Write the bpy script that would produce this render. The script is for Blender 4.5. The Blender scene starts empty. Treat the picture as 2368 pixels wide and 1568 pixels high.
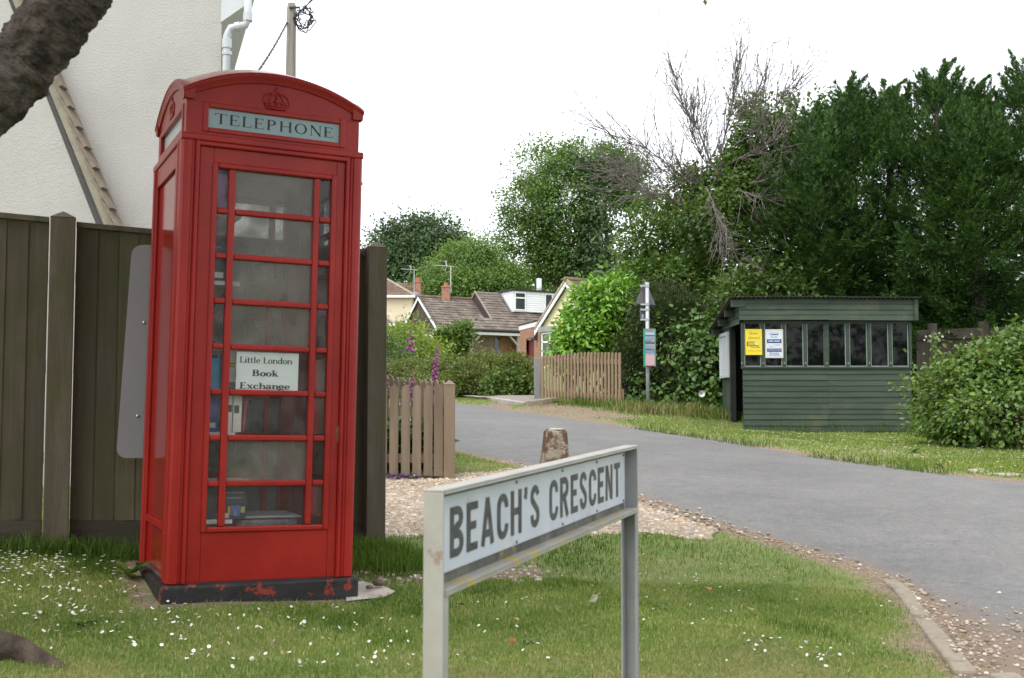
import bpy, math, random
import numpy as np
from mathutils import Matrix, Vector

# ------------------------------------------------------------------ camera, world, sun
scene = bpy.context.scene
C = scene.collection
R = math.radians
PITCH = R(3.5)
CAMZ = 0.93
FV = 2658.0            # focal length in units of a 2367 px wide view
cam_data = bpy.data.cameras.new("camera")
cam = bpy.data.objects.new("camera", cam_data)
C.objects.link(cam)
cam.location = (0, 0, CAMZ)
cam.rotation_euler = (R(90) + PITCH, 0, 0)
cam_data.sensor_width = 23.6
cam_data.lens = 26.5
cam_data.clip_start = 0.05
cam_data.clip_end = 2000
cam_data.dof.use_dof = True
cam_data.dof.focus_distance = 13.0
cam_data.dof.aperture_fstop = 5.0
scene.camera = cam

SUN_EL, SUN_AZ = R(58), R(-35)      # soft light from behind the camera and to the left
world = bpy.data.worlds.new("World")
scene.world = world
world.use_nodes = True
wn, wl = world.node_tree.nodes, world.node_tree.links
wn.clear()
sky = wn.new("ShaderNodeTexSky")
sky.sky_type = 'NISHITA'
sky.sun_disc = False
sky.sun_elevation = SUN_EL
sky.sun_rotation = R(215)
sky.dust_density = 4.0
bg_sky = wn.new("ShaderNodeBackground"); bg_sky.inputs[1].default_value = 0.05
bg_cloud = wn.new("ShaderNodeBackground"); bg_cloud.inputs[1].default_value = 0.92
# overcast layer: even pale cloud with a soft procedural mottling
tc = wn.new("ShaderNodeTexCoord")
nz = wn.new("ShaderNodeTexNoise"); nz.inputs["Scale"].default_value = 1.6; nz.inputs["Detail"].default_value = 4
rp = wn.new("ShaderNodeValToRGB")
rp.color_ramp.elements[0].position = 0.3; rp.color_ramp.elements[0].color = (0.95, 0.97, 1.0, 1)
rp.color_ramp.elements[1].position = 0.75; rp.color_ramp.elements[1].color = (1.06, 1.06, 1.06, 1)
wl.new(tc.outputs["Generated"], nz.inputs["Vector"])
wl.new(nz.outputs["Fac"], rp.inputs["Fac"])
wl.new(rp.outputs["Color"], bg_cloud.inputs[0])
wl.new(sky.outputs[0], bg_sky.inputs[0])
add = wn.new("ShaderNodeAddShader"); wo = wn.new("ShaderNodeOutputWorld")
wl.new(bg_sky.outputs[0], add.inputs[0]); wl.new(bg_cloud.outputs[0], add.inputs[1])
wl.new(add.outputs[0], wo.inputs[0])

sun_d = bpy.data.lights.new("sun", 'SUN')
sun_d.energy = 1.2
sun_d.angle = R(28)
sun_d.color = (1.0, 0.96, 0.9)
sun = bpy.data.objects.new("sun", sun_d)
C.objects.link(sun)
sun.location = (-10, -15, 30)
sun.rotation_euler = (R(90) - SUN_EL, 0, SUN_AZ)

scene.view_settings.view_transform = 'Standard'
scene.view_settings.look = 'None'
scene.view_settings.exposure = 0.75
scene.view_settings.gamma = 1.0
scene.view_settings.use_curve_mapping = False
scene.cycles.max_bounces = 8
scene.cycles.transparent_max_bounces = 24

# ------------------------------------------------------------------ helpers
def ray(px, py):
    u = (px - 1183.5) / FV; v = (py - 784.0) / FV
    return np.array([u, math.cos(PITCH) + v * math.sin(PITCH), math.sin(PITCH) - v * math.cos(PITCH)])

def P(px, py, Y):
    d = ray(px, py); s = Y / d[1]
    return np.array([0, 0, CAMZ]) + d * s

# --- terrain height: a smooth surface through surveyed ground points
_ctrl = [P(385, 1405, 5.28), P(826, 1392, 5.7), P(140, 1262, 6.4), P(862, 1272, 6.9),
         P(1480, 1155, 9.0), P(1285, 1105, 10.5), P(1040, 1112, 10.35), P(1055, 1050, 12.8), P(1445, 988, 17.2),
         P(1498, 951, 20.5), P(1252, 928, 23), P(1430, 946, 21), P(1716, 1000, 19.0), P(2108, 1007, 18.9),
         P(2185, 1094, 11.5), P(1912, 1058, 13.5), P(1678, 1020, 15.6), P(2367, 1112, 10.8), P(1250, 950, 22.5),
         P(1050, 928, 25.0), P(1150, 920, 27), P(2300, 1038, 15.0)]
_ctrl += [np.array(q, float) for q in [(-1.6, 4.2, .0), (0.3, 3.6, .0), (1.0, 4.6, .0), (2.14, 6.5, -.05), (1.75, 4.2, -.05), (0, 2, -.02), (2, 2, -.08),
          (0, -6, -.2), (8, -4, -.35), (-8, -4, -.1), (-7, 5, .1), (8, 4, -.25), (-7, 10, .3), (-8, 22, .9), (14, 12, .1), (14, 20, .55), (12, 30, 1.1),
          (3, 40, 1.95), (-8, 40, 1.9), (-12, 75, 4.0), (6, 60, 3.1), (16, 50, 2.2), (-2, 75, 4.0), (20, 80, 4.0), (-30, 60, 3.0), (40, 60, 3.0),
          (-40, 120, 5.2), (0, 120, 5.6), (40, 120, 5.2), (-60, 20, .8), (60, 20, .3), (-60, -30, -.5), (60, -30, -1.0)]]
_K = np.array(_ctrl)
def _phi(r2):
    return 0.5 * r2 * np.log(r2 + 1e-9)
_d2 = ((_K[:, None, :2] - _K[None, :, :2]) ** 2).sum(-1)
_n = len(_K)
_A = np.zeros((_n + 3, _n + 3)); _A[:_n, :_n] = _phi(_d2) + np.eye(_n) * 0.6
_A[:_n, _n] = 1; _A[:_n, _n + 1:] = _K[:, :2]; _A[_n:, :_n] = _A[:_n, _n:].T
_sol = np.linalg.solve(_A, np.concatenate([_K[:, 2], np.zeros(3)]))
def HH(x, y):
    x = np.clip(np.asarray(x, float), -70, 70); y = np.clip(np.asarray(y, float), -35, 125)
    shp = x.shape; xf, yf = x.ravel(), y.ravel(); out = np.empty(len(xf))
    for a in range(0, len(xf), 40000):
        q = np.stack([xf[a:a + 40000], yf[a:a + 40000]], 1)
        d2 = ((q[:, None, :] - _K[None, :, :2]) ** 2).sum(-1)
        out[a:a + 40000] = _phi(d2) @ _sol[:_n] + _sol[_n] + q @ _sol[_n + 1:]
    return out.reshape(shp)
def H(x, y):
    return float(HH(np.array([x]), np.array([y]))[0])
def GP(px, py):
    """ground point seen at a view position"""
    d = ray(px, py); o = np.array([0, 0, CAMZ]); s0 = 2.0; prev = None
    for s in np.concatenate([np.arange(2, 12, .1), np.arange(12, 60, .4)]):
        q = o + d * s
        if q[2] < H(q[0], q[1]):
            lo, hi = s0, s
            for _ in range(20):
                m = (lo + hi) / 2; q = o + d * m
                if q[2] < H(q[0], q[1]): hi = m
                else: lo = m
            q = o + d * hi
            return np.array([q[0], q[1], H(q[0], q[1])])
        s0 = s
    q = o + d * 40
    return q

ROOTM = {}
def tag(o, label=None, cat=None, group=None, kind=None):
    if label: o["label"] = label
    if cat: o["category"] = cat
    if group: o["group"] = group
    if kind: o["kind"] = kind
    return o
def thing(name, label, cat, loc=(0, 0, 0), group=None, mat=None):
    o = bpy.data.objects.new(name, None)
    o.empty_display_size = 0.2
    C.objects.link(o)
    m = mat if mat is not None else Matrix.Translation(Vector(loc))
    o.matrix_world = m
    ROOTM[o.name] = m.copy()
    return tag(o, label, cat, group)
def tri_quads(*a): return a

def np_obj(name, V, faces, mat, parent=None, smooth=False, local=False):
    """faces: list of int arrays (n,k)"""
    V = np.asarray(V, float).reshape(-1, 3)
    base = None
    if parent is not None:
        base = ROOTM[parent.name]
        if not local:
            Mi = np.array(base.inverted())
            V = V @ Mi[:3, :3].T + Mi[:3, 3]
    me = bpy.data.meshes.new(name)
    me.vertices.add(len(V)); me.vertices.foreach_set("co", V.astype(np.float32).ravel())
    faces = [np.asarray(f, np.int32) for f in faces if len(f)]
    idx = np.concatenate([f.ravel() for f in faces]) if faces else np.zeros(0, np.int32)
    tot = np.concatenate([np.full(len(f), f.shape[1], np.int32) for f in faces]) if faces else np.zeros(0, np.int32)
    st = np.concatenate([[0], np.cumsum(tot)[:-1]]).astype(np.int32) if len(tot) else tot
    me.loops.add(len(idx)); me.loops.foreach_set("vertex_index", idx)
    me.polygons.add(len(tot)); me.polygons.foreach_set("loop_start", st); me.polygons.foreach_set("loop_total", tot)
    me.polygons.foreach_set("use_smooth", np.full(len(tot), bool(smooth)))
    me.update(calc_edges=True); me.validate()
    if mat is not None: me.materials.append(mat)
    o = bpy.data.objects.new(name, me)
    C.objects.link(o)
    if parent is not None:
        o.parent = parent
        ROOTM[o.name] = base
    return o

class MB:
    def __init__(self): self.v = []; self.f = []
    def add(self, vs, fs):
        n = len(self.v); self.v += [tuple(map(float, q)) for q in vs]; self.f += [tuple(i + n for i in q) for q in fs]; return self
    def box(self, x0, x1, y0, y1, z0, z1):
        return self.add([(x0, y0, z0), (x1, y0, z0), (x1, y1, z0), (x0, y1, z0), (x0, y0, z1), (x1, y0, z1), (x1, y1, z1), (x0, y1, z1)],
                        [(0, 3, 2, 1), (4, 5, 6, 7), (0, 1, 5, 4), (1, 2, 6, 5), (2, 3, 7, 6), (3, 0, 4, 7)])
    def obox(self, o, a, b, c):
        """box from a corner and three edge vectors"""
        o, a, b, c = map(lambda q: np.array(q, float), (o, a, b, c))
        if np.dot(np.cross(a, b), c) < 0: a, b = b, a
        return self.add([o, o + a, o + a + b, o + b, o + c, o + a + c, o + a + b + c, o + b + c],
                        [(0, 3, 2, 1), (4, 5, 6, 7), (0, 1, 5, 4), (1, 2, 6, 5), (2, 3, 7, 6), (3, 0, 4, 7)])
    def prism(self, poly, ext):
        poly = [np.array(q, float) for q in poly]; ext = np.array(ext, float); n = len(poly)
        nn = np.zeros(3)
        for i in range(n): nn += np.cross(poly[i], poly[(i + 1) % n])
        if np.dot(nn, ext) > 0: poly = poly[::-1]
        return self.add(poly + [q + ext for q in poly], [tuple(range(n)), tuple(range(2 * n - 1, n - 1, -1))] +
                        [(i, i + n, (i + 1) % n + n, (i + 1) % n) for i in range(n)])
    def tube(self, pts, rad, k=8, cap=True):
        pts = [np.array(q, float) for q in pts]; n = len(pts)
        if not hasattr(rad, '__len__'): rad = [rad] * n
        ref = None; vs = []; fs = []
        for i in range(n):
            t = pts[min(i + 1, n - 1)] - pts[max(i - 1, 0)]; t = t / (np.linalg.norm(t) + 1e-9)
            if ref is None:
                ref = np.array([1, 0, 0]) if abs(t[0]) < .8 else np.array([0, 1, 0])
            a = ref - t * np.dot(ref, t); a /= np.linalg.norm(a) + 1e-9; ref = a; b = np.cross(t, a)
            for j in range(k):
                an = 2 * math.pi * j / k
                vs.append(pts[i] + rad[i] * (math.cos(an) * a + math.sin(an) * b))
        for i in range(n - 1):
            for j in range(k):
                fs.append((i * k + j, i * k + (j + 1) % k, (i + 1) * k + (j + 1) % k, (i + 1) * k + j))
        if cap: fs += [tuple(range(k - 1, -1, -1)), tuple(range((n - 1) * k, n * k))]
        return self.add(vs, fs)
    def ball(self, c, r, nu=10, nv=6):
        r = r if hasattr(r, '__len__') else (r, r, r)
        vs = [(c[0], c[1], c[2] - r[2])]
        for i in range(1, nv):
            ph = -math.pi / 2 + math.pi * i / nv
            for j in range(nu):
                th = 2 * math.pi * j / nu
                vs.append((c[0] + r[0] * math.cos(ph) * math.cos(th), c[1] + r[1] * math.cos(ph) * math.sin(th), c[2] + r[2] * math.sin(ph)))
        vs.append((c[0], c[1], c[2] + r[2])); L = len(vs) - 1; fs = []
        for j in range(nu): fs.append((0, 1 + (j + 1) % nu, 1 + j)); fs.append((L, L - nu + j, L - nu + (j + 1) % nu))
        for i in range(nv - 2):
            for j in range(nu):
                a = 1 + i * nu
                fs.append((a + j, a + (j + 1) % nu, a + nu + (j + 1) % nu, a + nu + j))
        return self.add(vs, fs)
    def quad(self, *q): return self.add(q, [tuple(range(len(q)))])
    def xf(self, M):
        M = np.array(M); v = np.array(self.v); self.v = [tuple(q) for q in v @ M[:3, :3].T + M[:3, 3]]; return self
    def build(self, name, mat, parent=None, local=False, smooth=False, bevel=0, seg=2, kind=None):
        by = {}
        for f in self.f: by.setdefault(len(f), []).append(f)
        o = np_obj(name, np.array(self.v), [np.array(q) for q in by.values()], mat, parent, smooth, local)
        if bevel:
            m = o.modifiers.new("bevel", 'BEVEL'); m.width = bevel; m.segments = seg; m.limit_method = 'ANGLE'; m.angle_limit = R(40)
        if kind: o["kind"] = kind
        return o

# ------------------------------------------------------------------ materials
def _nt(name):
    m = bpy.data.materials.new(name); m.use_nodes = True
    nt = m.node_tree; nt.nodes.clear()
    out = nt.nodes.new("ShaderNodeOutputMaterial"); b = nt.nodes.new("ShaderNodeBsdfPrincipled")
    nt.links.new(b.outputs[0], out.inputs[0])
    return m, nt, b, out
def rgba(c): return (c[0], c[1], c[2], 1)
def _noise(nt, scale, detail=5, rough=.6, stretch=(1, 1, 1), co="Object", dist=0):
    t = nt.nodes.new("ShaderNodeTexCoord"); mp = nt.nodes.new("ShaderNodeMapping"); mp.inputs["Scale"].default_value = stretch
    n = nt.nodes.new("ShaderNodeTexNoise"); n.inputs["Scale"].default_value = scale; n.inputs["Detail"].default_value = detail; n.inputs["Roughness"].default_value = rough
    n.inputs["Distortion"].default_value = dist
    nt.links.new(t.outputs[co], mp.inputs[0]); nt.links.new(mp.outputs[0], n.inputs["Vector"])
    return n
def _ramp(nt, fac, stops):
    r = nt.nodes.new("ShaderNodeValToRGB"); el = r.color_ramp.elements
    while len(el) < len(stops): el.new(.5)
    for e, (p, c) in zip(el, stops): e.position = p; e.color = rgba(c)
    nt.links.new(fac, r.inputs[0]); return r
def _mix(nt, fac, a, b, blend='MIX'):
    m = nt.nodes.new("ShaderNodeMix"); m.data_type = 'RGBA'; m.blend_type = blend
    for s, q in ((m.inputs[0], fac), (m.inputs[6], a), (m.inputs[7], b)):
        if hasattr(q, 'links'): nt.links.new(q, s)
        elif hasattr(q, '__len__'): s.default_value = rgba(q)
        else: s.default_value = q
    return m.outputs[2]
def _bump(nt, b, hgt, strength, dist=.01):
    bp = nt.nodes.new("ShaderNodeBump"); bp.inputs["Strength"].default_value = strength; bp.inputs["Distance"].default_value = dist
    nt.links.new(hgt, bp.inputs["Height"]); nt.links.new(bp.outputs[0], b.inputs["Normal"]); return bp

def M(name, c1, c2=None, scale=4, rough=.7, bump=0, bscale=60, bdist=.01, stretch=(1, 1, 1), metal=0, spec=.4, lo=.35, hi=.7, c3=None, s3=1.2, f3=(.5, .62), detail=6, coat=0, island=0):
    m, nt, b, out = _nt(name)
    b.inputs["Roughness"].default_value = rough; b.inputs["Metallic"].default_value = metal; b.inputs["Specular IOR Level"].default_value = spec
    if coat: b.inputs["Coat Weight"].default_value = coat; b.inputs["Coat Roughness"].default_value = .12
    col = None
    if c2 is not None:
        n = _noise(nt, scale, detail, .65, stretch)
        col = _ramp(nt, n.outputs["Fac"], [(lo, c1), (hi, c2)]).outputs[0]
    if c3 is not None:
        n3 = _noise(nt, s3, 8, .7, (1, 1, 1))
        fr = _ramp(nt, n3.outputs["Fac"], [(f3[0], (0, 0, 0)), (f3[1], (1, 1, 1))])
        col = _mix(nt, fr.outputs[0], col if col is not None else c1, c3)
    if island:
        g = nt.nodes.new("ShaderNodeNewGeometry")
        r = _ramp(nt, g.outputs["Random Per Island"], [(0, (1 - island,) * 3), (1, (1 + island,) * 3)])
        col = _mix(nt, 1.0, col if col is not None else c1, r.outputs[0], 'MULTIPLY')
    if col is not None: nt.links.new(col, b.inputs["Base Color"])
    else: b.inputs["Base Color"].default_value = rgba(c1)
    if bump:
        n = _noise(nt, bscale, 8, .65, stretch); _bump(nt, b, n.outputs["Fac"], bump, bdist)
    return m

def leaf_mat(name, c1, c2, c3=None, rough=.45, trans=.3, spec=.4, f3=.93, big=.8, c4=None):
    """foliage: colour varies leaf by leaf and branch by branch; thin leaves let light through"""
    m, nt, b, out = _nt(name)
    g = nt.nodes.new("ShaderNodeNewGeometry")
    stops = [(0, c1), (.85, c2)]
    if c3 is not None: stops += [(f3, c2), (min(f3 + .03, 1), c3)]
    r = _ramp(nt, g.outputs["Random Per Island"], stops)
    col = r.outputs[0]
    n = _noise(nt, big, 3)
    v = _ramp(nt, n.outputs["Fac"], [(.3, (.72, .78, .7)), (.7, c4 or (1.25, 1.18, 1.1))])
    col = _mix(nt, 1.0, col, v.outputs[0], 'MULTIPLY')
    nt.links.new(col, b.inputs["Base Color"])
    b.inputs["Roughness"].default_value = rough; b.inputs["Specular IOR Level"].default_value = spec
    t = nt.nodes.new("ShaderNodeBsdfTranslucent"); mx = nt.nodes.new("ShaderNodeMixShader"); mx.inputs[0].default_value = trans
    c2_ = _mix(nt, 1.0, col, (1.3, 1.25, .6), 'MULTIPLY'); nt.links.new(c2_, t.inputs[0])
    nt.links.new(b.outputs[0], mx.inputs[1]); nt.links.new(t.outputs[0], mx.inputs[2]); nt.links.new(mx.outputs[0], out.inputs[0])
    return m

def glass_mat(name, tint=(.85, .9, .88), dirt=.12, dirtcol=(.32, .31, .28), gloss=.9, dscale=9, rough=.04):
    m, nt, b, out = _nt(name); nt.nodes.remove(b)
    tr = nt.nodes.new("ShaderNodeBsdfTransparent"); tr.inputs[0].default_value = rgba(tint)
    gl = nt.nodes.new("ShaderNodeBsdfGlossy"); gl.inputs["Roughness"].default_value = rough
    df = nt.nodes.new("ShaderNodeBsdfDiffuse"); df.inputs[0].default_value = rgba(dirtcol)
    n = _noise(nt, dscale, 6, .7)
    fr = _ramp(nt, n.outputs["Fac"], [(.3, (dirt * .4,) * 3), (.75, (min(1, dirt * 1.7),) * 3)])
    m1 = nt.nodes.new("ShaderNodeMixShader"); nt.links.new(fr.outputs[0], m1.inputs[0]); nt.links.new(tr.outputs[0], m1.inputs[1]); nt.links.new(df.outputs[0], m1.inputs[2])
    lw = nt.nodes.new("ShaderNodeFresnel"); lw.inputs[0].default_value = 1.5
    mu = nt.nodes.new("ShaderNodeMath"); mu.operation = 'MULTIPLY'; mu.inputs[1].default_value = gloss; nt.links.new(lw.outputs[0], mu.inputs[0])
    m2 = nt.nodes.new("ShaderNodeMixShader"); nt.links.new(mu.outputs[0], m2.inputs[0]); nt.links.new(m1.outputs[0], m2.inputs[1]); nt.links.new(gl.outputs[0], m2.inputs[2])
    nt.links.new(m2.outputs[0], out.inputs[0]); return m

def brick_mat(name, c1, c2, mortar, scale=1):
    m, nt, b, out = _nt(name)
    t = nt.nodes.new("ShaderNodeTexCoord"); mp = nt.nodes.new("ShaderNodeMapping")
    mp.inputs["Rotation"].default_value = (R(90), 0, 0)
    sx = nt.nodes.new("ShaderNodeSeparateXYZ"); cx = nt.nodes.new("ShaderNodeCombineXYZ"); ad = nt.nodes.new("ShaderNodeMath"); ad.operation = 'ADD'
    nt.links.new(t.outputs["Object"], sx.inputs[0]); nt.links.new(sx.outputs[0], ad.inputs[0]); nt.links.new(sx.outputs[1], ad.inputs[1])
    nt.links.new(ad.outputs[0], cx.inputs[0]); nt.links.new(sx.outputs[2], cx.inputs[1])
    br = nt.nodes.new("ShaderNodeTexBrick"); br.inputs["Color1"].default_value = rgba(c1); br.inputs["Color2"].default_value = rgba(c2); br.inputs["Mortar"].default_value = rgba(mortar)
    br.inputs["Scale"].default_value = 1; br.inputs["Brick Width"].default_value = .225 * scale; br.inputs["Row Height"].default_value = .075 * scale; br.inputs["Mortar Size"].default_value = .008 * scale
    nt.links.new(cx.outputs[0], br.inputs["Vector"])
    n = _noise(nt, 3, 6); v = _ramp(nt, n.outputs["Fac"], [(.3, (.75,) * 3), (.7, (1.15,) * 3)])
    nt.links.new(_mix(nt, 1., br.outputs[0], v.outputs[0], 'MULTIPLY'), b.inputs["Base Color"])
    b.inputs["Roughness"].default_value = .85
    return m

# ------------------------------------------------------------------ foliage tools
def unit(a): return a / (np.linalg.norm(a, axis=-1, keepdims=True) + 1e-9)
def leaf_quads(pos, axis, nrm, L, Wd, fold=.12):
    n = len(pos); axis = unit(axis); side = unit(np.cross(axis, nrm)); nn = np.cross(side, axis)
    L = np.broadcast_to(L, (n,))[:, None]; Wd = np.broadcast_to(Wd, (n,))[:, None]
    a = pos; c = pos + axis * L; m = pos + axis * L * .45
    b = m + side * Wd * .5 + nn * Wd * fold; d = m - side * Wd * .5 + nn * Wd * fold
    V = np.stack([a, b, c, d], 1).reshape(-1, 3)
    F = np.arange(4 * n).reshape(n, 4)
    return V, F
def leaf_six(pos, axis, nrm, L, Wd, fold=.15, curl=.15):
    """longer leaf: two folded quads either side of a midrib"""
    n = len(pos); axis = unit(axis); side = unit(np.cross(axis, nrm)); nn = np.cross(side, axis)
    L = np.broadcast_to(L, (n,))[:, None]; Wd = np.broadcast_to(Wd, (n,))[:, None]
    base = pos; tip = pos + axis * L - nn * L * curl; m1 = pos + axis * L * .3 ; m2 = pos + axis * L * .68 - nn * L * curl * .35
    up = nn * Wd * fold
    V = np.stack([base, m1 + side * Wd * .46 + up, m2 + side * Wd * .4 + up, tip, m2 - side * Wd * .4 + up, m1 - side * Wd * .46 + up, m1, m2], 1).reshape(-1, 3)
    o = 8 * np.arange(n)[:, None]
    Q = np.concatenate([o + np.array([[6, 1, 2, 7]]), o + np.array([[5, 6, 7, 4]])])
    T = np.concatenate([o + np.array([[0, 1, 6]]), o + np.array([[0, 6, 5]]), o + np.array([[7, 2, 3]]), o + np.array([[4, 7, 3]])])
    return V, Q, T
def rdir(rng, n):
    v = rng.normal(size=(n, 3)); return unit(v)
def clump_pts(rng, ells, nclump, nleaf, cr, shell=.7, flat=.7, up=0.0):
    """clump centres on and inside ellipsoids, leaves scattered round each; returns positions and outward directions"""
    vol = np.array([e[1][0] * e[1][1] + e[1][1] * e[1][2] + e[1][0] * e[1][2] for e in ells]); pr = vol / vol.sum()
    k = rng.choice(len(ells), nclump, p=pr)
    c = np.array([e[0] for e in ells])[k]; r = np.array([e[1] for e in ells])[k]
    d = rdir(rng, nclump); d[:, 2] = np.where(rng.random(nclump) < up, np.abs(d[:, 2]), d[:, 2])
    rad = shell + (1.03 - shell) * rng.random(nclump) ** .6
    cc = c + d * r * rad[:, None]
    cs = cr * (.6 + .8 * rng.random(nclump))
    j = np.repeat(np.arange(nclump), nleaf)
    off = rng.normal(size=(len(j), 3)) * np.array([1, 1, flat]) * cs[j][:, None]
    return cc[j] + off, unit(d[j] + off / cr * .5), cc, d
def foliage(name, rng, ells, nclump, nleaf, cr, L, W, mat, parent, shell=.7, droop=.2, flat=.7, jit=.9, up=0., six=False, keep=None):
    pos, outd, cc, d = clump_pts(rng, ells, nclump, nleaf, cr, shell, flat, up)
    if keep is not None:
        k = keep(pos); pos, outd = pos[k], outd[k]
    n = len(pos)
    axis = outd + rdir(rng, n) * jit + np.array([0, 0, -droop])
    nrm = outd * .6 + np.array([0, 0, .8]) + rdir(rng, n) * .6
    s = .65 + .7 * rng.random(n)
    if six:
        V, Q, T = leaf_six(pos, axis, nrm, L * s, W * s); return np_obj(name, V, [Q, T], mat, parent)
    V, F = leaf_quads(pos, axis, nrm, L * s, W * s)
    return np_obj(name, V, [F], mat, parent)

def limb(rng, mb, a, b, r0, r1, n=6, wob=.06, k=6):
    a, b = np.array(a, float), np.array(b, float); L = np.linalg.norm(b - a); pts = []; rr = []
    for i in range(n + 1):
        t = i / n; q = a + (b - a) * t
        if 0 < i < n: q = q + rng.normal(size=3) * wob * L
        pts.append(q); rr.append(r0 + (r1 - r0) * t)
    mb.tube(pts, rr, k); return pts
def twigs(rng, mb, pts, r, L, depth, spread=.9, n=3, upb=.15, k=4):
    for i in range(len(pts) - 1):
        for _ in range(n):
            t = rng.random(); a = pts[i] + (pts[i + 1] - pts[i]) * t
            d = pts[i + 1] - pts[i]; d = d / (np.linalg.norm(d) + 1e-9)
            d = d * .7 + rng.normal(size=3) * spread * .6 + np.array([0, 0, upb]); d /= np.linalg.norm(d)
            ln = L * (.5 + rng.random())
            m1 = a + d * ln * .5 + rng.normal(size=3) * ln * .07
            e = a + d * ln + rng.normal(size=3) * ln * .13 + np.array([0, 0, upb * ln * .3])
            q = [a, m1, e]
            mb.tube(q, [r, r * .7, r * .35], k, cap=False)
            if depth > 0: twigs(rng, mb, q, r * .55, L * .55, depth - 1, spread, max(1, n - 1) if depth > 1 else n, upb, 3)

# ------------------------------------------------------------------ setting: ground, road, gravel, pavement
RNG = np.random.default_rng(7)
def resample(pts, n):
    pts = np.array(pts, float)[:, :2]
    # smooth by Catmull-Rom then resample by arc length
    out = []
    for i in range(len(pts) - 1):
        p0 = pts[max(i - 1, 0)]; p1 = pts[i]; p2 = pts[i + 1]; p3 = pts[min(i + 2, len(pts) - 1)]
        for t in np.linspace(0, 1, 12, endpoint=False):
            out.append(.5 * ((2 * p1) + (-p0 + p2) * t + (2 * p0 - 5 * p1 + 4 * p2 - p3) * t * t + (-p0 + 3 * p1 - 3 * p2 + p3) * t ** 3))
    out.append(pts[-1]); out = np.array(out)
    s = np.concatenate([[0], np.cumsum(np.linalg.norm(np.diff(out, axis=0), axis=1))])
    q = np.linspace(0, s[-1], n)
    return np.stack([np.interp(q, s, out[:, 0]), np.interp(q, s, out[:, 1])], 1)

near_px = [(2240, 1568), (2165, 1450), (2060, 1347), (1900, 1288), (1650, 1214), (1480, 1156), (1300, 1100), (1190, 1076), (1055, 1046)]
far_px = [(2367, 1113), (2185, 1094), (1912, 1058), (1678, 1020), (1445, 986), (1290, 962), (1180, 946), (1052, 932)]
near_c = [(1.9, -8, 0), (1.72, 1, 0), (1.62, 3.2, 0)] + [GP(*q) for q in near_px] + [(-2.2, 15.2, 0), (-5.5, 19, 0), (-11, 23, 0), (-20, 28, 0)]
far_c = [(22, -8, 0), (13, 3.5, 0), (7.6, 9.0, 0)] + [GP(*q) for q in far_px] + [(-3.2, 28.5, 0), (-8, 32, 0), (-13, 35.5, 0), (-22, 41, 0)]
NP = 150
near_l = resample(near_c, NP); far_l = resample(far_c, NP)
# a little raggedness where the tarmac crumbles into the verge
_w = np.cumsum(RNG.normal(size=NP)) * .012; _w -= np.linspace(_w[0], _w[-1], NP)
ROADPOLY = np.concatenate([near_l, far_l[::-1]])
def inpoly(x, y, poly):
    x = np.asarray(x); y = np.asarray(y); ins = np.zeros(x.shape, bool); n = len(poly); j = n - 1
    for i in range(n):
        xi, yi = poly[i]; xj, yj = poly[j]
        c = ((yi > y) != (yj > y)) & (x < (xj - xi) * (y - yi) / (yj - yi + 1e-12) + xi)
        ins ^= c; j = i
    return ins
def dist_line(x, y, line):
    x = np.asarray(x, float).ravel(); y = np.asarray(y, float).ravel(); best = np.full(len(x), 1e9)
    for i in range(len(line) - 1):
        a, b = line[i], line[i + 1]; d = b - a; L = d @ d + 1e-12
        t = np.clip(((x - a[0]) * d[0] + (y - a[1]) * d[1]) / L, 0, 1)
        best = np.minimum(best, (x - a[0] - t * d[0]) ** 2 + (y - a[1] - t * d[1]) ** 2)
    return np.sqrt(best)

gravel_px = [(884, 1112), (960, 1108), (1055, 1104), (1190, 1092), (1300, 1106), (1400, 1132), (1490, 1160), (1590, 1195), (1660, 1222), (1640, 1250), (1480, 1232), (1340, 1240), (1180, 1240), (1000, 1238), (884, 1245)]
GRAVEL = np.array([GP(*q)[:2] for q in gravel_px])
GRAVEL = np.concatenate([[[-2.2, 8.2], [-2.2, 10.2]], GRAVEL[:], [[-2.2, 7.2]]])
SLAB = np.array([GP(*q)[:2] for q in [(800, 1352), (838, 1348), (885, 1360), (915, 1374), (890, 1386), (800, 1394)]])
KQ = [np.array(q) for q in [(-1.66, 5.26), (-.74, 5.70), (-1.13, 6.60), (-2.05, 6.16)]]

def fbm(x, y, s, seed):
    r = np.random.default_rng(seed); out = np.zeros_like(x); a = 1.
    for o in range(4):
        for _ in range(5):
            k = r.normal(size=2) * s * 2 ** o; ph = r.random() * 6.28
            out += a * np.sin(k[0] * x + k[1] * y + ph)
        a *= .55
    return out / 5

def gaxis(lo, hi, dl, dh, step):
    a = list(np.arange(dl, dh + 1e-6, step)); s = step; v = dh
    while v < hi: s = min(s * 1.22, 14); v += s; a.append(v)
    s = step; v = dl
    while v > lo: s = min(s * 1.22, 14); v -= s; a.insert(0, v)
    return np.array(a)
gx = gaxis(-500, 500, -3.2, 6.4, .085); gy = gaxis(-60, 700, 2.2, 15.5, .085)
GX, GY = np.meshgrid(gx, gy); gz = HH(GX, GY)
inr = inpoly(GX, GY, ROADPOLY).ravel()
dn = np.minimum(dist_line(GX, GY, near_l), dist_line(GX, GY, far_l)); sd = np.where(inr, -dn, dn)
bumpy = fbm(GX, GY, 2.2, 3) * .012 + fbm(GX, GY, 9, 4) * .005
nearby = ((np.abs(GX) < 12) & (GY > -2) & (GY < 30))
rise = np.clip((sd + .16) / .4, 0, 1).reshape(GX.shape)
gz = gz + bumpy * rise * nearby - .07 * np.clip((-sd - .11) / .15, 0, 1).reshape(GX.shape) + .007 * nearby + .03 * (GY > 10) * np.clip(sd / .35, 0, 1).reshape(GX.shape) * nearby
ing = inpoly(GX, GY, GRAVEL)
gz = gz - .03 * ing
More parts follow.
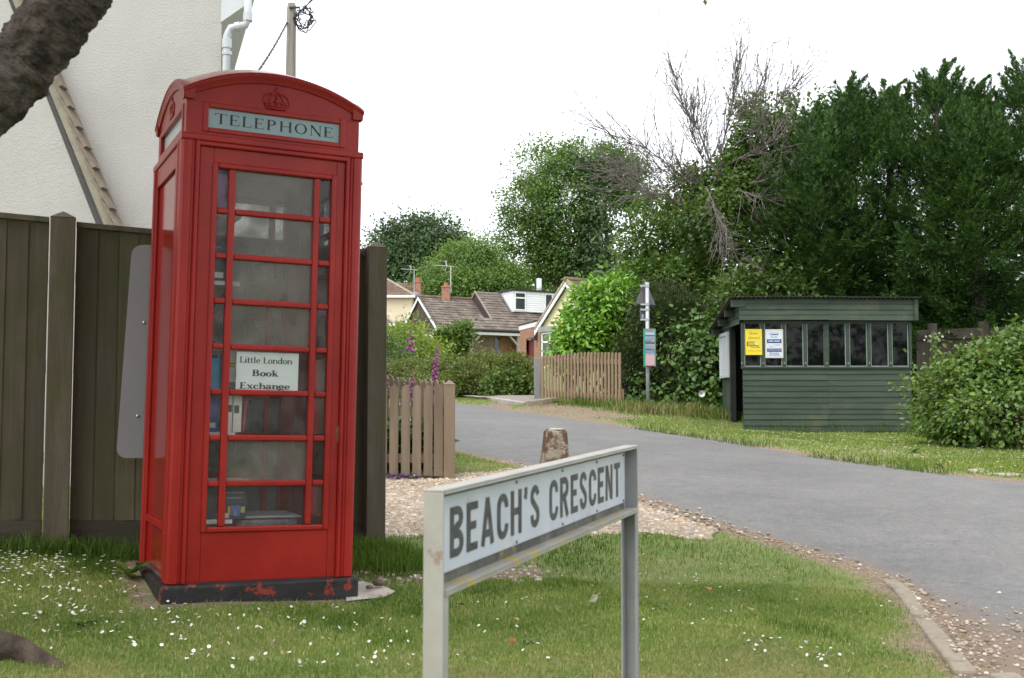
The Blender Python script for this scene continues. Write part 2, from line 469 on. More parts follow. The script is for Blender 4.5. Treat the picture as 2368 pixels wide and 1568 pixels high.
# far bank: the verge drops to the tarmac in a small step
V = np.stack([GX, GY, gz], -1).reshape(-1, 3)
nx, ny = len(gx), len(gy)
ii = (np.arange(ny - 1)[:, None] * nx + np.arange(nx - 1)[None]).ravel()
F = np.stack([ii, ii + 1, ii + 1 + nx, ii + nx], 1)
# bare-ness of the soil: along the road edges, round the kiosk, dry strips in the verge
bare = np.exp(-np.clip(sd - .03, 0, None) / .13) * .95
bare = np.maximum(bare, inr * 1.0)
gxr, gyr = GX.ravel(), GY.ravel()
f1 = fbm(gxr, gyr, 1.3, 11); f2 = fbm(gxr, gyr, 5, 12)
bare = bare + .36 * np.clip(f1, 0, 1) * (sd > .1) + .16 * f2
band = dist_line(gxr, gyr, np.array([GP(q[0], q[1])[:2] for q in [(850, 1330), (960, 1338), (1100, 1335), (1230, 1330)]]))
bare = np.maximum(bare, np.exp(-(band / .17) ** 2) * (.75 + .4 * f2))
kd = dist_line(gxr, gyr, np.array(KQ + [KQ[0]])); bare = np.maximum(bare, np.exp(-(kd / .09) ** 2) * .8)
far_v = np.exp(-((dist_line(gxr, gyr, far_l) - .9) / .45) ** 2) * (gyr > 9) * (gxr > -1) * (sd > 0)
bare = np.maximum(bare, far_v * (.35 + .55 * f1))
dp_ = dist_line(gxr, gyr, np.array([GP(1262, 948)[:2], GP(1330, 955)[:2], GP(1400, 968)[:2]])); bare = np.maximum(bare, np.exp(-(dp_ / .8) ** 2) * .9)
fl = dist_line(gxr, gyr, np.array([[-3.5, 6.3], [-.8, 6.85]])); bare = np.maximum(bare, np.exp(-(fl / .12) ** 2) * .9)
bare = np.clip(bare, 0, 1)
BAREGRID = bare.reshape(GX.shape)
def interp_grid(A, x, y):
    i = np.clip(np.searchsorted(gx, x) - 1, 0, nx - 2); j = np.clip(np.searchsorted(gy, y) - 1, 0, ny - 2)
    tx = (x - gx[i]) / (gx[i + 1] - gx[i]); ty = (y - gy[j]) / (gy[j + 1] - gy[j])
    return A[j, i] * (1 - tx) * (1 - ty) + A[j, i + 1] * tx * (1 - ty) + A[j + 1, i] * (1 - tx) * ty + A[j + 1, i + 1] * tx * ty
def GZ(x, y): return interp_grid(gz, np.asarray(x, float), np.asarray(y, float))
def gz1(x, y): return float(GZ(np.array([x]), np.array([y]))[0])

m, nt, b, out = _nt("turf_soil")
at = nt.nodes.new("ShaderNodeAttribute"); at.attribute_name = "bare"
n1 = _noise(nt, 3.0, 8, .7); n2 = _noise(nt, 45, 6, .7); n3 = _noise(nt, .9, 5)
gcol = _ramp(nt, n1.outputs["Fac"], [(.3, (.12, .195, .05)), (.5, (.19, .235, .08)), (.70, (.31, .285, .15))])
scol = _ramp(nt, n2.outputs["Fac"], [(.3, (.10, .075, .052)), (.5, (.22, .17, .12)), (.68, (.36, .30, .22))])
g2 = _mix(nt, .45, gcol.outputs[0], _ramp(nt, n2.outputs["Fac"], [(.3, (.05, .09, .02)), (.7, (.2, .22, .09))]).outputs[0])
mth = nt.nodes.new("ShaderNodeMath"); mth.operation = 'ADD'; nt.links.new(at.outputs["Fac"], mth.inputs[0])
ms = nt.nodes.new("ShaderNodeMath"); ms.operation = 'MULTIPLY_ADD'; ms.inputs[1].default_value = .7; ms.inputs[2].default_value = -.35
nt.links.new(n2.outputs["Fac"], ms.inputs[0]); nt.links.new(ms.outputs[0], mth.inputs[1])
fr = _ramp(nt, mth.outputs[0], [(.42, (0, 0, 0)), (.66, (1, 1, 1))])
nt.links.new(_mix(nt, fr.outputs[0], g2, scol.outputs[0]), b.inputs["Base Color"]); b.inputs["Roughness"].default_value = .95; b.inputs["Specular IOR Level"].default_value = .1
_bump(nt, b, n2.outputs["Fac"], .6, .02)
ground = np_obj("ground", V, [F], m, smooth=True); ground["kind"] = "structure"
a = ground.data.attributes.new("bare", 'FLOAT', 'POINT'); a.data.foreach_set("value", bare.astype(np.float32))

# tarmac
m, nt, b, out = _nt("tarmac")
n1 = _noise(nt, 160, 4, .7); n2 = _noise(nt, .7, 6, .65, (1, 1, 1)); n3 = _noise(nt, 6, 8, .7)
base = _ramp(nt, n1.outputs["Fac"], [(.35, (.094, .092, .090)), (.52, (.156, .153, .149)), (.72, (.255, .25, .243))])
pat = _ramp(nt, n2.outputs["Fac"], [(.36, (.88, .88, .88)), (.5, (1., 1., 1.)), (.62, (1.1, 1.1, 1.1))])
pat3 = _ramp(nt, n3.outputs["Fac"], [(.35, (.9, .9, .9)), (.65, (1.1, 1.1, 1.08))])
n4 = _noise(nt, 26, 5, .75); pat4 = _ramp(nt, n4.outputs['Fac'], [(.36, (.86, .86, .86)), (.64, (1.14, 1.14, 1.14))])
c = _mix(nt, 1., base.outputs[0], pat.outputs[0], 'MULTIPLY'); c = _mix(nt, 1., c, pat4.outputs[0], 'MULTIPLY'); c = _mix(nt, 1., c, pat3.outputs[0], 'MULTIPLY')
# fine cracks
vo = nt.nodes.new("ShaderNodeTexVoronoi"); vo.feature = 'DISTANCE_TO_EDGE'; vo.inputs["Scale"].default_value = .55
tcd = nt.nodes.new("ShaderNodeTexCoord"); nd = _noise(nt, 1.7, 6, .7)
vm = nt.nodes.new("ShaderNodeVectorMath"); vm.operation = 'MULTIPLY_ADD'; vm.inputs[1].default_value = (.9, .9, .9)
nt.links.new(nd.outputs["Color"], vm.inputs[0]); nt.links.new(tcd.outputs["Object"], vm.inputs[2]); nt.links.new(vm.outputs[0], vo.inputs["Vector"])
cr = _ramp(nt, vo.outputs["Distance"], [(0, (.55, .55, .55)), (.006, (1, 1, 1))]); c = _mix(nt, .6, c, _mix(nt, 1., c, cr.outputs[0], 'MULTIPLY'))
# dusty soil washed onto the edge
at = nt.nodes.new("ShaderNodeAttribute"); at.attribute_name = "edge"
dm = nt.nodes.new("ShaderNodeMath"); dm.operation = 'MULTIPLY'; nt.links.new(at.outputs["Fac"], dm.inputs[0]); nt.links.new(n3.outputs["Fac"], dm.inputs[1])
df = _ramp(nt, dm.outputs[0], [(.18, (0, 0, 0)), (.62, (.9, .9, .9))])
nt.links.new(_mix(nt, df.outputs[0], c, (.20, .145, .105)), b.inputs["Base Color"])
b.inputs["Roughness"].default_value = .8; b.inputs["Specular IOR Level"].default_value = .35
_bump(nt, b, n1.outputs["Fac"], .5, .006)
K = 40
tt = np.linspace(0, 1, K)
rp_ = near_l[:, None, :] * (1 - tt)[None, :, None] + far_l[:, None, :] * tt[None, :, None]
# ragged edges
rp_[:, 0] += RNG.normal(size=(NP, 2)) * .015; rp_[:, -1] += RNG.normal(size=(NP, 2)) * .015
rz = HH(rp_[..., 0], rp_[..., 1]) - .008 + .06 * (1 - (2 * tt - 1) ** 2)[None]
V = np.concatenate([rp_, rz[..., None]], -1).reshape(-1, 3)
ii = (np.arange(NP - 1)[:, None] * K + np.arange(K - 1)[None]).ravel()
road = np_obj("road", V, [np.stack([ii, ii + 1, ii + 1 + K, ii + K], 1)], m, smooth=True); road["kind"] = "structure"
de = np.minimum(dist_line(V[:, 0], V[:, 1], near_l), dist_line(V[:, 0], V[:, 1], far_l) * 2.2)
JX, JY = [float(q) for q in GP(2290, 1500)[:2]]
edge = np.exp(-de / .28) + 1.1 * np.exp(-(((V[:, 0] - JX) / .55) ** 2 + ((V[:, 1] - JY) / .9) ** 2))
a = road.data.attributes.new("edge", 'FLOAT', 'POINT'); a.data.foreach_set("value", np.clip(edge, 0, 1.4).astype(np.float32))

def sheet(name, poly, dz, mat, n=40, kind="structure"):
    poly = np.array(poly); x = np.linspace(poly[:, 0].min(), poly[:, 0].max(), n); y = np.linspace(poly[:, 1].min(), poly[:, 1].max(), n)
    X, Y = np.meshgrid(x, y); Z = GZ(X, Y) + dz
    V = np.stack([X, Y, Z], -1).reshape(-1, 3); ii = (np.arange(n - 1)[:, None] * n + np.arange(n - 1)[None]).ravel()
    F = np.stack([ii, ii + 1, ii + 1 + n, ii + n], 1); ctr = V[F].mean(1); F = F[inpoly(ctr[:, 0], ctr[:, 1], poly)]
    used = np.unique(F); mp = np.full(len(V), -1); mp[used] = np.arange(len(used))
    o = np_obj(name, V[used], [mp[F]], mat, smooth=True); o["kind"] = kind; return o
m_gravel = M("gravel_bed", (.26, .20, .14), (.43, .36, .27), 30, .95, bump=.8, bscale=60, bdist=.02)
sheet("gravel_drive", GRAVEL, .006, m_gravel, 90)
m_slab = M("concrete", (.36, .32, .27), (.50, .46, .39), 7, .9, bump=.3, bscale=80, c3=(.16, .15, .10), s3=3, f3=(.55, .72))
sheet("concrete_path", SLAB, .010, m_slab, 140)

# gravel pebbles and edge grit (uncountable): one object each
_ico = MB().ball((0, 0, 0), 1, 6, 4)
ICV = np.array(_ico.v); ICF3 = np.array([f for f in _ico.f if len(f) == 3]); ICF4 = np.array([f for f in _ico.f if len(f) == 4])
def pebbles(name, xy, size, mat, rng, kind="stuff", lift=.2, zf=GZ):
    n = len(xy); s = size * (.5 + rng.random(n) ** 2 * 1.1)
    sc = np.stack([s * (.8 + .6 * rng.random(n)), s * (.8 + .6 * rng.random(n)), s * (.5 + .35 * rng.random(n))], 1) * .5
    an = rng.random(n) * 6.28; ca, sa = np.cos(an), np.sin(an)
    v = ICV[None] * (1 + rng.normal(size=(n, len(ICV), 1)) * .13) * sc[:, None, :]
    x = v[..., 0] * ca[:, None] - v[..., 1] * sa[:, None]; y = v[..., 0] * sa[:, None] + v[..., 1] * ca[:, None]
    z = zf(xy[:, 0], xy[:, 1]) + sc[:, 2] * lift
    V = np.stack([x + xy[:, :1], y + xy[:, 1:2], v[..., 2] + z[:, None]], -1).reshape(-1, 3)
    o = (np.arange(n) * len(ICV))[:, None, None]
    ob = np_obj(name, V, [(ICF3[None] + o).reshape(-1, 3), (ICF4[None] + o).reshape(-1, 4)], mat, smooth=True); ob["kind"] = kind; return ob
def sample_poly(rng, poly, n):
    lo, hi = poly.min(0), poly.max(0); out = []
    while sum(map(len, out)) < n:
        q = lo + rng.random((n * 2, 2)) * (hi - lo); out.append(q[inpoly(q[:, 0], q[:, 1], poly)])
    return np.concatenate(out)[:n]
def isle_mat(name, stops, rough=.8):
    m, nt, b, out = _nt(name); g = nt.nodes.new("ShaderNodeNewGeometry"); r = _ramp(nt, g.outputs["Random Per Island"], stops)
    n = _noise(nt, 70, 3); v = _ramp(nt, n.outputs["Fac"], [(.3, (.8,) * 3), (.7, (1.15,) * 3)])
    nt.links.new(_mix(nt, 1., r.outputs[0], v.outputs[0], 'MULTIPLY'), b.inputs["Base Color"]); b.inputs["Roughness"].default_value = rough; return m
m_peb = isle_mat("flint_pebbles", [(0, (.46, .35, .24)), (.25, (.52, .45, .36)), (.5, (.33, .22, .13)), (.7, (.48, .41, .32)), (.88, (.22, .19, .17)), (.95, (.62, .59, .53))])
q = sample_poly(RNG, GRAVEL, 15000); pebbles("gravel_pebbles", q, .028, m_peb, RNG)
m_grit = isle_mat("edge_grit", [(0, (.42, .34, .26)), (.3, (.20, .15, .11)), (.55, (.5, .44, .36)), (.8, (.30, .2, .12)), (.95, (.62, .58, .52))])
k = RNG.integers(24, 66, 2600); t = RNG.random(2600)[:, None]
q = near_l[k] * (1 - t) + near_l[np.minimum(k + 1, NP - 1)] * t; nrm = np.stack([-(near_l[k + 1] - near_l[k])[:, 1], (near_l[k + 1] - near_l[k])[:, 0]], 1); nrm /= np.linalg.norm(nrm, axis=1, keepdims=True)
q = q - nrm * (np.abs(RNG.normal(size=2600)) * .10 - .05)[:, None] * np.sign(((q[0] - near_l[k[0]]) @ nrm[0]) + 1); q = q[RNG.random(len(q)) < .55]
zr = lambda x, y: np.maximum(GZ(x, y), HH(x, y) + .008)
pebbles("roadside_grit", q, .018, m_grit, RNG, zf=zr)
q = np.stack([JX + RNG.normal(size=900) * .42, JY + RNG.normal(size=900) * .5], 1); q = q[inpoly(q[:, 0], q[:, 1], ROADPOLY)]; pebbles("junction_grit", q, .014, m_grit, RNG, zf=lambda x, y: HH(x, y) + .03)
q = np.array([GP(a, b)[:2] for a, b in zip(RNG.uniform(850, 1260, 260), RNG.uniform(1312, 1352, 260))]) + RNG.normal(size=(260, 2)) * .05
pebbles("path_grit", q, .026, m_grit, RNG)

# near kerb: old worn concrete lengths along the bend
m_kerb = M("kerb_concrete", (.24, .20, .155), (.38, .33, .27), 9, .9, bump=1., bscale=35, c3=(.13, .125, .06), s3=9, f3=(.48, .66))
def strip_along(line, width, h, name, mat, seg, z0=.0, bevel=.012):
    mb = MB(); n = len(line)
    for i in range(n - 1):
        pass
    line = np.array(line); d = np.gradient(line, axis=0); d /= np.linalg.norm(d, axis=1, keepdims=True); nr = np.stack([-d[:, 1], d[:, 0]], 1)
    L = line + nr * width / 2; Rr = line - nr * width / 2; z = HH(line[:, 0], line[:, 1]) + z0
    vs = []
    for i in range(n):
        j = RNG.normal() * .008
        vs += [(L[i][0], L[i][1], z[i] - .1), (L[i][0], L[i][1], z[i] + h + j), (Rr[i][0], Rr[i][1], z[i] + h + j * .5), (Rr[i][0], Rr[i][1], z[i] - .1)]
    fs = []
    for i in range(n - 1):
        for k in range(4): fs.append((i * 4 + k, i * 4 + (k + 1) % 4, i * 4 + 4 + (k + 1) % 4, i * 4 + 4 + k))
    fs += [(3, 2, 1, 0), tuple(range((n - 1) * 4, n * 4))]
    mb.add(vs, fs); return mb.build(name, mat, bevel=bevel, kind="structure")
ks = [(2056, 1347), (2085, 1372), (2108, 1400), (2128, 1432)], [(2134, 1440), (2165, 1480), (2200, 1522), (2232, 1568)]
for line in ks:
    strip_along(np.array([GP(*q)[:2] for q in line]), .085, .022, "kerb", m_kerb, 4)
strip_along(np.array([[1.72, 4.1], [1.66, 3.2], [1.7, 2.2]]), .1, .05, "kerb", m_kerb, 4)
# far right: stone-edged crossing beyond the road
m_sett = M("pale_sett", (.27, .25, .23), (.40, .375, .34), 6, .85, bump=.4)
for a_, b_ in (((2252, 1094), (2290, 1098)), ((2296, 1100), (2350, 1106)), ((2330, 1092), (2390, 1098))):
    A, B_ = GP(*a_), GP(*b_)
    strip_along(np.array([A[:2], (A[:2] + B_[:2]) / 2, B_[:2]]), .22, .035, "paving_edge", m_sett, 3)

# dropped kerb and footway across the road
m_foot = M("footway", (.19, .165, .14), (.27, .235, .205), 8, .9, bump=.4, bscale=90)
fw = [GP(*q)[:2] for q in [(1052, 922), (1110, 927), (1180, 934), (1225, 940), (1290, 935), (1290, 928), (1200, 922), (1052, 915)]]
sheet("pavement", np.array([[-3.2, 27.5]] + fw + [[-3.5, 29.5]]), .05, m_foot, 160)
strip_along(np.array([GP(*q)[:2] for q in [(1050, 920), (1110, 925), (1165, 933), (1215, 940)]]), .12, .05, "kerb", m_sett, 4, z0=.03)
strip_along(np.array([GP(*q)[:2] for q in [(1216, 941), (1250, 938), (1284, 932)]]), .22, .09, "kerb", m_kerb, 3, z0=.03)

# ------------------------------------------------------------------ lettering: pen strokes turned into flat raised strips
def arc(cx, cy, rx, ry, a0, a1, n=14):
    return [(cx + rx * math.cos(R(a0 + (a1 - a0) * i / n)), cy + ry * math.sin(R(a0 + (a1 - a0) * i / n))) for i in range(n + 1)]
def ribbon2(pts, w):
    pts = np.array(pts, float); d = np.gradient(pts, axis=0)
    for i in range(1, len(pts) - 1):
        a = unit(pts[i] - pts[i - 1]); b = unit(pts[i + 1] - pts[i]); d[i] = a + b
    d = unit(d); nr = np.stack([-d[:, 1], d[:, 0]], 1)
    if not hasattr(w, '__len__'): w = np.full(len(pts), w)
    w = np.array(w)[:, None]
    for i in range(1, len(pts) - 1):
        a = unit(pts[i] - pts[i - 1]); c = abs(np.dot(nr[i], np.array([-a[1], a[0]]))); nr[i] = nr[i] / max(c, .6)
    return pts + nr * w / 2, pts - nr * w / 2
def sans(ch, w=.19):
    S = {
     'B': (.56, [[(w / 2, 0), (w / 2, 1)], [(w, 1 - w / 2)] + arc(.30, .76, .17, .24 - w / 2, 90, -90) + [(w, .52 + w * 0.0)], [(w, .52 - .08)] + arc(.30, .27, .19, .27 - w / 2, 68, -90) + [(w, w / 2)]]),
     'E': (.50, [[(w / 2, 0), (w / 2, 1)], [(w, 1 - w / 2), (.5, 1 - w / 2)], [(w, .52), (.42, .52)], [(w, w / 2), (.5, w / 2)]]),
     'A': (.62, [[(w * .45, 0), (.31, 1)], [(.31, 1), (.62 - w * .45, 0)], [(.15, .25), (.47, .25)]]),
     'C': (.56, [arc(.29, .70, .20, .30 - w / 2, -5, 180) + arc(.29, .30, .20, .30 - w / 2, 180, 365)]),
     'H': (.58, [[(w / 2, 0), (w / 2, 1)], [(.58 - w / 2, 0), (.58 - w / 2, 1)], [(w, .52), (.58 - w, .52)]]),
     "'": (.2, [[(.1, 1), (.1, .86), (.05, .74)]]),
     'S': (.54, [arc(.27, .725, .18, .275 - w / 2, 10, 200, 10) + arc(.27, .275, .18, .275 - w / 2, 60, -190, 12)]),
     'R': (.58, [[(w / 2, 0), (w / 2, 1)], [(w, 1 - w / 2)] + arc(.31, .73, .18, .27 - w / 2, 90, -90) + [(w, .47)], [(.30, .44), (.58 - w * .5, 0)]]),
     'N': (.60, [[(w / 2, 0), (w / 2, 1)], [(.6 - w / 2, 0), (.6 - w / 2, 1)], [(w * .8, .97), (.6 - w * .8, .03)]]),
     'T': (.52, [[(.26, 0), (.26, 1 - w)], [(0, 1 - w / 2), (.52, 1 - w / 2)]]),
     ' ': (.30, [])}
    adv, st = S[ch]; return adv, [(p, w) for p in st]
def serif(ch, tk=.17, th=.06, sl=.08):
    """roman letters: thick stems tk, thin strokes th, serifs reaching sl beyond the stem"""
    x = .66
    def stem(xc, y0, y1, bot=True, top=True, lt=True, rt=True, wt=tk):
        o = [([(xc, y0), (xc, y1)], wt)]
        if bot: o.append(([(xc - wt / 2 - (sl if lt else 0), y0 + th * .45), (xc + wt / 2 + (sl if rt else 0), y0 + th * .45)], th * .9))
        if top: o.append(([(xc - wt / 2 - sl, y1 - th * .45), (xc + wt / 2 + (sl if rt and y1 > .9 and ch in 'EFHILBDPNRTk' and ch != 'k' else 0), y1 - th * .45)], th * .9))
        return o
    def bowl(cx, cy, rx, ry, a0, a1, n=18):
        pts = arc(cx, cy, rx, ry, a0, a1, n); w = [th + (tk - th) * abs(math.cos(R(a0 + (a1 - a0) * i / n))) ** 1.3 for i in range(n + 1)]
        return [(pts, w)]
    s = sl + tk / 2
    if ch == 'T': return .78, stem(.39, 0, 1, top=False) + [([(.0, .965), (.78, .965)], th), ([(.02, 1), (.0, .80)], th), ([(.76, 1), (.78, .80)], th)]
    if ch == 'E': return .62 + sl, stem(s, 0, 1, rt=False) + [([(s, .965), (.58, .965)], th), ([(s, th / 2), (.62, th / 2)], th), ([(s, .52), (.46, .52)], th), ([(.57, 1), (.59, .82)], th), ([(.60, 0), (.65, .2)], th), ([(.46, .60), (.46, .44)], th)]
    if ch == 'L': return .58 + sl, stem(s, 0, 1, rt=True) + [([(s, th / 2), (.58, th / 2)], th), ([(.56, 0), (.62, .22)], th)]
    if ch == 'P': return .64 + sl, stem(s, 0, 1) + bowl(s + .12, .74, .30, .235, 92, -92) + [([(s, .975), (s + .14, .975)], th), ([(s, .505), (s + .14, .505)], th)]
    if ch == 'B': return .72 + sl, stem(s, 0, 1) + bowl(s + .14, .765, .27, .21, 92, -92) + bowl(s + .14, .28, .33, .25, 92, -92) + [([(s, .97), (s + .15, .97)], th), ([(s, .535), (s + .15, .535)], th), ([(s, .03), (s + .15, .03)], th)]
    if ch == 'H': return .80 + sl, stem(s, 0, 1) + stem(.80 - tk / 2, 0, 1) + [([(s, .52), (.80 - tk / 2, .52)], th)]
    if ch == 'O': return .88, bowl(.44, .5, .36, .47, 0, 360, 34)
    if ch == 'N': return .84, stem(.13, 0, 1, wt=th) + stem(.74, 0, 1, wt=th) + [([(.13, .98), (.74, .02)], tk)]
    if ch == 'S': return .56, [(arc(.28, .74, .18, .23, 15, 200, 10) + arc(.28, .26, .19, .235, 60, -195, 12), [th] * 3 + [tk * .7] * 4 + [tk] * 10 + [tk * .7] * 4 + [th] * 3)]
    if ch == 'i': return tk + 2 * sl + .04, stem(s, 0, x, rt=True) + [(arc(s, .88, .05, .05, 0, 330, 8), .1)]
    if ch == 't': return .40, [([(s, .06), (s, .86)], tk), ([(.02, x - th / 2), (.38, x - th / 2)], th)] + bowl(s + .1, .14, .1, .11, 200, 330)
    if ch == 'l': return tk + 2 * sl + .04, stem(s, 0, 1)
    if ch == 'd': return .62, stem(.48, 0, 1) + bowl(.27, .32, .19, .30, 0, 360, 24)
    if ch == 'o': return .58, bowl(.29, .32, .21, .30, 0, 360, 24)
    if ch == 'e': return .56, bowl(.28, .32, .2, .30, 0, 322, 24) + [([(.1, .36), (.47, .36)], th)]
    if ch == 'c': return .52, bowl(.28, .32, .2, .30, 40, 325, 24) + [(arc(.42, .50, .04, .04, 0, 330, 8), .08)]
    if ch == 'n': return .70, stem(s, 0, x) + stem(.58, 0, .45, top=False) + bowl(.40, .42, .18, .20, 5, 165)
    if ch == 'h': return .70, stem(s, 0, 1) + stem(.58, 0, .45, top=False) + bowl(.40, .42, .18, .20, 5, 165)
    if ch == 'k': return .70, stem(s, 0, 1) + [([(s, .28), (.54, .62)], th), ([(.30, .40), (.58, .03)], tk), ([(.44, .63), (.64, .63)], th), ([(.46, .03), (.70, .03)], th)]
    if ch == 'x': return .66, [([(.14, .63), (.52, .03)], tk), ([(.52, .63), (.14, .03)], th), ([(.03, .63), (.26, .63)], th), ([(.42, .63), (.62, .63)], th), ([(.03, .03), (.24, .03)], th), ([(.40, .03), (.65, .03)], th)]
    if ch == 'a': return .58, stem(.44, .02, .45, bot=True, top=False) + bowl(.28, .44, .17, .20, 10, 170) + bowl(.24, .18, .16, .17, 0, 360, 20)
    if ch == 'g': return .58, bowl(.26, .42, .18, .22, 0, 360, 20) + bowl(.28, -.12, .22, .14, 0, 360, 20) + [([(.15, .2), (.12, .08), (.3, .03)], th), ([(.42, .6), (.56, .62)], th)]
    if ch == 'w': return .88, [([(.12, .64), (.28, .02)], tk), ([(.28, .02), (.44, .6)], th), ([(.44, .64), (.60, .02)], tk), ([(.60, .02), (.76, .64)], th), ([(.02, .63), (.24, .63)], th), ([(.66, .63), (.86, .63)], th)]
    if ch == '!': return .3, [([(.15, .26), (.15, 1)], [tk * .5, tk]), (arc(.15, .07, .045, .045, 0, 330, 8), .09)]
    return .34, []
def lettering(mb, text, x0, y0, h, place, glyph, gap=.12, fit=None, lift=.0006, center=False, xs=1.0, word=None):
    """place(x, y, k): flat sign coordinates -> space, k = lift off the face"""
    runs = []; x = 0
    wi = 0
    for ch in text:
        adv, st = glyph(ch); wi += ch == ' '
        if word is None or wi == word: runs.append((x, st))
        x += adv + gap
    tot = x - gap
    sx = (fit / (tot * h)) if fit else xs
    if center: x0 = x0 - tot * h * sx / 2
    k = 0
    for gx0, st in runs:
        for pts, w in st:
            a, b_ = ribbon2(pts, w); k += 1
            A = [place(x0 + (gx0 + p[0]) * h * sx, y0 + p[1] * h, lift + (k % 7) * .00012) for p in a]; B_ = [place(x0 + (gx0 + p[0]) * h * sx, y0 + p[1] * h, lift + (k % 7) * .00012) for p in b_]
            n = len(A)
            mb.add(A + B_, [(i, n + i, n + i + 1, i + 1) for i in range(n - 1)])
    return mb
def tiny_text(mb, text, x0, y0, h, place, shear=0., bold=0., lift=.0006, center=True, fit=None):
    cu = bpy.data.curves.new("words", 'FONT'); cu.body = text; cu.size = 1.0; cu.shear = shear; cu.offset = bold; cu.resolution_u = 2
    o = bpy.data.objects.new("words", cu); C.objects.link(o)
    dg = bpy.context.evaluated_depsgraph_get(); me = bpy.data.meshes.new_from_object(o.evaluated_get(dg))
    v = np.array([q.co[:] for q in me.vertices]).reshape(-1, 3); fs = [tuple(p.vertices) for p in me.polygons]
    bpy.data.objects.remove(o); bpy.data.curves.remove(cu); bpy.data.meshes.remove(me)
    if not len(v): return
    lo, hi = v.min(0), v.max(0); s = h / .72; sx = fit / (hi[0] - lo[0]) if fit else s
    xx = (v[:, 0] - (lo[0] + hi[0]) / 2) * sx + x0 if center else (v[:, 0] - lo[0]) * sx + x0
    mb.add([place(a, y0 + b_ * s, lift) for a, b_ in zip(xx, v[:, 1])], fs)

# ------------------------------------------------------------------ telephone kiosk
KM = Matrix(((0.902, -0.4316, 0.0154, -1.593), (0.4315, 0.9021, 0.0097, 5.343), (-0.0181, -0.0021, 0.9998, 0.125), (0, 0, 0, 1)))
kiosk = thing("telephone_kiosk", "red cast iron telephone kiosk with domed roof on the lawn before the tall fence", "telephone box", mat=KM)
m_red = M("red_paint", (.245, .0105, .0075), (.365, .021, .014), 1.7, .33, bump=.35, bscale=38, bdist=.004, spec=.30, c3=(.075, .03, .028), s3=17, f3=(.685, .70))
m_redp = M("red_paint_panel", (.25, .011, .009), (.31, .016, .012), 4, .10, bump=.10, bscale=25, bdist=.004, spec=.42)
m_plinth = M("black_base_paint", (.010, .010, .011), (.024, .023, .023), 6, .6, bump=.5, bscale=30, c3=(.26, .03, .02), s3=13, f3=(.57, .62))
m_hole = M("dark_recess", (.02, .012, .012), rough=.8)
kb = lambda: MB()
W_ = .9
def four(fn, sides=(0, 1, 2, 3)):
    """run a builder in front-face coordinates for the chosen sides: 0 front, 1 right, 2 back, 3 left"""
    mbs = MB()
    for s in sides:
        b_ = MB(); fn(b_); a = s * math.pi / 2
        T = Matrix.Translation((.45, .45, 0)) @ Matrix.Rotation(a, 4, 'Z') @ Matrix.Translation((-.45, -.45, 0))
        b_.xf(T); mbs.add(b_.v, b_.f)
    return mbs
# plinth
pl = MB().box(-.022, .922, -.022, .922, -.34, -.004)
pl.build("plinth", m_plinth, kiosk, local=True, bevel=.014, seg=3)
# corner posts with reeded mouldings
def corner(b_):
    prof = [(.0, .030), (.004, .014), (.014, .004), (.030, .0), (.050, .0), (.053, .007), (.058, .009), (.063, .007), (.066, .012), (.070, .004), (.076, -.004), (.083, -.005), (.088, .0), (.091, .012), (.091, .07), (.07, .07), (.07, .091)]
    left = [(y, x) for x, y in prof[1:14]][::-1]
    full = [(.03, .03)] 
    outer = [(p[0], p[1]) for p in prof[:14]]
    poly = [(.012, .091), (.0, .088), (-.005, .083), (-.004, .076), (.004, .070), (.012, .066), (.007, .063), (.009, .058), (.007, .053), (.0, .050)] + outer[0:] + [(.091, .06), (.06, .091)]
    b_.prism([(x, y, 0) for x, y in poly], (0, 0, 2.085))
four(corner).build("corner_post", m_red, kiosk, local=True, bevel=.0025)
# lintel band under the head
def lint(b_):
    b_.box(.012, .888, .0, .05, 2.079, 2.118)
    b_.box(.085, .815, -.005, .03, 2.060, 2.080)
    b_.box(.0905, .81, .012, .05, 2.040, 2.061)
lt = MB().box(.0, .9, .0, .9, 2.085, 2.120); lt.build("lintel", m_red, kiosk, local=True, bevel=.008, seg=3)
def mould(b_): b_.box(.074, .826, -.004, .03, 2.062, 2.084)
four(mould, (0, 1, 2)).build("lintel_moulding", m_red, kiosk, local=True, bevel=.006)
# glazed leaf: stiles, rails, beading and glazing bars in one frame
rows = 8; zt, zb, bar = 1.962, .256, .028
pitch = (zt - zb + bar) / rows
def leaf(b_):
    d0, d1 = .016, .05
    b_.box(.0915, .156, d0, d1, .0, 2.064); b_.box(.766, .8085, d0, d1, .0, 2.064)
    b_.box(.156, .766, d0, d1, .0, .232); b_.box(.156, .766, d0, d1, 1.988, 2.064)
def bead(b_):
    f = .006
    b_.box(.152, .178, f, .046, .230, 1.990); b_.box(.740, .768, f, .046, .230, 1.990)
    b_.box(.178, .740, f, .046, 1.964, 1.990); b_.box(.178, .740, f, .046, .230, .256)
    for a_, c_ in ((.232, .265), (.651, .681)): b_.box(a_, c_, .010, .046, .2565, 1.9635)
    for k in range(1, rows):
        z = zt - k * pitch
        for a_, c_ in ((.1785, .2315), (.2655, .6505), (.6815, .7395)): b_.box(a_, c_, .011, .045, z, z + bar)
def glaz(b_):
    b_.box(.179, .233, .031, .034, .257, 1.963); b_.box(.680, .739, .031, .034, .257, 1.963)
    for k in (4, 5, 7): b_.box(.264, .652, .031, .034, zt - (k + 1) * pitch + bar - .002, zt - k * pitch + .002)
def hazy(b_, k): b_.box(.264, .652, .031, .034, zt - (k + 1) * pitch + bar - .002, zt - k * pitch + .002)
door = four(leaf, (0,)).build("door", m_red, kiosk, local=True, bevel=.004)
four(bead, (0,)).build("glazing_frame", m_red, door, local=True, bevel=.007, seg=3)
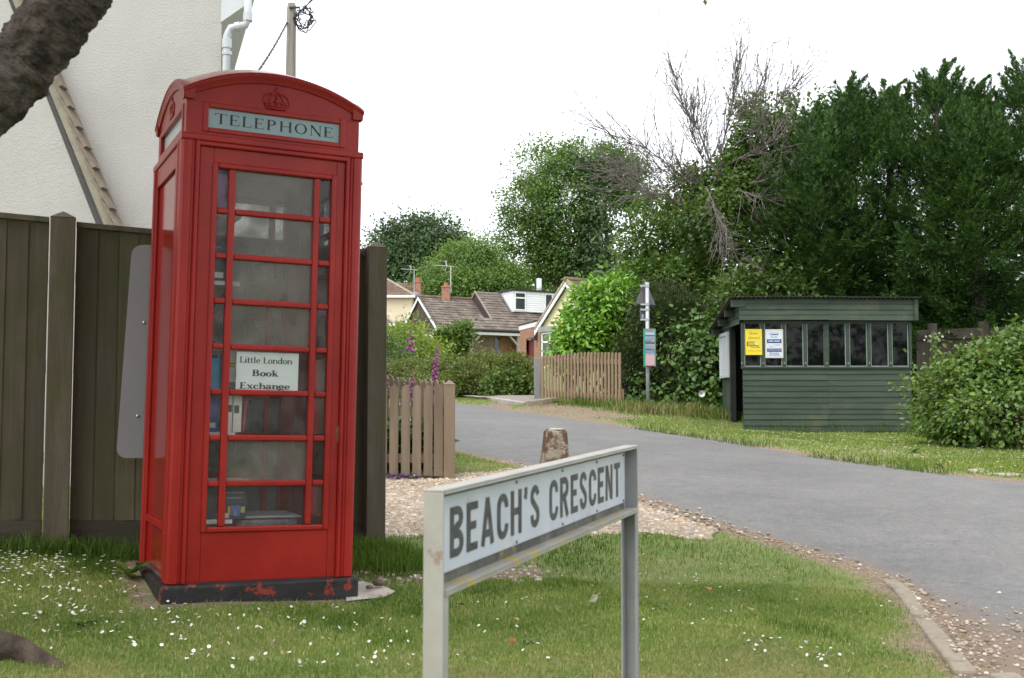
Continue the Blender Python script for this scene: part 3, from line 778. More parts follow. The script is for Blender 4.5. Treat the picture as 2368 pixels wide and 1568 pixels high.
m_acr = glass_mat("kiosk_glass", (.98, .985, .98), .03, (.40, .38, .34), .55, 7, .05)
m_haz_ = glass_mat("hazy_acrylic", (.95, .95, .93), .21, (.36, .34, .30), .6, 6, .10)
m_rear = glass_mat("light_blocking_glass", (.8, .8, .78), .55, (.24, .23, .21), .5, 5, .2)  # dull film added to rear and side panes to hold back light
four(glaz, (0,)).build("glazing", m_acr, door, local=True); [four(lambda b_, k=k: hazy(b_, k), (0,)).build("hazy_pane", m_haz_, door, local=True) for k in (0, 1, 2, 3, 6)]
# rusty stain where the handle sat, small knocks
rz_ = MB(); rz_.box(.796, .812, .0135, .017, .66, .735); 
m_rust = M("rust", (.13, .05, .03), (.24, .10, .06), 30, .85, bump=.4)
rz_.build("handle_scar", m_rust, door, local=True, bevel=.002)
for s_ in (1, 2):
    w_ = four(leaf, (s_,)).build("side_window", m_red, kiosk, local=True, bevel=.004)
    four(bead, (s_,)).build("glazing_frame", m_red, w_, local=True, bevel=.005)
    four(glaz, (s_,)).build("glazing", m_acr if s_ == 1 else m_rear, w_, local=True); [four(lambda b_, k=k: hazy(b_, k), (s_,)).build("hazy_pane", m_rear, w_, local=True) for k in (0, 1, 2, 3, 6)]
# solid panel on the left face (front-face coordinates mirrored: u runs from the back corner forward)
def panel(b_):
    b_.box(.088, .812, .024, .05, .0, 2.084)
def pframe(b_):
    b_.box(.0915, .100, .010, .024, .0, 2.084); b_.box(.690, .8085, .010, .024, .0, 2.084)
    b_.box(.100, .690, .010, .024, 1.985, 2.084); b_.box(.100, .690, .014, .024, .225, .262)
four(panel, (3,)).build("side_panel", m_redp, kiosk, local=True)
four(pframe, (3,)).build("panel_frame", m_red, kiosk, local=True, bevel=.006, seg=3)
# head: four pediments and the dome
def zarc(u, c=.45, half=.45, z0=2.325, rise=.125): 
    Rr = (half * half + rise * rise) / (2 * rise); return z0 + rise - Rr + math.sqrt(max(Rr * Rr - (u - c) ** 2, 0))
def pediment(b_):
    us = np.linspace(.024, .876, 25)
    low, hi = 2.1205, lambda u: zarc(u) - .03
    # face with the opening for the fascia sign
    for i in range(24):
        a_, c_ = us[i], us[i + 1]
        b_.add([(a_, .022, 2.276), (c_, .022, 2.276), (c_, .022, hi(c_)), (a_, .022, hi(a_))], [(0, 1, 2, 3)])
    b_.box(.024, .122, .022, .08, 2.1205, 2.2757); b_.box(.780, .876, .022, .08, 2.1205, 2.2757)
    b_.box(.122, .780, .022, .08, 2.1205, 2.135)
four(pediment).build("head", m_red, kiosk, local=True, bevel=.0)
def sframe(b_):
    b_.box(.098, .126, .016, .05, 2.134, 2.280); b_.box(.776, .804, .016, .05, 2.134, 2.280)
    b_.box(.126, .776, .016, .05, 2.254, 2.280); b_.box(.126, .776, .016, .05, 2.134, 2.158)
def archm(b_):
    us = np.linspace(.006, .894, 41); vs = []
    prof = [(.022, -.044), (.014, -.042), (.010, -.028), (.003, -.012), (.001, .0), (.006, .009), (.016, .012), (.06, .012), (.06, -.044)]
    for u in us:
        z = zarc(u)
        for v, dz in prof: vs.append((u, v, z + dz))
    k = len(prof); fs = []
    for i in range(40):
        for j in range(k): fs.append((i * k + j, (i + 1) * k + j, (i + 1) * k + (j + 1) % k, i * k + (j + 1) % k))
    fs += [tuple(range(k)), tuple(range(41 * k - 1, 40 * k - 1, -1))]
    b_.add(vs, fs)
n = 33; us = np.linspace(.0, .9, n); dv = []; df_ = []
for y in us:
    for x in us:
        kx = ((x - .45) / .45) ** 2; ky = ((y - .45) / .45) ** 2
        dv.append((x, y, 2.338 + .125 * (1 - kx) + .125 * (1 - ky) - .022))
for j in range(n - 1):
    for i in range(n - 1): df_.append((j * n + i, j * n + i + 1, (j + 1) * n + i + 1, (j + 1) * n + i))
m_roofred = M("weathered_red_roof", (.42, .06, .05), (.55, .22, .20), 10, .22, bump=.15, bscale=30, spec=.5, c3=(.5, .4, .36), s3=14, f3=(.55, .75))
rf = MB().add(dv, df_).build("roof", m_roofred, kiosk, local=True, smooth=True)
four(archm).build("roof_moulding", m_red, rf, local=True)
m_opal = M("blue_grey_opal_glass", (.20, .29, .31), (.24, .33, .345), 2, .18, spec=.5)
m_mesh = M("wired_glass", (.42, .45, .45), (.55, .58, .58), 130, .3, stretch=(1, 1, 1), spec=.5)
m_blk = M("black_lettering", (.012, .012, .016), rough=.4)
sg = four(lambda b_: b_.box(.124, .778, .030, .036, 2.156, 2.256), (0, 1, 2)).build("fascia_sign", m_opal, kiosk, local=True)
four(sframe).build("sign_frame", m_red, sg, local=True, bevel=.005)
mb = MB(); lettering(mb, "TELEPHONE", .158, 2.181, .052, lambda x, y, k: (x, .030 - k, y), lambda c_: serif(c_, .14, .05, .055), gap=.17, fit=.588)
mb.build("lettering", m_blk, sg, local=True)
four(lambda b_: b_.box(.124, .778, .038, .044, 2.156, 2.256), (3,)).build("side_fascia_glass", m_mesh, kiosk, local=True)
# crown emblem in relief on the pediments
def crown(b_):
    cx, y0 = .45, .022
    base = [(cx + .05 * math.sin(R(t)), y0 - .004 - .010 * math.cos(R(t)), 2.289 + .004 * (1 - math.cos(R(t)))) for t in range(-90, 91, 15)]
    b_.tube(base, .006, 6); b_.tube([(q[0] * 1.09 - cx * .09, q[1] - .001, q[2] + .011) for q in base], .0045, 6)
    b_.box(cx - .05, cx + .05, y0 - .007, y0 + .004, 2.287, 2.302)
    for s_ in (-1, 1):
        b_.tube([(cx + s_ * .054, y0 - .003, 2.300), (cx + s_ * .067, y0 - .005, 2.327), (cx + s_ * .055, y0 - .007, 2.352), (cx + s_ * .028, y0 - .008, 2.364), (cx, y0 - .008, 2.366)], [.004, .005, .005, .005, .005], 6)
        b_.tube([(cx + s_ * .03, y0 - .004, 2.302), (cx + s_ * .036, y0 - .009, 2.33), (cx + s_ * .020, y0 - .011, 2.358), (cx, y0 - .010, 2.366)], .004, 6)
        for dx, z, r in ((.03, 2.318, .009), (.051, 2.316, .008), (.062, 2.340, .005), (.046, 2.357, .005)): b_.ball((cx + s_ * dx, y0 - .004, z), (r, r * .9, r), 8, 5)
    b_.box(cx - .006, cx + .006, y0 - .012, y0 + .002, 2.306, 2.336); b_.box(cx - .013, cx + .013, y0 - .012, y0 + .002, 2.318, 2.326)
    b_.tube([(cx, y0 - .008, 2.335), (cx, y0 - .011, 2.366)], .005, 6)
    b_.ball((cx, y0 - .007, 2.376), (.010, .008, .009), 8, 6); b_.box(cx - .003, cx + .003, y0 - .009, y0 + .001, 2.382, 2.397); b_.box(cx - .008, cx + .008, y0 - .009, y0 + .001, 2.386, 2.391)
def crown_flat(b_):
    crown(b_); b_.v = [(x, .0215 + (y - .022) * .5, z) for x, y, z in b_.v]
for s_ in (0, 3): four(crown_flat, (s_,)).build("crown_emblem", m_red, kiosk, local=True, smooth=True)
# inside: floor, ceiling and shelves down the left wall
m_in = M("dark_red_interior", (.20, .012, .012), (.24, .016, .014), 3, .5)
m_white = M("white_paint", (.72, .72, .70), (.78, .78, .77), 5, .5)
MB().box(.02, .88, .02, .88, -.01, .012).build("floor", M("kiosk_floor", (.08, .07, .065), rough=.9), kiosk, local=True)
MB().box(.055, .845, .055, .845, 2.124, 2.134).build("ceiling", m_white, kiosk, local=True)
MB().box(.052, .058, .10, .80, .03, 2.06).build("back_board", m_in, kiosk, local=True)
for z in (.285, .70, 1.115, 1.43, 1.765):
    MB().box(.062, .315, .085, .80, z - .022, z).build("shelf", m_white, kiosk, local=True, bevel=.003)
# hinge lug on the right hand corner
MB().prism([(.9, .10, 2.015), (.93, .10, 1.985), (.93, .10, 1.975), (.9, .10, 1.96)], (0, .03, 0)).build("hinge_lug", m_red, kiosk, local=True, bevel=.002)

# ---- notice behind the door glass
T_k = np.array(KM)
def kw(u, v, z): return tuple((T_k @ np.array([u, v, z, 1]))[:3])
def kthing(name, label, cat, u, v, z, group=None):
    return thing(name, label, cat, mat=KM @ Matrix.Translation((u, v, z)), group=group)
nt_ = kthing("notice", "white card lettered Little London Book Exchange behind the kiosk door glass", "notice", .3, .036, .897)
m_card = M("white_card", (.74, .78, .77), rough=.55)
MB().box(.0, .303, .001, .004, .0, .192).build("card", m_card, nt_, local=True)
mb = MB(); plc = lambda x, y, k: (x, .001 - k, y)
g = lambda c_: serif(c_, .17, .06, .05)
lettering(mb, "Little London", .016, .138, .030, plc, g, gap=.03, fit=.255); mb.build("lettering", m_blk, nt_, local=True); mb = MB()
g2_ = lambda c_: serif(c_, .21, .09, .07)
lettering(mb, "Book", .077, .076, .030, plc, g2_, gap=.03, fit=.128); mb.build("lettering", m_blk, nt_, local=True); mb = MB()
lettering(mb, "Exchange", .018, .014, .030, plc, g2_, gap=.03, fit=.245)
mb.build("lettering", m_blk, nt_, local=True)

# ---- books standing on the shelves, covers to the glass
def book(label, u, v, z, w, h, t, cov, marks=(), lean=0, cat="book"):
    b_ = thing("book", label, cat, mat=KM @ Matrix.Translation((u, v, z)) @ Matrix.Rotation(R(lean), 4, 'Y'), group="books on the kiosk shelves")
    mc = M("book_cover", cov, tuple(min(1, c_ * 1.25) for c_ in cov), 25, .45)
    q = MB(); q.box(0, w, 0, .003, 0, h); q.box(0, w, t - .003, t, 0, h); q.box(0, .003, .003, t - .003, 0, h); q.build("cover", mc, b_, local=True)
    MB().box(.004, w - .004, .003, t - .003, .003, h - .003).build("pages", M("paper", (.66, .63, .55), rough=.9), b_, local=True)
    for i, (x0, x1, z0, z1, col) in enumerate(marks):
        MB().box(x0 * w, x1 * w, -.0012, -.0002, z0 * h, z1 * h).build("cover_print", M("print", col, rough=.5), b_, local=True)
    return b_
book("purple hardback leaning behind the top left pane of the kiosk", .165, .085, 1.766, .06, .19, .03, (.24, .05, .22), lean=3)
book("black book upright behind the second left pane from the top", .150, .085, 1.555, .052, .2, .025, (.012, .014, .02))
book("black paperback back cover with barcode behind the fourth left pane", .130, .085, 1.431, .115, .20, .02, (.015, .017, .022), [(.3, .9, .06, .2, (.6, .6, .66)), (.2, .85, .5, .52, (.3, .3, .32)), (.2, .8, .56, .58, (.3, .3, .32)), (.2, .85, .62, .64, (.3, .3, .32)), (.2, .75, .8, .82, (.3, .3, .32))])
book("bright blue paperback with dark figures behind the fifth left pane", .135, .085, 1.116 - .21, .095, .165, .02, (.03, .24, .42), [(.1, .9, .9, .99, (.02, .04, .07)), (.35, .6, .45, .75, (.02, .05, .1)), (.45, .6, .3, .6, (.5, .6, .65)), (.05, .45, .03, .28, (.12, .3, .55))])
book("white paperback with rainbow stripe half hidden by the white notice", .245, .09, 1.116 - .21, .075, .185, .02, (.55, .53, .56), [(.0, .8, .66, .70, (.6, .05, .03)), (.0, .8, .62, .66, (.65, .5, .03)), (.0, .8, .58, .62, (.05, .3, .08)), (.0, .9, .0, .2, (.06, .06, .07))])
book("dark blue paperback with pale label behind the sixth left pane", .155, .085, .701, .075, .17, .02, (.03, .06, .22), [(.05, .4, .1, .35, (.5, .55, .35)), (.5, .85, .12, .26, (.55, .56, .55)), (.0, .45, .55, .95, (.3, .42, .6))])
book("slim white paperback with dark photo leftmost beside the red spine", .262, .085, .701, .035, .175, .022, (.62, .60, .55), [(.4, .95, .55, .75, (.03, .03, .07))])
book("second slim white paperback with dark photo next to the red spine", .302, .085, .701, .04, .175, .022, (.60, .58, .52), [(.1, .7, .52, .74, (.05, .06, .05))])
book("thin red spined book standing right of the white paperbacks", .347, .085, .701, .013, .17, .02, (.28, .015, .05), lean=4)
book("black childrens book with colourful print on the bottom shelf", .262, .08, .286, .115, .145, .02, (.03, .035, .05), [(.0, .3, .04, .2, (.6, .55, .5)), (.25, .35, .15, .42, (.65, .3, .03)), (.38, .75, .1, .45, (.08, .13, .35)), (.5, .62, .12, .3, (.4, .5, .6)), (.78, .95, .2, .4, (.45, .4, .12)), (.05, .9, .85, .88, (.3, .3, .3)), (.1, .8, .68, .71, (.3, .3, .3))])
book("dark grey book leaning in the bottom left corner pane", .185, .085, .286, .055, .15, .025, (.05, .05, .048), lean=-5)
book("cream paperback lying on the shelf behind the seventh pane", .268, .085, .462, .12, .012, .16, (.55, .47, .28))
MB().box(.064, .38, .09, .5, .44, .461).build("shelf", m_white, kiosk, local=True, bevel=.003)
MB().box(.064, .3, .085, .5, .885, .905).build("shelf", m_white, kiosk, local=True, bevel=.003)
MB().box(.064, .3, .085, .5, 1.535, 1.554).build("shelf", m_white, kiosk, local=True, bevel=.003)
tb = kthing("plastic_tub", "clear plastic tub on the kiosk floor behind the lowest pane", "tub", .36, .12, .012)
q = MB(); q.prism([(0, 0, 0), (.26, 0, 0), (.29, 0, .27), (-.02, 0, .27)], (0, .3, 0)); q.build("box", glass_mat("tub_plastic", (.85, .85, .87), .35, (.45, .45, .48), .5), tb, local=True, bevel=.02)
MB().box(-.03, .30, -.01, .31, .271, .283).build("lid", M("tub_lid", (.35, .35, .38), rough=.4), tb, local=True, bevel=.006)

# ------------------------------------------------------------------ street name sign
sA = P(1027, 1134, 2.40); sB = P(1474, 1030, 3.84)     # front top corners of the plate frame
sdir = (sB - sA); sdir[2] = 0; SL = np.linalg.norm(sdir); sdir /= SL
stopz = (sA[2] + sB[2]) / 2
snrm = np.array([sdir[1], -sdir[0], 0])           # towards the reader
if snrm[0] * (-sA[0]) + snrm[1] * (-sA[1]) < 0: snrm = -snrm
SZS = (sB[2] - sA[2]) / SL
S_M = Matrix((( sdir[0], -snrm[0], 0, sA[0]), (sdir[1], -snrm[1], 0, sA[1]), (0, 0, 1, 0), (0, 0, 0, 1)))
sign = thing("street_name_sign", "rusting grey street name sign lettered BEACH'S CRESCENT on two channel posts in the lawn", "street sign", mat=S_M)
m_steel = M("grey_sign_paint", (.24, .25, .255), (.32, .33, .33), 6, .5, bump=.15, bscale=60, c3=(.15, .07, .045), s3=7, f3=(.62, .68))
m_steel2 = M("weathered_pale_steel", (.30, .29, .26), (.39, .38, .345), 4, .55, bump=.12, bscale=60, c3=(.20, .10, .06), s3=5.5, f3=(.58, .66))
m_frin = M("blackened_channel", (.06, .06, .055), (.16, .155, .12), 14, .7, c3=(.34, .26, .05), s3=12, f3=(.58, .68))
m_lich = M("lichened_rail", (.26, .25, .215), (.35, .34, .30), 8, .7, bump=.3, bscale=90, c3=(.40, .29, .05), s3=10, f3=(.53, .62))
m_plate = M("white_sign_plate", (.44, .485, .54), (.53, .565, .61), 5, .28, spec=.5, c3=(.26, .24, .17), s3=6, f3=(.58, .78))
Hf = .205; dpt = .046     # frame height and channel depth
zt_ = stopz
topx = .052
# top and end flanges (y from 0 = front edge, positive = away from the reader)
for nm, bx in (("left_post", (-.004, .046)), ("right_post", (SL - .050, SL))):
    b_ = MB(); x0, x1 = bx
    z0 = -.35
    b_.box(x0, x1, .0, .004, z0, zt_) if nm == "left_post" and False else None
    # channel: web faces outwards along the sign, two flanges
    if nm == "left_post":
        b_.box(x0, x0 + .005, .0, dpt, z0, zt_ - .004); b_.box(x0 + .0052, x0 + .028, .0, .005, z0, zt_ - Hf); b_.box(x0 + .0052, x1, dpt - .005, dpt, z0, zt_ - .004)
    else:
        b_.box(x1 - .005, x1, .0, dpt, z0, zt_ - .004); b_.box(x0, x1 - .0052, dpt - .005, dpt, z0, zt_ - .004); b_.box(x1 - .030, x1 - .0052, .0, .005, z0, zt_ - Hf - .002)
    b_.build("post", m_steel2 if nm == "left_post" else m_steel, sign, local=True, bevel=.0015)
b_ = MB(); b_.box(-.004, SL, .0, dpt, zt_ - .0038, zt_ + .001); b_.box(.004, SL - .006, .0, .003, zt_ - .010, zt_ - .004); b_.build("top_rail", m_steel2, sign, local=True, bevel=.002)
b_ = MB(); b_.box(.003, SL - .0055, -.004, dpt, zt_ - Hf - .006, zt_ - Hf); b_.box(.003, SL - .0055, -.004, -.0005, zt_ - Hf - .014, zt_ - Hf - .0062); b_.build("bottom_rail", m_lich, sign, local=True, bevel=.0012)
b_ = MB(); b_.box(.006, SL - .052, dpt - .012, dpt - .0055, zt_ - Hf + .0005, zt_ - .0045); b_.build("backing_channel", m_frin, sign, local=True)
pz0, pz1 = zt_ - Hf + .022, zt_ - .020
b_ = MB(); b_.box(.010, SL - .056, dpt - .0165, dpt - .0125, pz0, pz1)
plate = b_.build("sign_plate", m_plate, sign, local=True, bevel=.002)
m_ltr = M("worn_black_letters", (.030, .030, .032), (.075, .075, .07), 30, .45)
for wd_ in (0, 1):
    mb = MB(); lettering(mb, "BEACH'S CRESCENT", .094, pz0 + .027, pz1 - pz0 - .054, lambda x, y, k: (x, dpt - .0165 - k, y), lambda c_: sans(c_, .165), gap=.16, fit=SL - .056 - .094 - .060, lift=.0008, word=wd_)
    mb.build("lettering", m_ltr, plate, local=True)
m_riv = M("rivet_steel", (.25, .2, .16), rough=.5, metal=.6)
for x in (.045, .32 * SL, .55 * SL, .76 * SL, SL - .075):
    for z in (pz0 + .008, pz1 - .008): MB().tube([(x, dpt - .0165, z), (x, dpt - .0195, z)], .004, 8).build("rivet", m_riv, plate, local=True)

# the sign has sunk at its left end: its rails slope while the posts stay upright
for o in list(sign.children) + list(plate.children):
    v = np.empty(len(o.data.vertices) * 3, np.float32); o.data.vertices.foreach_get("co", v); v = v.reshape(-1, 3)
    v[:, 2] += SZS * v[:, 0] + (sA[2] - stopz); o.data.vertices.foreach_set("co", v.ravel()); o.data.update()

# ------------------------------------------------------------------ boundary fence behind the kiosk
fA = P(140, 800, 6.35); fB = P(862, 800, 6.95); fd = (fB - fA); fd[2] = 0; FL = np.linalg.norm(fd); fd /= FL
fnr = np.array([fd[1], -fd[0], 0])
F_M = Matrix(((fd[0], -fnr[0], 0, fA[0]), (fd[1], -fnr[1], 0, fA[1]), (0, 0, 1, 0), (0, 0, 0, 1)))
fence = thing("board_fence", "tall weathered close board fence with greened posts behind the red kiosk", "fence", mat=F_M)
m_fpost = M("fence_post_wood", (.07, .058, .041), (.138, .116, .085), 9, .85, bump=.5, bscale=30, stretch=(1, 1, .12), c3=(.08, .08, .03), s3=2.2, f3=(.48, .68))
m_fboard = M("fence_board_wood", (.054, .043, .029), (.118, .098, .070), 7, .85, bump=.45, bscale=22, stretch=(1.2, 1.2, .10), c3=(.062, .062, .024), s3=1.5, f3=(.42, .64), island=.36)
m_fdark = M("fence_gravel_board", (.042, .036, .025), (.075, .066, .045), 6, .9, bump=.4, stretch=(.1, 1, 1))
zg0 = gz1(fA[0], fA[1]); zg1 = gz1(fB[0], fB[1])
ztopA = P(140, 497, 6.35)[2]; ztopB = P(862, 566, 6.95)[2]
zc = lambda x: ztopA - .045 + (ztopB - .0 - ztopA) * x / FL
def fpost(x, zt, zb, w=.115, dp=.115):
    b_ = MB(); h = w / 2
    b_.box(x - h, x + h, -dp, 0, zb - .3, zt - .03)
    b_.add([(x - h - .004, -dp - .004, zt - .03), (x + h + .004, -dp - .004, zt - .03), (x + h + .004, .004, zt - .03), (x - h - .004, .004, zt - .03), (x, -dp / 2, zt + .012)], [(0, 1, 4), (1, 2, 4), (2, 3, 4), (3, 0, 4), (3, 2, 1, 0)])
    return b_.build("post", m_fpost, fence, local=True, bevel=.004)
fpost(0, ztopA + .0, zg0, .128); fpost(FL, ztopB, zg1, .115); fpost(-1.84, ztopA + .06, zg0 + .05, .12)
rn = np.random.default_rng(5)
def fpanel(x0, x1, capdz=0):
    b_ = MB(); x = x0
    while x < x1 - .02:
        w = min(.118 + rn.normal() * .004, x1 - x); t = .004
        zt0 = zc(x) - .03 + capdz; gb = zg0 + (zg1 - zg0) * x / FL
        b_.prism([(x, -.030 - rn.random() * .003, gb + .148), (x + w, -.036 - rn.random() * .004, gb + .148), (x + w, -.024, gb + .148), (x, -.020, gb + .148)], (rn.normal() * .003, 0, zt0 - gb - .148)); x += w - .012
    p_ = b_.build("board_panel", m_fboard, fence, local=True)
    c_ = MB(); c_.prism([(x0, -.055, zc(x0) - .025 + capdz), (x1, -.055, zc(x1) - .025 + capdz), (x1, -.055, zc(x1) + .006 + capdz), (x0, -.055, zc(x0) + .006 + capdz)], (0, .06, 0)); c_.build("capping_rail", m_fpost, p_, local=True, bevel=.003)
    g_ = MB(); g_.prism([(x0, -.035, zg0 - .15), (x1, -.035, zg0 - .15), (x1, -.035, zg0 + (zg1 - zg0) * x1 / FL + .155), (x0, -.035, zg0 + (zg1 - zg0) * x0 / FL + .155)], (0, .03, 0)); g_.build("gravel_board", m_fdark, p_, local=True, bevel=.003)
    r_ = MB()
    for hh in (.45, .95, 1.45): r_.box(x0, x1, -.0185, .03, zg0 + hh, zg0 + hh + .07)
    r_.build("rail", m_fdark, p_, local=True)
fpanel(.068, FL - .06); fpanel(-1.78, -.073, .012)
# grey board behind the kiosk
gA = P(306, 567, 6.28)
gb = thing("grey_sign_board", "plain grey metal board with rounded corners seen edge on between kiosk and fence", "sign board", loc=(gA[0] + .05, gA[1], zg0))
m_gb = M("grey_board_paint", (.20, .185, .20), (.225, .21, .225), 2, .45, spec=.4)
def rrect(x0, x1, z0, z1, r, n=6):
    o = []
    for cx, cz, a0 in ((x1 - r, z0 + r, -90), (x1 - r, z1 - r, 0), (x0 + r, z1 - r, 90), (x0 + r, z0 + r, 180)):
        o += [(cx + r * math.cos(R(a0 + 90 * i / n)), cz + r * math.sin(R(a0 + 90 * i / n))) for i in range(n + 1)]
    return o
zb_, zt2 = P(270, 1060, 6.22)[2], P(306, 566, 6.22)[2]
lx0, lx1 = P(268, 1060, 6.22)[0], P(305, 566, 6.22)[0]
poly = [(x + (lx1 - lx0) * (z - zb_) / (zt2 - zb_), 6.22 + (x - lx0) * .16, z) for x, z in rrect(lx0, lx0 + .62, zb_, zt2, .055)]
MB().prism(poly, (0, .02, 0)).build("board", m_gb, gb, bevel=.002)
MB().box(lx0 + .36, lx0 + .41, 6.30, 6.34, zg0 - .2, zt2 - .1).build("post", m_fpost, gb)
m_bolt = M("bright_bolt", (.6, .6, .6), rough=.3, metal=.9)
for px, py in ((333, 746), (318, 962)):
    q = MB(); c_ = P(px, py, 6.235); q.ball(c_, .009, 8, 6); q.tube([c_ + np.array([0, .0, 0]), c_ + np.array([0, .03, 0])], .005, 6); q.build("bolt", m_bolt, gb, smooth=True)

# ------------------------------------------------------------------ white rendered house on the left
HD = 9.6
hx = P(512, 80, HD)[0]; hz0 = H(hx, HD)
house = thing("rendered_house", "tall cream rough rendered house with a tiled lean-to gable and white downpipe behind the fence", "house", loc=(hx, HD, hz0))
m_render = M("pebble_render", (.43, .42, .40), (.49, .48, .46), 1.2, .92, bump=.5, bscale=62, bdist=.02, detail=4)
zt = 6.5
SV = np.array([-2.6, 8, 0])
MB().prism([(hx - 9, HD, hz0 - .5), (hx, HD, hz0 - .5), (hx, HD, zt), (hx - 9, HD, zt)], SV).build("wall", m_render, house)
# nearer lean-to gable wall
LD = 9.43
a0, a1 = P(105, 178, LD), P(240, 510, LD)
sl = (a1[2] - a0[2]) / (a1[0] - a0[0])
topx = a0[0] - 1.0; topz = a0[2] - sl * 1.0; ex = a1[0] + 1.1; ez = a1[2] + sl * 1.1
MB().prism([(hx - 9, LD, hz0 - .5), (ex - .1, LD, hz0 - .5), (ex - .1, LD, ez - .05), (topx, LD, topz - .05), (hx - 9, LD, topz - .05)], (0, HD - LD - .002, 0)).build("lean_to_wall", m_render, house)
m_tile = M("clay_tile_edge", (.17, .135, .105), (.29, .245, .19), 12, .85, bump=.4)
m_mort = M("verge_mortar", (.25, .225, .18), (.36, .33, .275), 8, .95, bump=.5)
d = np.array([a1[0] - topx, 0, a1[2] - topz]); Lr = np.linalg.norm(d); d /= Lr; up = np.array([-d[2], 0, d[0]])
if up[2] < 0: up = -up
q = MB(); t = MB(); n = 0
o0 = np.array([topx, LD, topz]); Ltot = Lr * (ex - topx) / (a1[0] - topx)
m_ = MB(); m_.prism([o0 + up * .00 + np.array([0, -.05, 0]), o0 + d * Ltot + np.array([0, -.05, 0]), o0 + d * Ltot + up * .07 + np.array([0, -.05, 0]), o0 + up * .07 + np.array([0, -.05, 0])], (0, .09, 0))
s_ = 0
while s_ < Ltot:
    b0 = o0 + d * s_ + np.array([0, -.075, 0])
    q.prism([b0 + up * .055, b0 + d * .30 + up * .035 + up * .055, b0 + d * .30 + up * (.035 + .085), b0 + d * .02 + up * .073], (0, .13, 0))
    0 and q.prism([b0 + np.array([0, .02, 0]) + d * .05 + up * .03, b0 + np.array([0, .02, 0]) + d * .30 + up * .045, b0 + np.array([0, .02, 0]) + d * .29 + up * .075, b0 + np.array([0, .02, 0]) + d * .04 + up * .052], (0, .2, 0))
    s_ += .185
rf = MB().prism([o0 + up * .06 + np.array([0, .10, 0]), o0 + d * Ltot + up * .06 + np.array([0, .10, 0]), o0 + d * Ltot + up * .09 + np.array([0, .10, 0]), o0 + up * .09 + np.array([0, .10, 0])], (0, HD - LD - .102, 0)).build("lean_to_roof", m_tile, house)
q.build("verge_tiles", m_tile, rf); m_.build("verge_mortar", m_mort, rf)
MB().prism([o0 - up * .008 + np.array([0, -.03, 0]), o0 + d * Ltot - up * .008 + np.array([0, -.03, 0]), o0 + d * Ltot - up * .001 + np.array([0, -.03, 0]), o0 - up * .001 + np.array([0, -.03, 0])], (0, .029, 0)).build("undercloak", M("slate_strip", (.06, .06, .065), rough=.8), rf)
# eaves box, gutter and downpipe on the right hand side
m_upvc = M("white_plastic", (.50, .53, .56), (.56, .58, .61), 3, .35, spec=.5)
e0 = P(512, 62, HD)
MB().prism([(hx + .001, HD - .03, e0[2] + .03), (hx + .001, HD - .03, e0[2] + 1.6), (hx + .29, HD - .03, e0[2] + 1.6), (hx + .27, HD - .03, e0[2] + .22)], SV).build("eaves_box", m_upvc, house)
MB().prism([(hx - 9, HD - .1, zt + .3), (hx + .4, HD - .1, e0[2] + 1.62), (hx + .4, HD - .1, e0[2] + 1.72), (hx - 9, HD - .1, zt + 2)], SV * 1.02).build("roof", m_tile, house)
gp = [(hx + .27 + .065 * math.cos(R(t_)), e0[2] + .33 + .065 * math.sin(R(t_))) for t_ in range(180, 361, 20)]
b_ = MB(); b_.prism([(x, HD - .1, z) for x, z in gp] + [(gp[-1][0], HD - .1, gp[-1][1] + .02), (gp[0][0], HD - .1, gp[0][1] + .02)], SV); b_.build("gutter", m_upvc, house)
g0 = P(573, -12, HD - .05); g1 = P(573, 36, HD - .05); g2 = P(568, 58, HD - .05); g3 = P(533, 66, HD - .05); g4 = P(524.5, 85, HD - .05); g5 = P(524.5, 900, HD - .05); g5[0] = g4[0]
pp = MB().tube([g0, g1, g1 * .3 + g2 * .7, g2, g3, g3 * .4 + g4 * .6, g4, g5], .034, 12).build("downpipe", m_upvc, house, smooth=True)
b_ = MB()
for A_, B_ in ((g1 + [0, 0, .02], g1 - [0, 0, .05]), (P(555, 61, HD - .05), P(545, 63.5, HD - .05)), (g4 - [0, 0, .02], g4 - [0, 0, .10]), (P(524.5, 120, HD - .05), P(524.5, 128, HD - .05))):
    A_, B_ = np.array(A_, float), np.array(B_, float); MB().tube([A_, B_], .041, 12).build("pipe_collar", m_upvc, pp)

# ------------------------------------------------------------------ telegraph pole, cable coil and wires
pd = 20.0; pt = P(674, 9, pd); pz = H(pt[0], pd)
pole = thing("telegraph_pole", "weathered grey telegraph pole with a black cable coil rising behind the kiosk roof", "telegraph pole", loc=(pt[0], pd, pz))
m_pole = M("weathered_pole", (.17, .155, .135), (.31, .29, .255), 5, .85, bump=.5, bscale=20, stretch=(3, 3, .15), c3=(.20, .21, .08), s3=1.0, f3=(.55, .66))
b_ = MB(); b_.tube([(pt[0], pd, pz - .5), (pt[0] - .0, pd, pz + 3.5), (pt[0], pd, pt[2] - .08), (pt[0], pd, pt[2])], [.125, .108, .082, .070], 12); b_.build("shaft", m_pole, pole)
m_cab = M("black_cable", (.02, .02, .023), rough=.6)
rc = np.random.default_rng(8); cc = P(704, 46, pd); cc[1] -= .06
for k in range(7):
    pts = []
    for i in range(22):
        an = i / 21 * 2 * math.pi; rx = .10 + rc.random() * .03 + k * .006; rz = .16 + rc.random() * .03
        pts.append(cc + np.array([rx * math.cos(an) + rc.normal() * .028, rc.normal() * .03, rz * math.sin(an) * (.6 + .1 * k) + rc.normal() * .03]))
    MB().tube(pts, .009, 5).build("cable_coil", m_cab, pole)
MB().box(pt[0] - .02, pt[0] + .17, pd - .12, pd - .09, pt[2] - .12, pt[2] - .09).build("bracket", m_cab, pole)
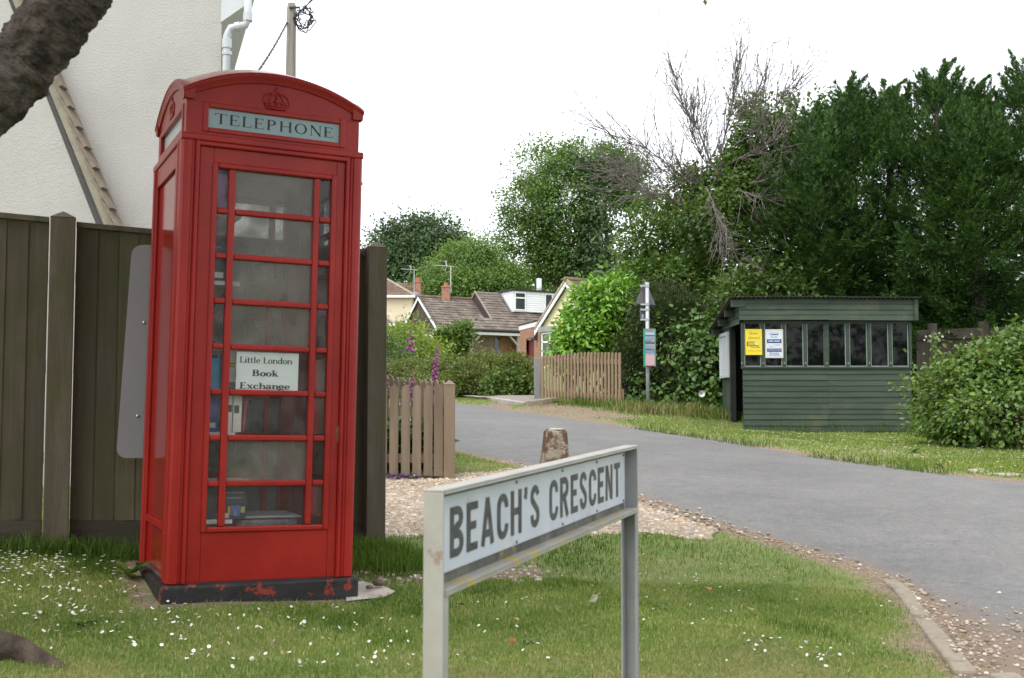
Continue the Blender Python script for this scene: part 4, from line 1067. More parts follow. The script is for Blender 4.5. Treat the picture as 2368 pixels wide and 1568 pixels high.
def wire(label, a, b, sag, r, twist=False, group=None):
    w = MB(); a = np.array(a, float); b = np.array(b, float); pts = []; n = 40
    for i in range(n + 1):
        t = i / n; pts.append(a + (b - a) * t - np.array([0, 0, sag * 4 * t * (1 - t)]))
    if twist:
        for ph in (0, math.pi):
            w.tube([p_ + np.array([math.cos(i * 1.9 + ph) * r, 0, math.sin(i * 1.9 + ph) * r]) for i, p_ in enumerate(pts)], r, 5)
    else: w.tube(pts, r, 5)
    o = w.build("overhead_cable", m_cab, smooth=True); return tag(o, label, "cable", group)
wire("thin black cable running from the telegraph pole down behind the kiosk roof", P(664, 52, pd), P(560, 215, 12), .06, .011, True)
wire("short black cable rising from the telegraph pole out of the picture top", P(684, 38, pd), P(684, 38, pd) + 4.5 * (P(760, -40, 16) - P(684, 38, pd)), .0, .010, True)

# ------------------------------------------------------------------ leaning tree at the left edge
rt = np.random.default_rng(21)
m_bark = M("dark_flaking_bark", (.022, .016, .013), (.16, .125, .10), 16, .85, bump=1., bscale=34, bdist=.05, c3=(.17, .16, .15), s3=3.2, f3=(.56, .68), stretch=(1, 1, 1))
td = 4.15
def PT(px, py, d=td): return P(px, py, d)
tb_ = GP(-420, 1568); tb_ = np.array([tb_[0], 4.25, gz1(tb_[0], 4.25)])
ctree = thing("leaning_tree", "dark barked leaning tree crossing the top left corner, its root in the lawn", "tree", loc=tuple(tb_))
path = [tb_ + [0, 0, -.15], tb_ + [.0, 0, .35], PT(-430, 900), PT(-360, 560), PT(-140, 330), PT(0, 195), PT(70, 118), PT(150, 22), PT(215, -70), PT(330, -260)]
radb = [.24, .19, .17, .155, .145, .138, .128, .122, .115, .085]
pts = []; rr = []
for i in range(len(path) - 1):
    p0, p1, p2, p3 = (path[max(i - 1, 0)], path[i], path[i + 1], path[min(i + 2, len(path) - 1)])
    for t in np.linspace(0, 1, 34, endpoint=False):
        pts.append(.5 * ((2 * p1) + (-p0 + p2) * t + (2 * p0 - 5 * p1 + 4 * p2 - p3) * t * t + (-p0 + 3 * p1 - 3 * p2 + p3) * t ** 3)); rr.append(radb[i] + (radb[i + 1] - radb[i]) * t)
b_ = MB(); b_.tube(pts, rr, 72)
v = np.array(b_.v); n = len(v)
nn = fbm(v[:, 0] * 3 + v[:, 1] * 5, v[:, 2] * 3.4, 2.6, 31) * .015 + fbm(v[:, 0] * 7 + 3 * v[:, 1], v[:, 2] * 7, 2.5, 32) * .010
cen = np.repeat(np.array(pts), 72, 0); rg_ = np.random.default_rng(66); fine_ = rg_.normal(size=(len(pts), 72)); fine_ = sum(np.roll(np.roll(fine_, i_, 1), j_, 0) for i_ in range(4) for j_ in range(5)) / 4.4; nn = nn + fine_.ravel() * .0036 + .008 * np.abs(fbm(v[:, 0] * 10 + v[:, 1] * 6, v[:, 2] * 12, 2.2, 35)) - .006
v = v + unit(v - cen) * nn[:, None]
b_.v = [tuple(q) for q in v]
b_.build("trunk", m_bark, ctree, smooth=True)
r_ = MB()
# surface root running into the lawn
rpts = [GP(-330, 1550) + [0, 0, .14], GP(-60, 1535) + [0, 0, .075], GP(40, 1530) + [0, 0, .035], GP(120, 1548) + [0, 0, .0], GP(190, 1566) + [0, 0, -.02], GP(300, 1575) + [0, 0, -.07]]
r_.tube(rpts, [.12, .062, .045, .032, .022, .015], 14)
v = np.array(r_.v); v += (fbm(v[:, 0] * 6, v[:, 1] * 6 + v[:, 2] * 8, 2, 5) * .02)[:, None] * np.array([.3, .3, 1]); r_.v = [tuple(q) for q in v]
m_root = M("root_bark", (.035, .026, .018), (.11, .085, .06), 14, .95, bump=1., bscale=40, bdist=.02)
r_.build("root", m_root, ctree, smooth=True)
b_ = MB(); lp = limb(rt, b_, pts[-9], P(420, -420, 4.6), .08, .03)
lp2 = limb(rt, b_, pts[-40], P(-200, -420, 5.2), .09, .03)
lp3 = limb(rt, b_, pts[-20], P(1000, -330, 4.5), .07, .02, 8)
b_.build("branches", m_bark, ctree)
m_cleaf = leaf_mat("tree_leaf", (.045, .085, .015), (.09, .14, .03))
el = [((-1.1, 5.0, 4.0), (1.7, 1.5, .7)), ((-2.2, 5.6, 4.3), (1.5, 1.5, .6)), ((-1.3, 4.3, 4.0), (1.4, 1.3, .8)), ((-.4, 4.0, 3.7), (1.2, 1.2, .55)), ((-2.6, 4.8, 4.1), (1.2, 1.3, .8))]
foliage("crown", rt, el, 900, 18, .2, .09, .05, m_cleaf, ctree, shell=.3, keep=lambda p_: p_[:, 2] > CAMZ + p_[:, 1] * .40)
# one spray hanging into the top edge of the view
s0 = P(1640, -60, 3.6); s1 = P(1628, -3, 3.6)
b_ = MB(); b_.tube([lp3[-1], (lp3[-1] + s0) / 2 + [0, 0, .08], s0, s1], [.008, .006, .004, .002], 5); b_.build("hanging_twig", m_bark, ctree)
pp_ = np.array([s1, s1 + [0, 0, .02], s0]); ax = np.array([[.15, -.2, -1], [.8, .1, -.6], [-.5, .2, -.7]])
V_, F_ = leaf_quads(pp_, ax, np.array([[0, -1, .3]] * 3), .028, .016); np_obj("leaf_spray", V_, [F_], m_cleaf, ctree)

# ------------------------------------------------------------------ stone bollard behind the street sign
bp = GP(1285, 1112); 
bol = thing("stone_bollard", "squat mossy stone bollard at the road edge behind the street name sign", "bollard", loc=tuple(bp))
m_stone = M("lichened_stone", (.20, .17, .12), (.36, .33, .27), 8, .92, bump=1., bscale=26, bdist=.02, c3=(.105, .058, .034), s3=6, f3=(.45, .51))
rb = np.random.default_rng(4); hT = P(1285, 994, bp[1])[2] - bp[2]
b_ = MB(); prof = [(0, .158), (.06, .150), (.3 * hT, .142), (.45 * hT, .132), (.6 * hT, .121), (.8 * hT, .112), (.96 * hT, .106), (hT, .090)]
K_ = 28; vs = []; fs = []
for z, r in prof:
    for j in range(K_):
        an = 2 * math.pi * j / K_; sq = .86 / max(abs(math.cos(an)), abs(math.sin(an))) ; sq = min(sq, 1.06)
        q_ = r * sq * (1 + rb.normal() * .012); vs.append((bp[0] + q_ * math.cos(an + .3), bp[1] + .12 + q_ * math.sin(an + .3), bp[2] + z - (.1 if z == 0 else 0) + (.012 * math.sin(an * 2 + 1) if z > .8 * hT else 0)))
for i in range(len(prof) - 1):
    for j in range(K_): fs.append((i * K_ + j, i * K_ + (j + 1) % K_, (i + 1) * K_ + (j + 1) % K_, (i + 1) * K_ + j))
fs.append(tuple(range((len(prof) - 1) * K_, len(prof) * K_)))
b_.add(vs, fs); o = b_.build("block", m_stone, bol)
m_moss = M("moss_cap", (.30, .29, .24), (.44, .43, .38), 25, .95, bump=.8, bscale=40)
b_ = MB(); b_.ball((bp[0], bp[1] + .12, bp[2] + hT + .002), (.083, .083, .012), 14, 6); b_.build("lichen_cap", m_moss, bol, smooth=True)

# ------------------------------------------------------------------ near picket fence round the corner garden
m_pick = M("pale_picket_wood", (.145, .108, .072), (.25, .195, .138), 6, .8, bump=.35, bscale=30, stretch=(1.5, 1.5, .12), island=.15)
m_pick2 = M("picket_post_wood", (.175, .13, .085), (.265, .205, .145), 5, .8, bump=.3, bscale=26, stretch=(1.5, 1.5, .15))
pk = GP(1040, 1112); PD = pk[1]
pf = thing("picket_fence", "low pointed brown picket fence with capped corner post beside the gravel drive", "fence", loc=tuple(pk))
def ppost(px0, px1, topy, y, parent, gz_, cap=True):
    a = P(px0, topy, y); b2 = P(px1, topy, y); w = b2[0] - a[0]; zt_ = a[2]
    b_ = MB(); b_.box(a[0], b2[0], y, y + w, gz_ - .2, zt_ - .0)
    m_ = .006; x0, x1, y0, y1 = a[0] - m_, b2[0] + m_, y - m_, y + w + m_
    b_.add([(x0, y0, zt_), (x1, y0, zt_), (x1, y1, zt_), (x0, y1, zt_), ((x0 + x1) / 2, (y0 + y1) / 2, zt_ + .045)], [(0, 1, 4), (1, 2, 4), (2, 3, 4), (3, 0, 4), (3, 2, 1, 0)])
    return b_.build("post", m_pick2, parent, bevel=.004)
ppost(1026, 1051, 889, PD, pf, pk[2])
ppost(968, 992, 886, PD + 1.0, pf, gz1(-.8, PD + 1))
def picket(parent, x, y, w, z0, z1, t=.018, dirv=(1, 0)):
    dx, dy = dirv; nx_, ny_ = -dy, dx
    b_ = MB(); h = w / 2
    pr = [(-h, z0), (h, z0), (h, z1 - .05), (h * .75, z1 - .025), (0, z1), (-h * .75, z1 - .025), (-h, z1 - .05)]
    b_.prism([(x + u * dx, y + u * dy, z) for u, z in pr], (nx_ * t, ny_ * t, 0)); return b_.build("picket", m_pick, parent, bevel=.002)
rp2 = np.random.default_rng(12)
pxs = [885, 911, 938, 964, 990, 1014] + [860, 835, 810, 785]
for px in pxs:
    a = P(px, 905, PD + .005); picket(pf, a[0], PD + .002, .078, gz1(a[0], PD) + .03, P(px, 888 + rp2.normal() * 1.5, PD)[2] + .0)
for zz in (P(950, 952, PD)[2], P(950, 1060, PD)[2]):
    a = P(760, 900, PD); b2 = P(1026, 900, PD)
    MB().box(a[0], b2[0], PD + .0225, PD + .06, zz - .04, zz + .04).build("rail", m_pick2, pf)
# return along the roadside, running away behind the corner post
gc = P(1040, 900, PD); gd = np.array([-1.35, 2.6]); gl = np.linalg.norm(gd); gd /= gl
n = 20
for i in range(n):
    x = gc[0] + .0 + gd[0] * (i + 1.1) * .14; y = PD + .12 + gd[1] * (i + 1.1) * .14
    picket(pf, x, y, .078, gz1(x, y) + .03, gz1(x, y) + .86, dirv=(gd[0], gd[1]))
for hh in (.22, .66):
    p0 = np.array([gc[0] + .02, PD + .15, gz1(gc[0], PD) + hh]); e = np.array([gc[0] + gd[0] * 3, PD + .15 + gd[1] * 3, gz1(gc[0] + gd[0] * 3, PD + gd[1] * 3) + hh])
    MB().obox(p0, e - p0, np.array([gd[1], -gd[0], 0]) * -.035, (0, 0, .075)).build("rail", m_pick2, pf)

# garden plants behind the picket fence
rg = np.random.default_rng(33)
m_gl = leaf_mat("broad_garden_leaf", (.06, .14, .025), (.12, .21, .05), rough=.4)
m_stem = M("green_stem", (.10, .14, .04), rough=.6)
def leafy(label, x, y, h, w, L, n, mat=None, stems=5, name="leafy_plant", group=None):
    z = gz1(x, y); t = thing(name, label, "plant", loc=(x, y, z), group=group)
    b_ = MB(); pos = []; ax = []
    for s in range(stems):
        e = np.array([x + rg.normal() * w * .45, y + rg.normal() * w * .45, z + h * (.6 + .4 * rg.random())]); b_.tube([(x, y, z - .05), ((x + e[0]) / 2 + rg.normal() * .03, (y + e[1]) / 2, (z + e[2]) / 2 + .04), e], [.009, .006, .003], 5)
        for i in range(n // stems):
            f = rg.random(); pos.append(np.array([x, y, z]) * (1 - f) + e * f); a_ = rg.normal(size=3); a_[2] = abs(a_[2]) * .4 + .1; ax.append(a_)
    b_.build("stems", m_stem, t)
    pos = np.array(pos); ax = unit(np.array(ax)); nr = np.array([0, 0, 1.]) + rg.normal(size=pos.shape) * .4
    V_, Q_, T_ = leaf_six(pos, ax, nr, L * (.6 + .6 * rg.random(len(pos))), L * .45 * (.7 + .5 * rg.random(len(pos))), .1, .3); np_obj("leaves", V_, [Q_, T_], mat or m_gl, t); return t
for i, (px, yy, h, lb) in enumerate([(905, PD + .45, .55, "broad leaved green plant just behind the leftmost near pickets"), (948, PD + .5, .62, "tall leafy green plant between the near picket fence rails"), (985, PD + .6, .45, "short leafy plant near the capped corner picket post"), (880, PD + .9, .7, "leafy plant beside the tall fence post behind the pickets")]):
    x = P(px, 1000, yy)[0]; leafy(lb, x, yy, h, .35, .22, 60)
# purple edging flowers at the foot of the fence
m_violet = leaf_mat("violet_petal", (.16, .05, .28), (.28, .10, .40), rough=.6, trans=.2)
m_alys = leaf_mat("pale_petal", (.42, .36, .40), (.6, .55, .55), rough=.6, trans=.2)
for px, py, lb in ((905, 1112, "mat of tiny pale and violet flowers under the left near pickets"), (950, 1112, "mat of violet edging flowers under the middle near pickets"), (995, 1110, "low pale flower mat beside the near corner picket post")):
    g_ = GP(px, py); t = thing("edging_flowers", lb, "flowers", loc=tuple(g_))
    n = 160; q = np.stack([g_[0] + rg.normal(size=n) * .09, g_[1] + .02 + rg.normal(size=n) * .05, g_[2] + rg.random(n) * .06], 1)
    V_, F_ = leaf_quads(q, rdir(rg, n), np.array([0, 0, 1.]) + rdir(rg, n) * .5, .022, .02); np_obj("petals", V_, [F_], m_violet if "violet" in lb else m_alys, t)
    V_, F_ = leaf_quads(q - [0, 0, .02], rdir(rg, n), np.array([0, 0, 1.]) + rdir(rg, n) * .5, .04, .015); np_obj("leaves", V_, [F_], m_gl, t)

# foxgloves
m_fox = leaf_mat("foxglove_bell", (.38, .06, .36), (.55, .16, .52), rough=.5, trans=.35, c4=(1.2, 1.2, 1.2))
m_fox2 = leaf_mat("fading_bell", (.50, .22, .35), (.6, .38, .42), rough=.5, trans=.35)
def foxglove(label, base, tip, start, nb, mat, size=.045):
    base = np.array(base, float); tip = np.array(tip, float); t = thing("foxglove", label, "flower", loc=tuple(base))
    mid = (base + tip) / 2 + np.array([rg.normal() * .03, 0, .05])
    cur = lambda f: base * (1 - f) ** 2 + 2 * mid * f * (1 - f) + tip * f * f
    MB().tube([cur(f) for f in np.linspace(0, 1, 9)], np.linspace(.008, .003, 9), 6).build("stem", m_stem, t)
    b_ = MB()
    for i in range(nb):
        f = start + (1 - start) * i / nb; c = cur(f); s = size * (1.1 - .75 * i / nb); an = i * 2.4
        d = np.array([math.cos(an), math.sin(an) - .4, -.75]); d /= np.linalg.norm(d)
        b_.tube([c, c + d * s * .35, c + d * s * .8, c + d * s], [s * .12, s * .22, s * .28, s * .36], 7)
    b_.build("bells", mat, t, smooth=True)
    n = 26; f = rg.random(n) ** 1.8 * .75; pos = np.array([cur(k) for k in f]); ax = rdir(rg, n); ax[:, 2] = np.abs(ax[:, 2]) * .5 + .1
    V_, Q_, T_ = leaf_six(pos, ax, np.array([0, 0, 1.]) + rdir(rg, n) * .3, .2 * (1.05 - f), .07 * (1.05 - f), .1, .35); np_obj("leaves", V_, [Q_, T_], m_gl, t)
fy = PD + .75
def fbase(px, y): x = P(px, 900, y)[0]; return (x, y, gz1(x, y))
foxglove("tall magenta foxglove spike leaning right above the picket post", fbase(972, fy), P(1012, 795, fy), .50, 40, m_fox, .06)
foxglove("faded tall foxglove with a tuft of pink bells at its tip", fbase(925, fy), P(950, 757, fy + .1), .84, 8, m_fox, .055)
foxglove("short foxglove with bright magenta bells left of the tall spike", fbase(945, fy - .1), P(954, 852, fy - .1), .68, 9, m_fox, .055)
foxglove("browning foxglove going to seed beside the fence post", fbase(934, fy), P(937, 835, fy), .55, 14, m_fox2, .03)
foxglove("thin foxglove with few pink buds behind the left near pickets", fbase(902, fy + .2), P(902, 838, fy + .2), .75, 6, m_fox, .03)

# ------------------------------------------------------------------ far houses
m_rtile = M("brown_roof_tiles", (.10, .082, .068), (.205, .17, .145), 1.6, .85, bump=.3, bscale=30, c3=(.30, .26, .22), s3=2.5, f3=(.55, .75), island=.16)
m_rtile_g = M("grey_roof_tiles", (.13, .12, .105), (.20, .185, .165), 2, .85, bump=.3, island=.15)
m_rtile_r = M("red_brown_roof_tiles", (.12, .075, .055), (.19, .125, .095), 2, .85, bump=.3, island=.15)
m_brick = brick_mat("red_brick", (.26, .095, .055), (.36, .15, .09), (.35, .29, .23))
m_cream = M("cream_render", (.68, .58, .42), (.74, .64, .48), 1, .9)
m_yel = M("pale_yellow_render", (.70, .63, .40), (.75, .68, .45), 1, .9, bump=.2, bscale=30)
m_upv = M("white_upvc", (.74, .75, .77), (.8, .81, .82), 3, .4)
m_dclad = M("dark_brown_cladding", (.055, .036, .033), (.085, .058, .05), 4, .75)
m_lead = M("lead_flashing", (.22, .24, .26), (.30, .32, .34), 4, .6)
m_blkg = M("black_gutter", (.02, .02, .022), rough=.5)
m_pane = M("dark_window_glass", (.035, .042, .05), (.06, .07, .08), 2, .06, spec=.6)
m_oak = M("oak_timber", (.30, .26, .21), (.42, .37, .31), 8, .8, stretch=(2, 2, .3))
m_door = M("brown_door_wood", (.20, .10, .04), (.28, .15, .07), 8, .6)
m_dred = M("dark_red_curtain", (.10, .02, .018), (.15, .035, .03), 5, .8)
def frame(o, e1, e2):
    """local axes along and back from a corner"""
    e1 = np.array([e1[0], e1[1], 0.]); e2 = np.array([e2[0], e2[1], 0.])
    return lambda a, b, c: np.array(o) + e1 * a + e2 * b + np.array([0, 0, c])
def tiled(L, poly, thick=.06, course=.26, name="roof", mat=None, parent=None, wid=.30):
    """poly: eave-left, eave-right, ridge-right, ridge-left (points); laid as overlapping courses of single tiles"""
    a, b, c, d = [np.array(q, float) for q in poly]
    nr = np.cross(b - a, d - a); nr /= np.linalg.norm(nr)
    if nr[2] < 0: nr = -nr
    h = np.linalg.norm(d - a); n = max(3, int(h / course)); q = MB()
    q.add([a - nr * .08, b - nr * .08, c - nr * .08, d - nr * .08, a - nr * .01, b - nr * .01, c - nr * .01, d - nr * .01], [(3, 2, 1, 0), (4, 5, 6, 7), (0, 1, 5, 4), (1, 2, 6, 5), (2, 3, 7, 6), (3, 0, 4, 7)])
    for i in range(n):
        t0, t1 = i / n, min(1, (i + 1.25) / n)
        l0, r0 = a + (d - a) * t0, b + (c - b) * t0; l1, r1 = a + (d - a) * t1, b + (c - b) * t1
        W = np.linalg.norm(r0 - l0); k = max(1, int(W / wid))
        for j in range(k):
            s0, s1 = (j + .0) / k, (j + .985) / k
            p0, p1, p2, p3 = l0 + (r0 - l0) * s0, l0 + (r0 - l0) * s1, l1 + (r1 - l1) * s1, l1 + (r1 - l1) * s0
            lift = nr * (.045 + .008 * math.sin(j * 7.3 + i * 3.1)); m0 = (p0 + p1) / 2 + nr * .012
            q.add([p0 + lift, p1 + lift, p2 + nr * .004, p3 + nr * .004, p0, p1], [(0, 1, 2, 3), (0, 4, 5, 1)])
    return q.build(name, mat or m_rtile, parent)
def win(Lf, a0, a1, z0, z1, parent, cols=2, fr=.06, b=-.03, mat=None, transom=None):
    """casement window lying in the a-z plane at depth b"""
    w = MB(); nx_ = Lf(0, 1, 0) - Lf(0, 0, 0)
    def bar(x0, x1, y0, y1): w.obox(Lf(x0, b, y0), Lf(x1, b, y0) - Lf(x0, b, y0), nx_ * .07, (0, 0, y1 - y0))
    bar(a0, a1, z0, z0 + fr); bar(a0, a1, z1 - fr, z1); bar(a0, a0 + fr, z0 + fr, z1 - fr); bar(a1 - fr, a1, z0 + fr, z1 - fr)
    for i in range(1, cols):
        x = a0 + (a1 - a0) * i / cols; bar(x - fr * .6, x + fr * .6, z0 + fr, z1 - fr)
    if transom: 
        y = z0 + (z1 - z0) * transom
        for i in range(cols):
            xa = a0 + (a1 - a0) * i / cols + fr * (1 if i == 0 else .6); xb = a0 + (a1 - a0) * (i + 1) / cols - fr * (1 if i == cols - 1 else .6); bar(xa, xb, y - fr * .5, y + fr * .5)
    f = w.build("window", m_upv, parent)
    MB().obox(Lf(a0 + fr * .5, b + .03, z0 + fr * .5), Lf(a1 - fr * .5, 0, 0) - Lf(a0 + fr * .5, 0, 0), nx_ * .02, (0, 0, z1 - z0 - fr)).build("pane", m_pane, f)
    return f

# ---- brown tiled bungalow with dormer and porch
HB = 70.0; c0 = P(1012, 757, HB); zE = c0[2]; zG = c0[2] - 2.35
e1 = np.array([.87, .49]); e1 /= np.linalg.norm(e1); e2 = np.array([-e1[1], e1[0]])
bung = thing("brown_bungalow", "brown tiled bungalow with white dormer, oak porch and dark boarded gable", "house", loc=(c0[0], c0[1], zG))
L = frame((c0[0], c0[1], 0), e1, e2); zR = zE + 2.08
tiled(L, [L(-.15, -.2, zE - .12), L(4.4, -.2, zE - .12), L(4.4, 2.6, zR), L(-.15, 2.6, zR)], name="roof", parent=bung)
tiled(L, [L(4.4, 5.4, zE - .12), L(-.15, 5.4, zE - .12), L(-.15, 2.6, zR), L(4.4, 2.6, zR)], name="roof", parent=bung)
rdg = MB()
for i in range(11): rdg.tube([L(-.15 + i * .40, 2.6, zR + .03), L(-.15 + i * .40 + .385, 2.6, zR + .035)], .11, 8)
rdg.build("ridge_tiles", m_rtile_r, bung)
MB().prism([L(.0, 0, zG - .6), L(.0, 5.2, zG - .6), L(.0, 5.2, zE), L(.0, 2.6, zR - .1), L(.0, 0, zE)], L(4.4, 0, 0) - L(0, 0, 0)).build("wall", m_cream, bung)
cl = MB()
for i in range(13):
    z = zE - .25 + i * .17; z1 = min(z + .18, zR - .1); h0 = 2.6 * (1 - max(0, (z - zE) / 2.08)) - .0
    if h0 < .08: break
    cl.prism([L(-.05, 2.6 - h0, z), L(-.05, 2.6 + h0, z), L(-.02, 2.6 + h0, z1), L(-.02, 2.6 - h0, z1)], L(.02, 0, 0) - L(0, 0, 0))
cl.build("gable_boards", m_dclad, bung)
bb = MB()
for s_, f_ in ((1, 0), (-1, 5.2)):
    pa, pb = L(-.16, f_ - s_ * .22, zE - .10), L(-.16, 2.6, zR + .02)
    bb.prism([pa, pb, pb - [0, 0, .2], pa - [0, 0, .2]], L(.04, 0, 0) - L(0, 0, 0))
bb.prism([L(-.17, -.28, zE - .42), L(-.17, .05, zE - .42), L(-.17, .05, zE - .10), L(-.17, -.24, zE - .10)], L(.06, 0, 0) - L(0, 0, 0))
bb.build("bargeboard", m_upv, bung)
Lg = lambda a, b, c: L(b, a, c)
w = win(Lg, .9, 3.1, zE - 1.5, zE - .35, bung, 4, .09)
# side wing roof beyond the gable
tiled(L, [L(-3.2, 6.6, zE - .25), L(-.3, 5.6, zE - .25), L(-.3, 8.2, zE + 1.6), L(-1.6, 8.2, zE + 1.6)], name="roof", mat=m_rtile_g, parent=bung)
MB().prism([L(-3.0, 6.9, zG - .5), L(.5, 5.9, zG - .5), L(.5, 9.5, zG - .5), L(-3.0, 9.5, zG - .5)], (0, 0, zE - .3 - zG + .5)).build("wall", m_brick, bung)
tiled(L, [L(-7.8, 8.5, zE - .45), L(-.3, 6.2, zE - .35), L(-.3, 9.2, zE + 1.5), L(-2.6, 9.2, zE + 1.5)], name="roof", mat=m_rtile_g, parent=bung)
L0 = L
L = lambda a, b, c: L0(a - .65, b, c)
# higher main roof, stepping forward over the porch
zR2 = zR + .50; rb2 = 2.1; fe = -1.0
tiled(L, [L(2.2, fe, zE - .1), L(14, fe, zE - .1), L(14, fe + .95, zE - .1 + .8), L(2.2, fe + .95, zE - .1 + .8)], name="roof", parent=bung)
tiled(L, [L(4.3, fe + .92, zE - .1 + .78), L(14, fe + .92, zE - .1 + .78), L(14, rb2, zR2), L(4.3, rb2, zR2)], name="roof", parent=bung)
tiled(L, [L(14, 5.0, zE - .1), L(4.3, 5.0, zE - .1), L(4.3, rb2, zR2), L(14, rb2, zR2)], name="roof", parent=bung)
cl = MB(); tp = (zR2 - zE - .65) / (rb2 - fe - .9)
for i in range(14):
    z = zE + .72 + i * .14; f_ = fe + .95 + (z - zE - .7) / tp
    if f_ > rb2 - .1: break
    bk = 4.9 - (z - zE) * 1.05
    cl.prism([L(4.34, f_, z), L(4.34, bk, z), L(4.37, bk, z + .15), L(4.37, f_ + .1, z + .15)], L(.03, 0, 0) - L(0, 0, 0))
cl.build("gable_boards", m_dclad, bung)
v_ = MB(); pa, pb = L(4.27, fe + .85, zE + .68), L(4.27, rb2, zR2 + .04); v_.prism([pa, pb, pb - [0, 0, .12], pa - [0, 0, .12]], L(.06, 0, 0) - L(0, 0, 0)); pa, pb = L(4.27, 5.0, zE), L(4.27, rb2, zR2 + .04); v_.prism([pa, pb, pb - [0, 0, .14], pa - [0, 0, .14]], L(.06, 0, 0) - L(0, 0, 0)); v_.build("verge", m_mort, bung)
MB().prism([L(4.05, .95 - .05, zE + .76), L(4.3, .95 - .05, zE + .76), L(4.3, 2.75, zR + .02), L(4.05, 2.75, zR + .02)], (0, 0, .03)).build("flashing", m_lead, bung)
MB().prism([L(4.4, .0, zG - .6), L(14, .0, zG - .6), L(14, 4.8, zG - .6), L(4.4, 4.8, zG - .6)], (0, 0, zE + .3 - zG + .6)).build("wall", m_brick, bung)
MB().tube([L(2.1, fe - .06, zE - .16), L(14, fe - .06, zE - .16)], .07, 8).build("gutter", m_blkg, bung)
MB().obox(L(2.5, fe + .02, zE - .42), L(6.0, 0, 0) - L(2.5, 0, 0), L(0, .1, 0) - L(0, 0, 0), (0, 0, .16)).build("fascia", m_upv, bung)
# porch
pr = MB()
for a_ in (2.45, 5.75):
    pr.obox(L(a_, fe + .1, zG - .5), L(.16, 0, 0) - L(0, 0, 0), L(0, .16, 0) - L(0, 0, 0), (0, 0, zE - .45 - zG + .5))
    s_ = 1 if a_ < 4 else -1; x = a_ + (.16 if s_ > 0 else 0)
    pr.prism([L(x, fe + .12, zE - 1.05), L(x, fe + .12, zE - .85), L(x + s_ * .45, fe + .12, zE - .45), L(x + s_ * .6, fe + .12, zE - .45)], L(0, .1, 0) - L(0, 0, 0))
pr.obox(L(2.3, fe + .1, zE - .44), L(3.8, 0, 0) - L(0, 0, 0), L(0, .16, 0) - L(0, 0, 0), (0, 0, .14)); pr.build("porch_frame", m_oak, bung)
dr = MB().obox(L(4.95, -.06, zG - .2), L(.85, 0, 0) - L(0, 0, 0), L(0, .05, 0) - L(0, 0, 0), (0, 0, 2.05)).build("front_door", m_door, bung)
MB().obox(L(4.6, -.03, zG - .2), L(.28, 0, 0) - L(0, 0, 0), L(0, .02, 0) - L(0, 0, 0), (0, 0, 2.05)).build("side_light", m_pane, dr)
MB().obox(L(2.2, .0, zG - .5), L(2.2, 0, 0) - L(0, 0, 0), L(0, .2, 0) - L(0, 0, 0), (0, 0, zE - .3 - zG + .5)).build("porch_wall", m_brick, bung)
# glazed screen and brick piers right of the porch
MB().obox(L(6.0, -.55, zG - .5), L(.75, 0, 0) - L(0, 0, 0), L(0, .6, 0) - L(0, 0, 0), (0, 0, zE - .2 - zG + .5)).build("brick_pier", m_brick, bung)
Ls = lambda a, b, c: L(a, b - .5, c)
g_ = win(Ls, 6.78, 8.1, zG - .3, zE - .22, bung, 1, .10)
MB().obox(L(7.45, -.30, zG - .3), L(.55, 0, 0) - L(0, 0, 0), L(0, .02, 0) - L(0, 0, 0), (0, 0, 2)).build("curtain", m_dred, bung)
MB().obox(L(8.12, -.55, zG - .5), L(1.4, 0, 0) - L(0, 0, 0), L(0, .6, 0) - L(0, 0, 0), (0, 0, zE - .2 - zG + .5)).build("brick_pier", m_brick, bung)
MB().obox(L(6.35, -.64, zE - .95), L(.22, 0, 0) - L(0, 0, 0), L(0, .09, 0) - L(0, 0, 0), (0, 0, .42)).build("wall_lantern", m_blkg, bung)
nb = MB().obox(L(8.25, -.58, zE - 1.75), L(.36, 0, 0) - L(0, 0, 0), L(0, .03, 0) - L(0, 0, 0), (0, 0, .36)).build("name_plaque", M("slate_plaque", (.05, .05, .05), rough=.6), bung)
# dormer
L = lambda a, b, c: L0(a - 1.3, b, c)
dz0, dz1 = zE + 1.22, zR2 - .02; df = .35
MB().prism([L(6.75, df, dz0), L(6.75, df, dz1), L(6.75, 2.2, dz1), L(6.75, 1.9, dz1 - .1)], L(7, 0, 0) - L(0, 0, 0)).build("dormer", m_upv, bung)
bd, bd2, bd3 = MB(), MB(), MB(); bd1 = bd
for i in range(9):
    bd = bd1
    z = dz0 + .04 + i * .14
    if z + .14 > dz1: break
    for bd, a_, b2 in ((bd, 7.78, 9.05), (bd3, 10.4, 11.6)): bd.prism([L(a_, df - .03, z), L(a_, df - .005, z + .14), L(a_, df - .001, z + .14), L(a_, df - .001, z)], L(b2 - a_, 0, 0) - L(0, 0, 0))
    y1 = df + (z - dz0) / .83 * 1.0
    bd2.prism([L(6.71, df, z), L(6.735, df, z + .14), L(6.748, df, z + .14), L(6.748, df, z)], L(0, max(.05, (z - dz0 + .1) * 1.2), 0) - L(0, 0, 0))
for q in (bd1, bd2, bd3): q.build("dormer_boards", m_upv, bung)
Ld = lambda a, b, c: L(a, b + df - .02, c)
win(Ld, 6.86, 7.72, dz0 + .08, dz1 - .06, bung, 1, .09, transom=.68); win(Ld, 9.1, 10.3, dz0 + .08, dz1 - .06, bung, 2, .09)
MB().obox(L(6.62, df - .12, dz1), L(7.2, 0, 0) - L(0, 0, 0), L(0, 2.4, 0) - L(0, 0, 0), (0, 0, .10)).build("dormer_roof", m_blkg, bung)
MB().prism([L(6.62, df - .05, dz0 - .06), L(6.75, df - .05, dz0 - .06), L(6.75, 1.9, dz1), L(6.62, 1.9, dz1)], (0, 0, .03)).build("flashing", m_lead, bung)
